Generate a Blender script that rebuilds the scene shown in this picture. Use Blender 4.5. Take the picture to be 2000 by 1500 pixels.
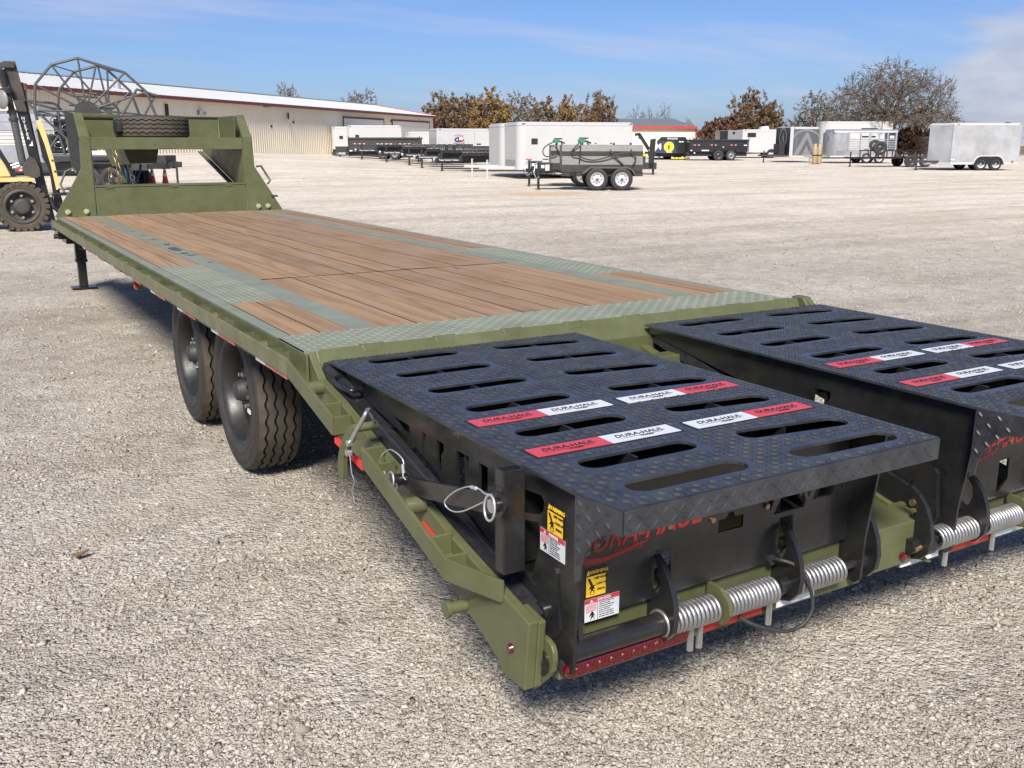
import bpy, bmesh, math, random
import numpy as np
from mathutils import Matrix, Vector, Euler, noise as mnoise

random.seed(7)
rng = np.random.default_rng(7)
for o in list(bpy.data.objects):
    bpy.data.objects.remove(o, do_unlink=True)
SC = bpy.context.scene
COL = SC.collection
R = math.radians

# ------------------------------------------------------------------ camera
CAM = Vector((-2.3578, -3.2921, 1.5755))
YAW, PITCH, FPX = R(30.56), R(-13.884), 1893.9
cd = bpy.data.cameras.new("camera")
cd.sensor_width = 36.0
cd.lens = 36.0 * FPX / 2000.0
cd.clip_start = 0.05
cd.clip_end = 6000
cam = bpy.data.objects.new("camera", cd)
cam.location = CAM
cam.rotation_euler = (R(90) + PITCH, 0, -YAW)
COL.objects.link(cam)
SC.camera = cam

# ------------------------------------------------------------------ sky and sun
SUN_TO = Vector((-0.62, -0.88, 1.0)).normalized()
SUN_EL = math.asin(SUN_TO.z)
SUN_AZ = math.atan2(SUN_TO.x, SUN_TO.y)
world = bpy.data.worlds.new("World")
SC.world = world
world.use_nodes = True
wt = world.node_tree
for n in list(wt.nodes):
    wt.nodes.remove(n)


def wn(t, **k):
    n = wt.nodes.new(t)
    for a, b in k.items():
        setattr(n, a, b)
    return n


def wmath(op, a, b=None, clamp=False):
    n = wn('ShaderNodeMath', operation=op, use_clamp=clamp)
    for i, v in enumerate((a, b)):
        if v is None:
            continue
        if isinstance(v, (int, float)):
            n.inputs[i].default_value = v
        else:
            wt.links.new(v, n.inputs[i])
    return n.outputs[0]


sky = wn('ShaderNodeTexSky', sky_type='NISHITA', sun_disc=False)
sky.sun_elevation = SUN_EL
sky.sun_rotation = SUN_AZ
sky.altitude = 300
sky.air_density = 1.0
sky.dust_density = 1.0
sky.ozone_density = 3.0
tint = wn('ShaderNodeMixRGB', blend_type='MULTIPLY')
tint.inputs[0].default_value = 1.0
tint.inputs[2].default_value = (0.375, 0.455, 0.66, 1)
wt.links.new(sky.outputs[0], tint.inputs[1])
tc = wn('ShaderNodeTexCoord')
sep = wn('ShaderNodeSeparateXYZ')
wt.links.new(tc.outputs['Generated'], sep.inputs[0])
zz = wmath('ADD', wmath('MAXIMUM', sep.outputs[2], 0.0), 0.10)
cmb = wn('ShaderNodeCombineXYZ')
wt.links.new(wmath('DIVIDE', sep.outputs[0], zz), cmb.inputs[0])
wt.links.new(wmath('DIVIDE', sep.outputs[1], zz), cmb.inputs[1])
# thin streaky cirrus
mp = wn('ShaderNodeMapping')
mp.inputs['Rotation'].default_value = (0, 0, R(25))
mp.inputs['Scale'].default_value = (0.55, 1.5, 1)
wt.links.new(cmb.outputs[0], mp.inputs[0])
nz = wn('ShaderNodeTexNoise')
nz.inputs['Scale'].default_value = 0.62
nz.inputs['Detail'].default_value = 7
nz.inputs['Roughness'].default_value = 0.55
wt.links.new(mp.outputs[0], nz.inputs['Vector'])
cir = wn('ShaderNodeMapRange', interpolation_type='SMOOTHSTEP')
cir.inputs[1].default_value = 0.44
cir.inputs[2].default_value = 0.72
cir.inputs[4].default_value = 0.66
wt.links.new(nz.outputs[0], cir.inputs[0])
mixc = wn('ShaderNodeMixRGB')
wt.links.new(cir.outputs[0], mixc.inputs[0])
wt.links.new(tint.outputs[0], mixc.inputs[1])
mixc.inputs[2].default_value = (3.2, 3.45, 4.5, 1)


def cam_dir(px, py):
    f = Vector((math.sin(YAW) * math.cos(PITCH), math.cos(YAW) * math.cos(PITCH), math.sin(PITCH)))
    r = Vector((math.cos(YAW), -math.sin(YAW), 0))
    u = r.cross(f)
    return (f + r * ((px - 1000) / FPX) - u * ((py - 750) / FPX)).normalized()


# the grey cumulus bank low in the north east
cdv = cam_dir(2105, 172)
vsub = wn('ShaderNodeVectorMath', operation='SUBTRACT')
wt.links.new(tc.outputs['Generated'], vsub.inputs[0])
vsub.inputs[1].default_value = cdv
vsc = wn('ShaderNodeVectorMath', operation='MULTIPLY')
wt.links.new(vsub.outputs[0], vsc.inputs[0])
vsc.inputs[1].default_value = (1.0, 1.0, 1.43)
vlen = wn('ShaderNodeVectorMath', operation='LENGTH')
wt.links.new(vsc.outputs[0], vlen.inputs[0])
nz2 = wn('ShaderNodeTexNoise')
nz2.inputs['Scale'].default_value = 16
nz2.inputs['Detail'].default_value = 6
mpz = wn('ShaderNodeMapping')
mpz.inputs['Scale'].default_value = (1, 1, 2.6)
wt.links.new(tc.outputs['Generated'], mpz.inputs[0])
wt.links.new(mpz.outputs[0], nz2.inputs['Vector'])
dd = wmath('ADD', vlen.outputs['Value'], wmath('MULTIPLY', wmath('SUBTRACT', nz2.outputs[0], 0.5), 0.09))
cl = wn('ShaderNodeMapRange', interpolation_type='SMOOTHSTEP')
cl.inputs[1].default_value = 0.128
cl.inputs[2].default_value = 0.082
cl.inputs[3].default_value = 0.0
cl.inputs[4].default_value = 0.80
wt.links.new(dd, cl.inputs[0])
nz3 = wn('ShaderNodeTexNoise')
nz3.inputs['Scale'].default_value = 22
nz3.inputs['Detail'].default_value = 5
wt.links.new(mpz.outputs[0], nz3.inputs['Vector'])
ccol = wn('ShaderNodeMixRGB')
ccol.inputs[1].default_value = (2.75, 2.95, 3.6, 1)
ccol.inputs[2].default_value = (3.5, 3.6, 4.1, 1)
cr = wn('ShaderNodeMapRange')
cr.inputs[1].default_value = 0.35
cr.inputs[2].default_value = 0.65
wt.links.new(nz3.outputs[0], cr.inputs[0])
wt.links.new(cr.outputs[0], ccol.inputs[0])
mix2 = wn('ShaderNodeMixRGB')
wt.links.new(cl.outputs[0], mix2.inputs[0])
wt.links.new(mixc.outputs[0], mix2.inputs[1])
wt.links.new(ccol.outputs[0], mix2.inputs[2])
bg = wn('ShaderNodeBackground')
bg.inputs['Strength'].default_value = 0.115
wt.links.new(mix2.outputs[0], bg.inputs['Color'])
wo = wn('ShaderNodeOutputWorld')
wt.links.new(bg.outputs[0], wo.inputs[0])

sd = bpy.data.lights.new("sun", 'SUN')
sd.energy = 4.3
sd.angle = R(15)
sd.color = (1.0, 0.935, 0.835)
sun = bpy.data.objects.new("sun", sd)
sun.rotation_euler = (-SUN_TO).to_track_quat('-Z', 'Y').to_euler()
sun.location = (0, 0, 30)
COL.objects.link(sun)

SC.view_settings.view_transform = 'Standard'
try:
    SC.view_settings.look = 'None'
except Exception:
    pass
SC.view_settings.gamma = 1
SC.view_settings.exposure = 0.66
SC.view_settings.use_curve_mapping = False

# ------------------------------------------------------------------ helpers
RD = Vector((math.cos(YAW), -math.sin(YAW), 0))     # to the right, level
FD = Vector((math.sin(YAW), math.cos(YAW), 0))      # straight ahead, level


def sstep(a, b, x):
    t = min(1, max(0, (x - a) / (b - a)))
    return t * t * (3 - 2 * t)


def ground_z(x, y):
    """Height of the yard: level round the trailer, rising gently to the far side."""
    dx, dy = x - CAM.x, y - CAM.y
    d = dx * FD.x + dy * FD.y
    l = dx * RD.x + dy * RD.y
    if d < 5:
        return 0.0
    c = 1000 + 1951 * l / d
    z = 0.009 * max(0.0, min(d, 110) - 40)
    z += 0.85 * sstep(36, 60, d) * min(1, max(0, (860 - c) / 450))
    return z


class Spot:
    """A place on the yard: column px (photo pixels) and distance d; turns pixel sizes into metres there."""

    def __init__(s, px, d, z=None, face=False):
        th = math.atan((px - 1000) / 1951) if face else 0.0
        s.turn, s.c = -math.degrees(th), math.cos(th)
        p = CAM + FD * d + RD * ((px - 1000) / 1951 * d)
        s.px, s.d = px, d
        s.gz = ground_z(p.x, p.y) if z is None else z
        s.loc = Vector((p.x, p.y, s.gz))

    def X(s, px):
        return (px - s.px) * s.d / 1951 * s.c

    def Z(s, py):
        return CAM.z - (py - 282) * s.d / 2009 - s.gz


class MB:
    def __init__(s):
        s.v, s.f, s.m, s.s, s.mats = [], [], [], [], []

    def mi(s, mat):
        if mat not in s.mats:
            s.mats.append(mat)
        return s.mats.index(mat)

    def add(s, vs, fs, mat, smooth=False, M=None):
        b = len(s.v)
        if M is not None:
            vs = [tuple(M @ Vector(v)) for v in vs]
        s.v += [tuple(v) for v in vs]
        k = s.mi(mat)
        for f in fs:
            s.f.append(tuple(b + i for i in f))
            s.m.append(k)
            s.s.append(smooth)
        return s

    def box(s, a, b, mat, M=None):
        (x0, y0, z0), (x1, y1, z1) = a, b
        vs = [(x0, y0, z0), (x1, y0, z0), (x1, y1, z0), (x0, y1, z0), (x0, y0, z1), (x1, y0, z1), (x1, y1, z1), (x0, y1, z1)]
        return s.add(vs, [(0, 3, 2, 1), (4, 5, 6, 7), (0, 1, 5, 4), (1, 2, 6, 5), (2, 3, 7, 6), (3, 0, 4, 7)], mat, M=M)

    def hexa(s, vs, mat, M=None):
        return s.add(vs, [(0, 3, 2, 1), (4, 5, 6, 7), (0, 1, 5, 4), (1, 2, 6, 5), (2, 3, 7, 6), (3, 0, 4, 7)], mat, M=M)

    def bar(s, p0, p1, w, h, mat, up=(0, 0, 1)):
        """rectangular bar from p0 to p1, w across, h along up"""
        p0, p1 = Vector(p0), Vector(p1)
        d = (p1 - p0).normalized()
        u = Vector(up)
        sx = d.cross(u)
        if sx.length < 1e-4:
            sx = d.cross(Vector((1, 0, 0)))
        sx.normalize()
        u = sx.cross(d).normalized()
        vs = []
        for p in (p0, p1):
            for a, b in ((-1, -1), (1, -1), (1, 1), (-1, 1)):
                vs.append(p + sx * (a * w / 2) + u * (b * h / 2))
        return s.add(vs, [(0, 3, 2, 1), (4, 5, 6, 7), (0, 1, 5, 4), (1, 2, 6, 5), (2, 3, 7, 6), (3, 0, 4, 7)], mat)

    def prism(s, poly, ax, a, b, mat, M=None):
        n = len(poly)
        mk = {'x': lambda p, t: (t, p[0], p[1]), 'y': lambda p, t: (p[0], t, p[1]), 'z': lambda p, t: (p[0], p[1], t)}[ax]
        vs = [mk(p, a) for p in poly] + [mk(p, b) for p in poly]
        fs = [tuple(range(n))[::-1], tuple(range(n, 2 * n))]
        fs += [(i, (i + 1) % n, n + (i + 1) % n, n + i) for i in range(n)]
        return s.add(vs, fs, mat, M=M)

    def cyl(s, p0, p1, r, mat, n=12, r2=None, caps=True, smooth=True):
        p0, p1 = Vector(p0), Vector(p1)
        d = (p1 - p0).normalized()
        q = d.to_track_quat('Z', 'Y').to_matrix()
        r2 = r if r2 is None else r2
        vs = []
        for p, rr in ((p0, r), (p1, r2)):
            for i in range(n):
                t = 2 * math.pi * i / n
                vs.append(p + q @ Vector((rr * math.cos(t), rr * math.sin(t), 0)))
        s.add(vs, [(i, (i + 1) % n, n + (i + 1) % n, n + i) for i in range(n)], mat, smooth)
        if caps:
            s.add(vs[:n], [tuple(range(n))[::-1]], mat)
            s.add(vs[n:], [tuple(range(n))], mat)
        return s

    def tube(s, pts, r, mat, n=6, closed=False, smooth=True):
        pts = [Vector(p) for p in pts]
        k = len(pts)
        rs = r if isinstance(r, (list, tuple)) else [r] * k
        vs = []
        prev = None
        for i, p in enumerate(pts):
            if closed:
                d = pts[(i + 1) % k] - pts[i - 1]
            else:
                d = pts[min(i + 1, k - 1)] - pts[max(i - 1, 0)]
            d.normalize()
            if prev is None:
                a = Vector((0, 0, 1)) if abs(d.z) < .9 else Vector((1, 0, 0))
                u = d.cross(a).normalized()
            else:
                u = prev - d * prev.dot(d)
                if u.length < 1e-5:
                    u = d.orthogonal()
                u.normalize()
            prev = u
            w = d.cross(u)
            for j in range(n):
                t = 2 * math.pi * j / n
                vs.append(p + (u * math.cos(t) + w * math.sin(t)) * rs[i])
        fs = []
        for i in range(k if closed else k - 1):
            i2 = (i + 1) % k
            for j in range(n):
                fs.append((i * n + j, i * n + (j + 1) % n, i2 * n + (j + 1) % n, i2 * n + j))
        s.add(vs, fs, mat, smooth)
        if not closed:
            s.add(vs[:n], [tuple(range(n))[::-1]], mat)
            s.add(vs[-n:], [tuple(range(n))], mat)
        return s

    def lathe(s, prof, c, d, mat, n=32, smooth=True, closed=False):
        """prof: (radius, height along d)"""
        c = Vector(c)
        q = Vector(d).normalized().to_track_quat('Z', 'Y').to_matrix()
        vs = []
        for r, h in prof:
            for i in range(n):
                t = 2 * math.pi * i / n
                vs.append(c + q @ Vector((r * math.cos(t), r * math.sin(t), h)))
        fs = []
        m = len(prof)
        for k in range(m if closed else m - 1):
            k2 = (k + 1) % m
            for i in range(n):
                fs.append((k * n + i, k * n + (i + 1) % n, k2 * n + (i + 1) % n, k2 * n + i))
        return s.add(vs, fs, mat, smooth)

    def plate(s, outline, holes, thick, M, mat):
        """flat plate with cut-outs, centred on its own plane"""
        cu = bpy.data.curves.new('tmp', 'CURVE')
        cu.dimensions = '2D'
        cu.fill_mode = 'BOTH'
        cu.extrude = thick / 2
        for poly in [outline] + list(holes):
            sp = cu.splines.new('POLY')
            sp.points.add(len(poly) - 1)
            for i, p in enumerate(poly):
                sp.points[i].co = (p[0], p[1], 0, 1)
            sp.use_cyclic_u = True
        return s._curve(cu, M, mat)

    def text(s, body, size, M, mat, ext=0.0006, align='CENTER', bold=0.0, sx=1.0, shear=0.0):
        cu = bpy.data.curves.new('tmp', 'FONT')
        cu.body = body
        cu.size = size
        cu.align_x = align
        cu.align_y = 'CENTER'
        cu.extrude = ext
        cu.offset = bold * size
        cu.shear = shear
        cu.resolution_u = 3
        return s._curve(cu, M @ Matrix.Diagonal((sx, 1, 1, 1)), mat)

    def _curve(s, cu, M, mat):
        ob = bpy.data.objects.new('tmp', cu)
        me = bpy.data.meshes.new_from_object(ob)
        vs = [M @ v.co for v in me.vertices]
        fs = [tuple(p.vertices) for p in me.polygons]
        s.add(vs, fs, mat)
        bpy.data.objects.remove(ob)
        bpy.data.curves.remove(cu)
        bpy.data.meshes.remove(me)
        return s

    def mesh(s, name, fix=True):
        me = bpy.data.meshes.new(name)
        me.from_pydata(s.v, [], s.f)
        for m in s.mats:
            me.materials.append(m)
        me.polygons.foreach_set('material_index', s.m)
        me.polygons.foreach_set('use_smooth', s.s)
        if fix and len(s.f) < 30000:
            bm = bmesh.new()
            bm.from_mesh(me)
            bmesh.ops.recalc_face_normals(bm, faces=bm.faces)
            bm.to_mesh(me)
            bm.free()
        me.update()
        return me

    def build(s, name, parent=None, loc=(0, 0, 0), bevel=0, **kw):
        return link(name, s.mesh(name), parent, loc, bevel, **kw)


def link(name, me, parent=None, loc=(0, 0, 0), bevel=0, label=None, cat=None, group=None, kind=None, rotz=0):
    o = bpy.data.objects.new(name, me)
    COL.objects.link(o)
    o.location = loc
    o.rotation_euler = (0, 0, rotz)
    if parent is not None:
        o.parent = parent
    if bevel:
        b = o.modifiers.new('bevel', 'BEVEL')
        b.width = bevel
        b.segments = 2
        b.limit_method = 'ANGLE'
        b.angle_limit = R(40)
    tag(o, label, cat, group, kind)
    return o


def tag(o, label=None, cat=None, group=None, kind=None):
    if label:
        o['label'] = label
    if cat:
        o['category'] = cat
    if group:
        o['group'] = group
    if kind:
        o['kind'] = kind
    return o


def thing(name, label, cat, loc=(0, 0, 0), rotz=0, group=None):
    o = bpy.data.objects.new(name, None)
    o.empty_display_size = 0.3
    COL.objects.link(o)
    o.location = loc
    o.rotation_euler = (0, 0, rotz)
    return tag(o, label, cat, group)


def copy_tree(o, parent=None):
    c = o.copy()
    COL.objects.link(c)
    if parent is not None:
        c.parent = parent
    for ch in list(o.children):
        copy_tree(ch, c)
    return c


# ------------------------------------------------------------------ materials
def new_mat(name):
    m = bpy.data.materials.new(name)
    m.use_nodes = True
    nt = m.node_tree
    b = nt.nodes['Principled BSDF']
    return m, nt, b


def nd(nt, t, **k):
    n = nt.nodes.new(t)
    for a, b in k.items():
        setattr(n, a, b)
    return n


def ramp(nt, src, stops):
    r = nd(nt, 'ShaderNodeValToRGB')
    e = r.color_ramp.elements
    while len(e) < len(stops):
        e.new(0.5)
    for i, (p, c) in enumerate(stops):
        e[i].position = p
        e[i].color = (c[0], c[1], c[2], 1) if isinstance(c, (tuple, list)) else (c, c, c, 1)
    nt.links.new(src, r.inputs[0])
    return r.outputs[0]


def noise(nt, vec, scale, detail=4, rough=0.55, dist=0):
    n = nd(nt, 'ShaderNodeTexNoise')
    n.inputs['Scale'].default_value = scale
    n.inputs['Detail'].default_value = detail
    n.inputs['Roughness'].default_value = rough
    n.inputs['Distortion'].default_value = dist
    if vec is not None:
        nt.links.new(vec, n.inputs['Vector'])
    return n


def geo_pos(nt):
    return nd(nt, 'ShaderNodeNewGeometry').outputs['Position']


def paint(name, col, rough=0.45, metal=0.0, var=0.12, dust=0.0, scale=6, spec=0.5, bump=0.0, dustcol=(0.45, 0.41, 0.35), coat=0.0):
    """painted or plain surface with uneven tone, dust film and roughness variation"""
    m, nt, b = new_mat(name)
    tcn = nd(nt, 'ShaderNodeTexCoord')
    pos = geo_pos(nt)
    n1 = noise(nt, pos, scale, 6, 0.6)
    lo = tuple(c * (1 - var) for c in col)
    hi = tuple(min(1, c * (1 + var)) for c in col)
    c1 = ramp(nt, n1.outputs[0], [(0.3, lo), (0.7, hi)])
    if dust > 0:
        n2 = noise(nt, pos, scale * 1.7, 8, 0.7)
        f = ramp(nt, n2.outputs[0], [(0.38, 0.0), (0.75, dust)])
        mx = nd(nt, 'ShaderNodeMixRGB')
        nt.links.new(f, mx.inputs[0])
        nt.links.new(c1, mx.inputs[1])
        mx.inputs[2].default_value = (*dustcol, 1)
        c1 = mx.outputs[0]
    nt.links.new(c1, b.inputs['Base Color'])
    n3 = noise(nt, pos, scale * 3, 5, 0.6)
    rr = ramp(nt, n3.outputs[0], [(0.3, max(0.02, rough - 0.08)), (0.7, min(1, rough + 0.1))])
    nt.links.new(rr, b.inputs['Roughness'])
    b.inputs['Metallic'].default_value = metal
    b.inputs['Specular IOR Level'].default_value = spec
    if coat:
        b.inputs['Coat Weight'].default_value = coat
        b.inputs['Coat Roughness'].default_value = 0.12
    if bump:
        n4 = noise(nt, pos, 60, 5, 0.6)
        bp = nd(nt, 'ShaderNodeBump')
        bp.inputs['Strength'].default_value = bump
        bp.inputs['Distance'].default_value = 0.004
        nt.links.new(n4.outputs[0], bp.inputs['Height'])
        nt.links.new(bp.outputs[0], b.inputs['Normal'])
    return m


GREEN = paint('olive_paint', (0.083, 0.092, 0.035), 0.42, dust=0.10, var=0.08, scale=3, bump=0.08)
GREEN_DUSTY = paint('olive_paint_dusty', (0.115, 0.117, 0.052), 0.5, dust=0.5, var=0.1, scale=4, dustcol=(0.25, 0.225, 0.17))
STEEL_WORN = paint('worn_grey_green_steel', (0.180, 0.198, 0.145), 0.55, dust=0.35, var=0.14, scale=5, dustcol=(0.27, 0.26, 0.22))
BLACK = paint('black_paint', (0.012, 0.012, 0.013), 0.3, var=0.2, dust=0.03, coat=0.25)
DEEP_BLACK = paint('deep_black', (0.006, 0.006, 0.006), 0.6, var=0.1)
RIM_BLACK = paint('rim_black', (0.014, 0.014, 0.014), 0.42, var=0.2, dust=0.15, dustcol=(0.10, 0.09, 0.08))
BLACK_MATT = paint('matt_black', (0.018, 0.018, 0.02), 0.55, var=0.2, dust=0.08)
RAMPTOP = paint('black_ramp_paint', (0.024, 0.026, 0.031), 0.33, var=0.2, dust=0.10, scale=9, coat=0.0, dustcol=(0.30, 0.28, 0.25))
GRIP = paint('grip_paint', (0.016, 0.017, 0.021), 0.5, var=0.25, dust=0.03, scale=20, bump=0.5)
RUBBER = paint('tyre_rubber', (0.024, 0.022, 0.020), 0.68, var=0.2, dust=0.28, scale=7, dustcol=(0.105, 0.085, 0.064), bump=0.1)
TREAD = paint('tyre_tread', (0.060, 0.049, 0.037), 0.8, var=0.25, dust=0.4, scale=9, dustcol=(0.12, 0.095, 0.07), bump=0.15)
GROOVE = paint('tyre_groove', (0.013, 0.012, 0.011), 0.85, var=0.2)
RUBBER_FAR = paint('yard_tyre', (0.02, 0.02, 0.021), 0.65, var=0.2, dust=0.25, dustcol=(0.10, 0.09, 0.08))
WHITE = paint('white_trailer_paint', (0.47, 0.47, 0.465), 0.4, var=0.03, dust=0.06, scale=1.2)
WHITE_TRIM = paint('white_trim', (0.47, 0.47, 0.47), 0.35, var=0.02)
SILVER = paint('brushed_aluminium', (0.36, 0.37, 0.385), 0.45, metal=0.6, var=0.12, dust=0.2, scale=1.3, dustcol=(0.42, 0.41, 0.40))
SILVER_OLD = paint('weathered_aluminium', (0.36, 0.37, 0.38), 0.5, metal=0.3, var=0.25, dust=0.4, scale=0.9, dustcol=(0.5, 0.49, 0.48))
CHROME = paint('zinc', (0.60, 0.60, 0.60), 0.3, metal=0.9, var=0.1)
ZINC = paint('galvanised_spring', (0.44, 0.44, 0.44), 0.38, metal=0.85, var=0.12, scale=18)
TANK_GREY = paint('tank_grey', (0.115, 0.115, 0.112), 0.5, var=0.06, dust=0.15)
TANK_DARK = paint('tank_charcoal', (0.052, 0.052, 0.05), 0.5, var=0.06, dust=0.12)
CHARCOAL = paint('charcoal_paint', (0.035, 0.035, 0.037), 0.4, var=0.12, dust=0.12, dustcol=(0.2, 0.19, 0.18))
RED = paint('red_trim', (0.40, 0.045, 0.04), 0.45, var=0.1)
RED_TAPE = paint('red_reflective', (0.62, 0.03, 0.025), 0.4, var=0.06)
WHITE_TAPE = paint('white_reflective', (0.74, 0.76, 0.78), 0.35, var=0.04)
TAPE_DULL_RED = paint('dusty_red_reflective', (0.33, 0.07, 0.05), 0.5, var=0.1, dust=0.3)
TAPE_DULL_WHITE = paint('dusty_white_reflective', (0.42, 0.42, 0.41), 0.5, var=0.1, dust=0.3)
RED_STICK = paint('red_sticker', (0.50, 0.050, 0.058), 0.35, var=0.03)
YELLOW_STICK = paint('yellow_sticker', (0.80, 0.50, 0.03), 0.4, var=0.03)
WHITE_STICK = paint('white_sticker', (0.58, 0.60, 0.62), 0.35, var=0.03)
LOGO_RED = paint('logo_red', (0.36, 0.022, 0.016), 0.4, var=0.05)
INK = paint('black_ink', (0.01, 0.01, 0.01), 0.5, var=0.05)
LENS_RED = paint('red_lens', (0.085, 0.002, 0.004), 0.16, var=0.3, scale=60, spec=0.7, coat=0.6)
LENS_AMBER = paint('amber_lens', (0.30, 0.085, 0.012), 0.15, var=0.2, scale=30)
YELLOW = paint('forklift_yellow', (0.62, 0.47, 0.17), 0.5, var=0.1, dust=0.4, dustcol=(0.66, 0.58, 0.38))
RUST_IRON = paint('worn_iron', (0.045, 0.042, 0.040), 0.6, var=0.35, dust=0.5, scale=4, dustcol=(0.10, 0.07, 0.045))
GREY_TUBE = paint('cage_grey', (0.055, 0.058, 0.062), 0.45, var=0.1, dust=0.1)
BEIGE = paint('beige_cladding', (0.76, 0.68, 0.53), 0.55, var=0.04, dust=0.08, scale=0.4)
DOOR_CREAM = paint('roller_door', (0.72, 0.68, 0.60), 0.5, var=0.03)
ROOF = paint('galvalume_roof', (0.42, 0.43, 0.44), 0.5, metal=0.3, var=0.05, scale=0.5)
ROOF_DARK = paint('grey_roof', (0.17, 0.18, 0.19), 0.5, metal=0.2, var=0.05, scale=0.5)
MAROON = paint('maroon_trim', (0.13, 0.03, 0.028), 0.5, var=0.1)
CONE = paint('cone_orange', (0.80, 0.08, 0.03), 0.5, var=0.05)
BLUE = paint('blue_strap', (0.05, 0.12, 0.28), 0.6, var=0.1)
PUMP_GREEN = paint('pump_green', (0.03, 0.22, 0.12), 0.4, var=0.1)
GOLD = paint('yellow_zinc_chain', (0.50, 0.42, 0.24), 0.35, metal=0.7, var=0.15)
TAN = paint('tan_tank', (0.34, 0.25, 0.14), 0.5, var=0.15, dust=0.2)
GLASS_DARK = paint('dark_window', (0.025, 0.028, 0.03), 0.1, var=0.1)
PALLET = paint('grey_wood', (0.22, 0.17, 0.11), 0.8, var=0.2)
LOGO_BLUE = paint('logo_blue', (0.03, 0.04, 0.10), 0.5, var=0.05)
LOGO_YELLOW = paint('logo_yellow', (0.82, 0.66, 0.04), 0.45, var=0.05)
GRAPHIC = paint('grey_graphic', (0.10, 0.105, 0.115), 0.35, var=0.08)
GRAPHIC2 = paint('light_grey_graphic', (0.20, 0.205, 0.215), 0.35, var=0.08)
WELD = paint('scuffed_bolt', (0.42, 0.42, 0.26), 0.4, metal=0.3, var=0.2)
BOLT = paint('brass_bolt', (0.35, 0.24, 0.14), 0.35, metal=0.8, var=0.2)
CABLE = paint('steel_cable', (0.62, 0.64, 0.66), 0.35, metal=0.7, var=0.1)
STAIN = paint('dark_patch', (0.075, 0.085, 0.075), 0.5, var=0.2)
BARK = paint('oak_bark', (0.085, 0.070, 0.055), 0.9, var=0.3, scale=3)
TWIG = paint('twig_bark', (0.115, 0.095, 0.078), 0.9, var=0.25, scale=2)


def leaf_mat(name, a, b_):
    m, nt, b = new_mat(name)
    n = noise(nt, geo_pos(nt), 1.4, 3)
    nt.links.new(ramp(nt, n.outputs[0], [(0.3, a), (0.7, b_)]), b.inputs['Base Color'])
    b.inputs['Roughness'].default_value = 0.75
    return m


LEAF_RUST = leaf_mat('rust_leaves', (0.105, 0.058, 0.026), (0.20, 0.125, 0.050))
LEAF_GREY = leaf_mat('faded_leaves', (0.125, 0.095, 0.065), (0.20, 0.155, 0.105))
LEAF_ORANGE = leaf_mat('amber_leaves', (0.165, 0.095, 0.030), (0.26, 0.165, 0.055))
LEAF_RED = leaf_mat('russet_leaves', (0.075, 0.035, 0.02), (0.15, 0.068, 0.03))


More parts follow.
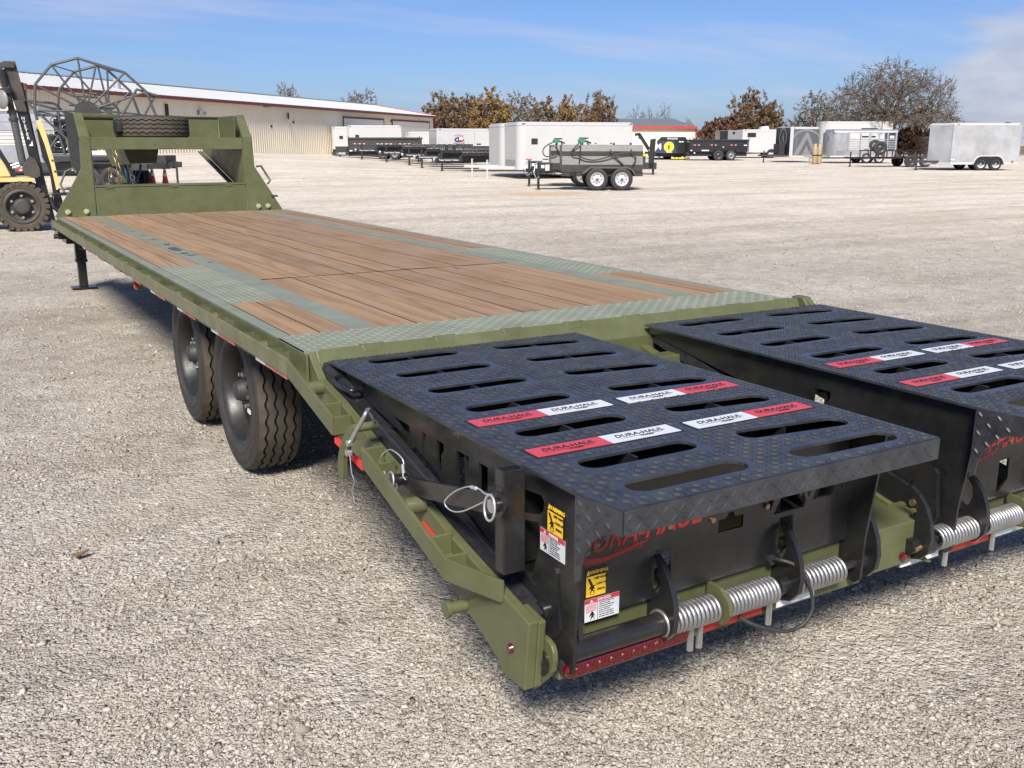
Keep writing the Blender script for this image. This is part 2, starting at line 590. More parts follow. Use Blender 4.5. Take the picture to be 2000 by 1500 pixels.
def plank_mat():
    m, nt, b = new_mat('treated_pine')
    info = nd(nt, 'ShaderNodeObjectInfo')
    pos = geo_pos(nt)
    off = nd(nt, 'ShaderNodeVectorMath', operation='SCALE')
    comb = nd(nt, 'ShaderNodeCombineXYZ')
    nt.links.new(info.outputs['Random'], comb.inputs[0])
    nt.links.new(info.outputs['Random'], comb.inputs[1])
    nt.links.new(comb.outputs[0], off.inputs[0])
    off.inputs['Scale'].default_value = 37
    ad = nd(nt, 'ShaderNodeVectorMath', operation='ADD')
    nt.links.new(pos, ad.inputs[0])
    nt.links.new(off.outputs[0], ad.inputs[1])
    mp_ = nd(nt, 'ShaderNodeMapping')
    mp_.inputs['Scale'].default_value = (1.0, 0.055, 1.0)
    nt.links.new(ad.outputs[0], mp_.inputs[0])
    # cathedral grain: rings seen through a distorted field
    n0 = noise(nt, mp_.outputs[0], 5.5, 2, 0.5)
    wv = nd(nt, 'ShaderNodeMath', operation='MULTIPLY')
    nt.links.new(n0.outputs[0], wv.inputs[0])
    wv.inputs[1].default_value = 46
    sn = nd(nt, 'ShaderNodeMath', operation='SINE')
    nt.links.new(wv.outputs[0], sn.inputs[0])
    mr = nd(nt, 'ShaderNodeMapRange')
    mr.inputs[1].default_value = -1
    mr.inputs[2].default_value = 1
    nt.links.new(sn.outputs[0], mr.inputs[0])
    n1 = noise(nt, mp_.outputs[0], 90, 5, 0.6)
    mx = nd(nt, 'ShaderNodeMixRGB')
    mx.inputs[0].default_value = 0.55
    nt.links.new(mr.outputs[0], mx.inputs[1])
    nt.links.new(n1.outputs[0], mx.inputs[2])
    c = ramp(nt, mx.outputs[0], [(0.12, (0.185, 0.103, 0.046)), (0.45, (0.262, 0.160, 0.080)), (0.8, (0.295, 0.188, 0.098))])
    hs = nd(nt, 'ShaderNodeHueSaturation')
    vr = nd(nt, 'ShaderNodeMapRange')
    vr.inputs[3].default_value = 0.86
    vr.inputs[4].default_value = 1.12
    nt.links.new(info.outputs['Random'], vr.inputs[0])
    nt.links.new(vr.outputs[0], hs.inputs['Value'])
    nt.links.new(c, hs.inputs['Color'])
    # dust and scuffs
    n2 = noise(nt, pos, 2.3, 8, 0.7)
    f = ramp(nt, n2.outputs[0], [(0.40, 0.0), (0.72, 0.55)])
    m2 = nd(nt, 'ShaderNodeMixRGB')
    nt.links.new(f, m2.inputs[0])
    nt.links.new(hs.outputs[0], m2.inputs[1])
    m2.inputs[2].default_value = (0.29, 0.215, 0.155, 1)
    # knots
    vo = nd(nt, 'ShaderNodeTexVoronoi')
    vo.inputs['Scale'].default_value = 2.6
    mp2 = nd(nt, 'ShaderNodeMapping')
    mp2.inputs['Scale'].default_value = (1.0, 0.5, 0.0)
    nt.links.new(ad.outputs[0], mp2.inputs[0])
    nt.links.new(mp2.outputs[0], vo.inputs['Vector'])
    kf = ramp(nt, vo.outputs['Distance'], [(0.028, 0.85), (0.06, 0.0)])
    m3 = nd(nt, 'ShaderNodeMixRGB')
    nt.links.new(kf, m3.inputs[0])
    nt.links.new(m2.outputs[0], m3.inputs[1])
    m3.inputs[2].default_value = (0.07, 0.035, 0.02, 1)
    nt.links.new(m3.outputs[0], b.inputs['Base Color'])
    b.inputs['Roughness'].default_value = 0.72
    bp = nd(nt, 'ShaderNodeBump')
    bp.inputs['Strength'].default_value = 0.35
    bp.inputs['Distance'].default_value = 0.003
    nt.links.new(mx.outputs[0], bp.inputs['Height'])
    nt.links.new(bp.outputs[0], b.inputs['Normal'])
    return m


PLANK = plank_mat()
PLANK_EDGE = paint('shaded_board_edge', (0.030, 0.019, 0.012), 0.9, var=0.3, scale=12)  # near-black board sides, the shade of the gaps put into the colour


def sm(nt, src, a, b_):
    m = nd(nt, 'ShaderNodeMapRange', interpolation_type='SMOOTHSTEP')
    m.inputs[1].default_value = a
    m.inputs[2].default_value = b_
    nt.links.new(src, m.inputs[0])
    return m.outputs[0]


def gravel_mat():
    m, nt, b = new_mat('limestone_gravel')
    pos = geo_pos(nt)
    vs = []
    for sc in (115, 52, 21):
        v = nd(nt, 'ShaderNodeTexVoronoi')
        v.inputs['Scale'].default_value = sc
        v.inputs['Randomness'].default_value = 1
        nt.links.new(pos, v.inputs['Vector'])
        vs.append(v)
    def msc(src, k):
        n = nd(nt, 'ShaderNodeMath', operation='MULTIPLY')
        nt.links.new(src, n.inputs[0])
        n.inputs[1].default_value = k
        return n.outputs[0]

    def add(a, c):
        n = nd(nt, 'ShaderNodeMath', operation='ADD')
        nt.links.new(a, n.inputs[0])
        nt.links.new(c, n.inputs[1])
        return n.outputs[0]
    big = noise(nt, pos, 0.35, 5, 0.6)
    mid = noise(nt, pos, 1.6, 6, 0.65)
    fine = noise(nt, pos, 240, 3, 0.6)

    def hue(v, k=0):
        s = nd(nt, 'ShaderNodeSeparateColor')
        nt.links.new(v.outputs['Color'], s.inputs[0])
        return s.outputs[k]
    stops = [(0.0, (0.21, 0.18, 0.148)), (0.25, (0.34, 0.305, 0.258)), (0.6, (0.43, 0.392, 0.338)), (0.85, (0.53, 0.492, 0.435)), (1.0, (0.66, 0.63, 0.57))]
    c1 = ramp(nt, hue(vs[0]), stops)
    c2 = ramp(nt, hue(vs[1]), stops)
    c3 = ramp(nt, hue(vs[2]), [(0.0, (0.27, 0.235, 0.195)), (0.5, (0.41, 0.37, 0.315)), (1, (0.55, 0.52, 0.46))])
    mx = nd(nt, 'ShaderNodeMixRGB')
    mx.inputs[0].default_value = 0.38
    nt.links.new(c1, mx.inputs[1])
    nt.links.new(c2, mx.inputs[2])
    mx3 = nd(nt, 'ShaderNodeMixRGB')
    f3 = ramp(nt, hue(vs[2], 1), [(0.72, 0.0), (0.80, 0.55)])
    nt.links.new(f3, mx3.inputs[0])
    nt.links.new(mx.outputs[0], mx3.inputs[1])
    nt.links.new(c3, mx3.inputs[2])
    # dusty, packed patches where fines hide the stones
    fd = ramp(nt, mid.outputs[0], [(0.45, 0.0), (0.63, 0.78)])
    mxd = nd(nt, 'ShaderNodeMixRGB')
    nt.links.new(fd, mxd.inputs[0])
    nt.links.new(mx3.outputs[0], mxd.inputs[1])
    dustc = ramp(nt, fine.outputs[0], [(0.3, (0.33, 0.287, 0.232)), (0.7, (0.46, 0.41, 0.342))])
    nt.links.new(dustc, mxd.inputs[2])
    # broad tone changes over the yard
    tone = ramp(nt, big.outputs[0], [(0.3, (0.86, 0.83, 0.79)), (0.52, (1.0, 0.985, 0.965)), (0.72, (1.10, 1.09, 1.08))])
    mt = nd(nt, 'ShaderNodeMixRGB', blend_type='MULTIPLY')
    mt.inputs[0].default_value = 1
    nt.links.new(mxd.outputs[0], mt.inputs[1])
    nt.links.new(tone, mt.inputs[2])
    # clods and scraped streaks that still show at a distance
    v4 = nd(nt, 'ShaderNodeTexVoronoi')
    v4.inputs['Scale'].default_value = 7
    nt.links.new(pos, v4.inputs['Vector'])
    n5 = noise(nt, pos, 5.5, 7, 0.75)
    cl4 = ramp(nt, hue(v4), [(0.0, 0.88), (0.5, 1.0), (1.0, 1.08)])
    cl5 = ramp(nt, n5.outputs[0], [(0.33, 0.88), (0.5, 1.0), (0.68, 1.09)])
    mpl = nd(nt, 'ShaderNodeMapping')
    mpl.inputs['Rotation'].default_value = (0, 0, R(32))
    mpl.inputs['Scale'].default_value = (0.10, 1.1, 1)
    nt.links.new(pos, mpl.inputs[0])
    n6 = noise(nt, mpl.outputs[0], 0.9, 5, 0.6, 0.6)
    cl6 = ramp(nt, n6.outputs[0], [(0.34, (0.87, 0.85, 0.82)), (0.5, (1.0, 1.0, 1.0)), (0.66, (1.09, 1.09, 1.09))])
    for cc in (cl4, cl5, cl6):
        mq = nd(nt, 'ShaderNodeMixRGB', blend_type='MULTIPLY')
        mq.inputs[0].default_value = 1
        nt.links.new(mt.outputs[0], mq.inputs[1])
        nt.links.new(cc, mq.inputs[2])
        mt = mq
    # a patch of orange clay worn through in front of the fuel trailers
    dv = nd(nt, 'ShaderNodeVectorMath', operation='SUBTRACT')
    nt.links.new(pos, dv.inputs[0])
    dv.inputs[1].default_value = CAM + FD * 32.5 + RD * .9 - Vector((0, 0, CAM.z))
    dl = nd(nt, 'ShaderNodeVectorMath', operation='LENGTH')
    nt.links.new(dv.outputs[0], dl.inputs[0])
    da = add(dl.outputs['Value'], msc(n5.outputs[0], -1.6))
    mo = nd(nt, 'ShaderNodeMixRGB')
    nt.links.new(ramp(nt, sm(nt, da, -.4, 1.5), [(0.0, 0.55), (1.0, 0.0)]), mo.inputs[0])
    nt.links.new(mt.outputs[0], mo.inputs[1])
    mo.inputs[2].default_value = (0.36, 0.22, 0.11, 1)
    mt = mo
    # stone colour brightened with distance, for the stronger light the far yard returns
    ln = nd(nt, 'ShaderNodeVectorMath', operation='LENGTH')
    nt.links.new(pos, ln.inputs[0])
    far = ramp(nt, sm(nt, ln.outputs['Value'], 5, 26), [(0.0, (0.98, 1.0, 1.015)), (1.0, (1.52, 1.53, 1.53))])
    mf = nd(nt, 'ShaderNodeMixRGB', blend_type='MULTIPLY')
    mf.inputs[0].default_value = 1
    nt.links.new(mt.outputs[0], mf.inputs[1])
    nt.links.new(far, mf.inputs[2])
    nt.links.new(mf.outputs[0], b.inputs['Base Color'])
    b.inputs['Roughness'].default_value = 0.93
    b.inputs['Specular IOR Level'].default_value = 0.2
    # relief

    h = add(msc(vs[0].outputs['Distance'], -0.5), msc(vs[1].outputs['Distance'], -0.75))
    h = add(h, msc(vs[2].outputs['Distance'], -0.55))
    h = add(h, msc(mid.outputs[0], 1.2))
    h = add(h, msc(n5.outputs[0], 0.5))
    bp = nd(nt, 'ShaderNodeBump')
    bp.inputs['Strength'].default_value = 1.0
    bp.inputs['Distance'].default_value = 0.013
    nt.links.new(h, bp.inputs['Height'])
    nt.links.new(bp.outputs[0], b.inputs['Normal'])
    return m


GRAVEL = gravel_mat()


def stone_mat():
    m, nt, b = new_mat('loose_stone')
    at = nd(nt, 'ShaderNodeAttribute', attribute_name='tone')
    c = ramp(nt, at.outputs['Fac'], [(0.0, (0.17, 0.15, 0.13)), (0.2, (0.31, 0.275, 0.23)), (0.6, (0.43, 0.39, 0.335)), (0.9, (0.47, 0.435, 0.38)), (1, (0.57, 0.54, 0.49))])
    n = noise(nt, geo_pos(nt), 160, 4)
    mt = nd(nt, 'ShaderNodeMixRGB', blend_type='MULTIPLY')
    mt.inputs[0].default_value = 0.5
    nt.links.new(c, mt.inputs[1])
    nt.links.new(ramp(nt, n.outputs[0], [(0.3, 0.7), (0.7, 1.0)]), mt.inputs[2])
    nt.links.new(mt.outputs[0], b.inputs['Base Color'])
    b.inputs['Roughness'].default_value = 0.9
    b.inputs['Specular IOR Level'].default_value = 0.2
    return m


STONE = stone_mat()

# ================================================================== GROUND
def build_ground():
    radii = [0.0]
    r = 0.6
    while r < 3500:
        radii.append(r)
        r *= 1.065 if r < 150 else 1.25
    n = 220
    vs, fs = [(CAM.x, CAM.y, 0)], []
    for r in radii[1:]:
        for i in range(n):
            t = 2 * math.pi * i / n
            x, y = CAM.x + r * math.cos(t), CAM.y + r * math.sin(t)
            z = ground_z(x, y)
            if r < 60:
                z += 0.012 * (mnoise.noise((x * 0.5, y * 0.5, 3.1)) + 0.5 * mnoise.noise((x * 1.7, y * 1.7, 9.1))) - 0.006
            vs.append((x, y, z))
    for i in range(n):
        fs.append((0, 1 + i, 1 + (i + 1) % n))
    for k in range(len(radii) - 2):
        a, b = 1 + k * n, 1 + (k + 1) * n
        for i in range(n):
            j = (i + 1) % n
            fs.append((a + i, b + i, b + j, a + j))
    me = bpy.data.meshes.new('gravel_yard')
    me.from_pydata(vs, [], fs)
    me.polygons.foreach_set('use_smooth', [True] * len(fs))
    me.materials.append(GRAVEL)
    link('gravel_yard', me, kind='structure')


build_ground()


def build_stones():
    """loose crushed stone lying on the yard, thinning with distance"""
    base = np.array([(1, 0, 0), (0, 1, 0), (-1, 0, 0), (0, -1, 0), (0, 0, 1), (0, 0, -1), (.6, .6, .55), (-.6, -.6, .5)], float)
    bm = bmesh.new()
    for v in base:
        bm.verts.new(v)
    bm.verts.ensure_lookup_table()
    bmesh.ops.convex_hull(bm, input=bm.verts)
    bm.verts.ensure_lookup_table()
    bm.verts.index_update()
    base = np.array([v.co[:] for v in bm.verts])
    tri = np.array([[v.index for v in f.verts] for f in bm.faces])
    bm.free()
    K = len(base)
    N = 150000
    u = rng.random(N)
    d = 1.7 / (1 - u * (1 - 1.7 / 24))            # density falls off with distance
    ang = YAW + (rng.random(N) - 0.5) * R(74)
    x = CAM.x + d * np.sin(ang)
    y = CAM.y + d * np.cos(ang)
    size = np.minimum(0.0031 * np.exp(rng.normal(0.28, 0.40, N)) * (0.62 + d * 0.12), 0.0135)
    bigk = rng.random(N) < 0.004
    size = np.where(bigk, size * (1.3 + rng.random(N) * 1.1), size)
    # packed dusty patches carry few loose stones
    keep = np.array([mnoise.noise((float(a) * 0.9, float(b) * 0.9, 0.0)) + 0.5 * mnoise.noise((float(a) * 2.4, float(b) * 2.4, 5.0)) for a, b in zip(x, y)])
    ok = (keep + rng.normal(0, 0.22, N)) > -0.12
    x, y, size, d = x[ok], y[ok], size[ok], d[ok]
    N = len(x)
    vs = np.repeat(base[None], N, 0) * (1 + rng.normal(0, 0.24, (N, K, 1)))
    vs *= size[:, None, None]
    vs[:, :, 0] *= (0.75 + rng.random(N) * 0.75)[:, None]
    vs[:, :, 2] *= (0.5 + rng.random(N) * 0.35)[:, None]
    a = rng.random(N) * 6.283
    ca, sa = np.cos(a)[:, None], np.sin(a)[:, None]
    X = vs[:, :, 0] * ca - vs[:, :, 1] * sa + x[:, None]
    Y = vs[:, :, 0] * sa + vs[:, :, 1] * ca + y[:, None]
    gz = np.array([0.012 * (mnoise.noise((float(p) * 0.5, float(q) * 0.5, 3.1)) + 0.5 * mnoise.noise((float(p) * 1.7, float(q) * 1.7, 9.1))) - 0.006 for p, q in zip(x, y)])
    Z = vs[:, :, 2] + (gz + size * 0.16)[:, None]
    co = np.stack([X, Y, Z], 2).reshape(-1, 3)
    F = (tri[None] + (np.arange(N) * K)[:, None, None]).reshape(-1)
    me = bpy.data.meshes.new('loose_gravel')
    me.vertices.add(N * K)
    me.vertices.foreach_set('co', co.ravel())
    nt_ = N * len(tri)
    me.loops.add(nt_ * 3)
    me.loops.foreach_set('vertex_index', F.astype(np.int32))
    me.polygons.add(nt_)
    me.polygons.foreach_set('loop_start', np.arange(0, nt_ * 3, 3, dtype=np.int32))
    me.update(calc_edges=True)
    at = me.attributes.new('tone', 'FLOAT', 'POINT')
    at.data.foreach_set('value', np.repeat(rng.random(N), K).astype(np.float32))
    me.materials.append(STONE)
    link('loose_gravel', me, kind='stuff', label='loose crushed limestone lying over the yard', cat='gravel')


build_stones()

# a few dead leaves lying on the gravel
for i, (lx, ly, lb) in enumerate([(-2.02, 0.62, 'curled brown dead leaf on gravel left of the near trailer tyres')]):
    mb = MB()
    pts = [(-0.035, 0, .012), (-.015, .018, .004), (.012, .02, .008), (.04, .004, .018), (.015, -.016, .012), (-.015, -.018, .005)]
    mb.add(pts + [(0, 0, 0.014)] + [(p[0] * .97, p[1] * .97, p[2] + .003) for p in pts] + [(0, 0, 0.018)],
           [(k, (k + 1) % 6, 6) for k in range(6)] + [(7 + k, 13, 7 + (k + 1) % 6) for k in range(6)], LEAF_RUST)
    tag(mb.build('dead_leaf', loc=(lx, ly, 0.004)), lb, 'leaf')

# ================================================================== THE TRAILER
H = 0.834
T0 = Vector((0, 3.5, 0))
TR = thing('flatbed_trailer', 'olive green gooseneck flatbed trailer with plank deck and two black ramps', 'trailer', T0)
TL = -T0


def tp(name, mb, bevel=0.0, **k):
    return mb.build(name, TR, TL, bevel, **k)


def sub(name, mb, parent, bevel=0.0, **k):
    return mb.build(name, parent, (0, 0, 0), bevel, **k)


def lug_mb(pts_dirs, mat, L=0.024, W=0.0085, h=0.0028):
    """raised lozenges of tread plate: (point, direction, normal)"""
    mb = MB()
    k = mb.mi(mat)
    P = np.array([p for p, d, n in pts_dirs])
    D = np.array([d for p, d, n in pts_dirs])
    Nn = np.array([n for p, d, n in pts_dirs])
    S = np.cross(Nn, D)
    tmpl = [(-.5, 0, 0), (-.22, .5, 0), (.22, .5, 0), (.5, 0, 0), (.22, -.5, 0), (-.22, -.5, 0), (-.25, 0, 1), (.25, 0, 1)]
    fac = [(0, 1, 6), (1, 2, 7, 6), (2, 3, 7), (3, 4, 7), (4, 5, 6, 7), (5, 0, 6)]
    V = [P + D * (a * L) + S * (b * W) + Nn * (c * h) for a, b, c in tmpl]
    V = np.stack(V, 1).reshape(-1, 3)
    mb.v = [tuple(v) for v in V.tolist()]
    for i in range(len(P)):
        for f in fac:
            mb.f.append(tuple(8 * i + q for q in f))
            mb.m.append(k)
            mb.s.append(False)
    return mb


def lug_grid(o, ux, uy, nx, ny, step, keep=lambda a, b: True):
    o, ux, uy = np.array(o, float), np.array(ux, float), np.array(uy, float)
    n = np.cross(ux, uy)
    out = []
    q = 0.70710678
    for i in range(nx):
        for j in range(ny):
            a, b = (i + .5) * step, (j + .5) * step
            if keep(a, b):
                d = (ux + uy) * q if (i + j) % 2 else (ux - uy) * q
                out.append((o + ux * a + uy * b, d, n))
    return out


def box_part(name, a, b, mat, bevel=0.002, parent=None, **k):
    mb = MB().box(a, b, mat)
    return tp(name, mb, bevel, **k) if parent is None else sub(name, mb, parent, bevel, **k)


# --- deck planks, each one a board of its own
def plank(x0, x1, y0, y1):
    z = H + random.uniform(-0.0012, 0.0012)
    mb = MB().box((x0, y0, H - 0.042), (x1, y1, z), PLANK)
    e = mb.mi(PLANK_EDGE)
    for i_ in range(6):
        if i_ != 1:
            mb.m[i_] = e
    tp('plank', mb, 0.0018)


pw = 1.612 / 9
for i in range(9):
    x0 = -0.806 + i * pw
    g0, g1 = random.uniform(.0022, .0042), random.uniform(.0022, .0042)
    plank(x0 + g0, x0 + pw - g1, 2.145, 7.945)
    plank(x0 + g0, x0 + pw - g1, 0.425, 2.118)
for sx in (-1, 1):
    for k in range(2):
        a = 0.934 + k * 0.124
        for y0, y1 in ((0.425, 1.36), (2.985, 7.945)):
            xa, xb = sorted((sx * (a + .0015), sx * (a + 0.1205)))
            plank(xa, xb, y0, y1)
# dark sheet added under the planks to block light, then the underframe
mb = MB()
mb.box((-1.18, 0.43, H - .07), (1.18, 7.94, H - 0.0425), BLACK_MATT)
for x in (-0.48, 0.48):
    mb.box((x - .06, -0.1, H - .33), (x + .06, 8.6, H - .31), GREEN)
    mb.box((x - .008, -0.1, H - .31), (x + .008, 8.6, H - .10), GREEN)
    mb.box((x - .06, -0.1, H - .10), (x + .06, 8.6, H - .08), GREEN)
for k in range(19):
    y = 0.5 + k * 0.41
    mb.box((-1.2, y - .03, H - .16), (1.2, y + .03, H - .0705), GREEN)
tp('underframe', mb)
# --- steel strips running the length of the deck
for sx in (-1, 1):
    a, b = sorted((sx * 0.808, sx * 0.931))
    st = box_part('deck_strip', (a, 0.425, H - .012), (b, 7.945, H + 0.002), STEEL_WORN, 0.002)
    if sx < 0:
        for (yy, dy, xx, dx) in ((4.05, .32, -.87, .09), (4.42, .10, -.85, .05), (3.72, .07, -.875, .07), (3.58, .04, -.86, .08), (4.9, .03, -.86, .06), (5.3, .025, -.86, .06), (5.7, .03, -.87, .05), (3.1, .03, -.85, .04)):
            n = 9
            m2 = MB()
            m2.add([(xx + dx * .5 * math.cos(6.283 * i / n) * random.uniform(.7, 1.1), yy + dy * .5 * math.sin(6.283 * i / n) * random.uniform(.7, 1.1), H + .0045) for i in range(n)]
                   + [(xx, yy, H + .0045)], [(i, (i + 1) % n, n) for i in range(n)], STAIN)
            sub('paint_stain', m2, st)
# --- tread plates over the wheels and across the tail
for sx in (-1, 1):
    a, b = sorted((sx * 0.933, sx * 1.182))
    pl = box_part('wheel_plate', (a, 1.365, H - .02), (b, 2.98, H + .0015), STEEL_WORN, 0.001)
    sub('tread_pattern', lug_mb(lug_grid((a, 1.37, H + .0015), (1, 0, 0), (0, 1, 0), 8, 52, 0.031), STEEL_WORN, L=.028, W=.011, h=.003), pl, kind='stuff')
pl = box_part('tail_plate', (-1.236, 0.115, H - .012), (1.236, 0.422, H + .0015), STEEL_WORN, 0.001)
sub('tread_pattern', lug_mb(lug_grid((-1.23, 0.118, H + .0015), (1, 0, 0), (0, 1, 0), 79, 10, 0.031), STEEL_WORN, L=.028, W=.011, h=.003), pl, kind='stuff')
# the sloping lip behind the tail plate, with its row of weld tabs
mb = MB()
mb.hexa([(-1.18, 0.113, H - .006), (1.3, 0.113, H - .006), (1.3, 0.058, H - .083), (-1.18, 0.058, H - .083),
         (-1.18, 0.114, H + .0005), (1.3, 0.114, H + .0005), (1.3, 0.064, H - .080), (-1.18, 0.064, H - .080)], GREEN)
mb.box((-1.18, 0.050, H - .20), (1.3, 0.0575, H - .083), GREEN)
lip = tp('tail_lip', mb)
for k in range(8):
    x = -1.02 + k * .31
    mb = MB()
    mb.box((x, .1145, H - .006), (x + .10, .121, H + .0030), GREEN)
    mb.hexa([(x + .01, .111, H - .004), (x + .09, .111, H - .004), (x + .08, .098, H - .024), (x + .02, .098, H - .024),
             (x + .01, .114, H + .003), (x + .09, .114, H + .003), (x + .08, .101, H - .019), (x + .02, .101, H - .019)], GREEN)
    sub('weld_tab', mb, lip)
# cross pieces seen between the ramps
for (y0, z, t) in ((-0.10, .70, .06), (-0.34, .635, .06), (-0.75, .53, .06), (-1.1, .44, .06)):
    box_part('dovetail_crossmember', (-1.16, y0 - .05, z - .07), (1.3, y0 + .03, z), GREEN, 0.004)
for x in (-0.06, 0.30, -0.75, 0.95):
    mb = MB().prism([(0.1, .72), (0.1, .60), (-1.44, .26), (-1.44, .38)], 'x', x - .02, x + .02, GREEN)
    tp('dovetail_runner', mb, 0.003)
# --- side channel, rub rail and stake pockets
for sx in (-1, 1):
    def sxx(*v):
        return [sx * t for t in v]
    mb = MB()
    a, b = sorted((sx * 1.184, sx * 1.236))
    mb.box((a, 0.118, H - .01), (b, 8.0, H), STEEL_WORN)
    a, b = sorted((sx * 1.226, sx * 1.236))
    mb.box((a, 0.10, H - .15), (b, 8.0, H - .0101), GREEN)
    a, b = sorted((sx * 1.19, sx * 1.2259))
    mb.box((a, 0.10, H - .15), (b, 8.0, H - .14), GREEN)
    tp('side_channel', mb, 0.002)
    a, b = sorted((sx * 1.283, sx * 1.295))
    rail = box_part('rub_rail', (a, 0.165, H - .097), (b, 7.985, H - .030), GREEN_DUSTY, 0.0025)
    # end plate at the front corner
    a, b = sorted((sx * 1.2365, sx * 1.295))
    box_part('corner_plate', (a, 7.986, H - .14), (b, 8.0, H - .028), GREEN, 0.002)
    y = 0.30
    k = 0
    while y < 7.8:
        mb = MB()
        for yy in (y, y + 0.085):
            a, b = sorted((sx * 1.2365, sx * 1.2825))
            mb.box((a, yy - .004, H - .097), (b, yy + .004, H - .034), GREEN)
        a, b = sorted((sx * 1.2365, sx * 1.2825))
        mb.box((a, y + .0041, H - .099), (b, y + .0809, H - .094), GREEN)
        tp('stake_pocket', mb)
        if k % 2 == 0 and y < 7.4:
            mb = MB().cyl((sx * 1.2365, y + .30, H - .066), (sx * 1.2825, y + .30, H - .066), 0.024, GREEN, 14)
            tp('pipe_spool', mb)
        y += 0.40 + (0.02 if k % 3 else -0.02)
        k += 1
    # reflective tape under the rail
    y, k = 0.18, 0
    while y < 5.6:
        ln = 0.27 if k % 2 == 0 else 0.13
        a, b = sorted((sx * 1.272, sx * 1.290))
        box_part('reflective_tape', (a, y, H - .114), (b, y + ln, H - .099), TAPE_DULL_RED if k % 2 == 0 else TAPE_DULL_WHITE, 0)
        y += ln + (0.0 if k % 2 == 0 else 0.33)
        k += 1
    # marker lamp
    mb = MB()
    mb.box((sx * 1.2 - .015, 3.76, .60), (sx * 1.2 + .015, 3.80, .685), BLACK_MATT)
    lamp = tp('marker_lamp', mb, .003)
    mb = MB().cyl((sx * 1.2 - .0, 3.759, .625), (sx * 1.2, 3.722, .625), .025, LENS_AMBER, 14, r2=.019)
    sub('lens', mb, lamp)

# ------------------------------------------------------------------ wheels
RT, TW = 0.396, 0.226


def tyre_mesh(zig=0.0075, nz_=30, spare=False):
    mb = MB()
    n = 176
    w = TW / 2
    # crown with four zigzag grooves
    gro = [-0.066, -0.022, 0.022, 0.066]
    cols = [(-w + .012, RT - .008, 0, 0)]
    gw = .0055
    for g in gro:
        cols += [(g - gw, RT, 1, 0), (g - gw * .8, RT - .013, 1, 1), (g + gw * .8, RT - .013, 1, 1), (g + gw, RT, 1, 0)]
    cols.append((w - .012, RT - .008, 0, 0))
    vs = []
    for (x, r, zg, deep) in cols:
        for i in range(n):
            t = 2 * math.pi * i / n
            p = (i * nz_ / n) % 1.0
            tri = (4 * abs(p - .5) - 1)
            xx = x + (zig * max(-.75, min(.75, tri * 1.4)) if zg else 0)
            vs.append((xx, r * math.cos(t), r * math.sin(t)))
    fs_t, fs_g = [], []
    for k in range(len(cols) - 1):
        deep = cols[k][3] or cols[k + 1][3]
        for i in range(n):
            f = (k * n + i, k * n + (i + 1) % n, (k + 1) * n + (i + 1) % n, (k + 1) * n + i)
            (fs_g if deep else fs_t).append(f)
    b = len(mb.v)
    mb.add(vs, fs_t, TREAD)
    k = mb.mi(GROOVE)
    for f in fs_g:
        mb.f.append(tuple(b + i for i in f))
        mb.m.append(k)
        mb.s.append(False)
    # shoulders with fine ribs, side walls, bead
    for sgn in (-1, 1):
        prof = [(RT - .008, w - .012), (RT - .016, w - .004), (RT - .024, w - .002), (RT - .026, w - .005), (RT - .030, w - .001), (RT - .034, w - .004), (RT - .038, w), (RT - .07, w + .004),
                (RT - .085, w + .003), (RT - .088, w + .006), (RT - .094, w + .006), (RT - .098, w + .001), (RT - .122, w - .006), (RT - .132, w - .02), (RT - .14, w - .04)]
        mb.lathe([(r, h * sgn) for r, h in prof], (0, 0, 0), (1, 0, 0), RUBBER, 72)
    return mb.mesh('tyre')


def rim_mesh(sgn=-1, col=None):
    """black steel disc wheel; sgn = the side it is dished towards"""
    col = col or RIM_BLACK
    mb = MB()
    w = TW / 2
    prof = [(RT - .124, w - .012), (RT - .132, w - .006), (RT - .144, w - .010), (RT - .150, w - .035), (RT - .162, w - .06), (RT - .166, w - .10)]
    mb.lathe([(r, h * sgn) for r, h in prof], (0, 0, 0), (1, 0, 0), col, 56)
    # inner barrel back side
    mb.lathe([(RT - .166, (w - .10) * sgn), (RT - .166, -(w - .02) * sgn), (RT - .131, -(w - .015) * sgn)], (0, 0, 0), (1, 0, 0), BLACK_MATT, 40)
    # disc with hand holes
    q = Matrix.Rotation(R(90), 4, 'Y')
    out = [(0.228 * math.cos(t * 6.2832 / 48), 0.228 * math.sin(t * 6.2832 / 48)) for t in range(48)]
    holes = []
    for k in range(8):
        a = (k + .5) * 6.2832 / 8
        cx, cy = .172 * math.cos(a), .172 * math.sin(a)
        holes.append([(cx + .021 * math.cos(t * .5236) * (1.0), cy + .021 * math.sin(t * .5236)) for t in range(12)])
    mb.plate(out, holes, .010, Matrix.Translation(((w - .095) * sgn, 0, 0)) @ q, col)
    mb.lathe([(.118, (w - .089) * sgn), (.108, (w - .072) * sgn), (.080, (w - .066) * sgn), (.0, (w - .066) * sgn)], (0, 0, 0), (1, 0, 0), col, 36)
    # hub and cap
    mb.lathe([(.058, (w - .066) * sgn), (.056, (w - .035) * sgn), (.050, (w - .028) * sgn), (.046, (w - .014) * sgn), (.040, (w - .008) * sgn), (0, (w - .008) * sgn)], (0, 0, 0), (1, 0, 0), BLACK_MATT, 24)
    for k in range(8):
        a = k * 6.2832 / 8
        c = Vector(((w - .067) * sgn, .083 * math.cos(a), .083 * math.sin(a)))
        mb.cyl(c, c + Vector((.026 * sgn, 0, 0)), .0105, CHROME, 6, smooth=False)
    return mb.mesh('rim')


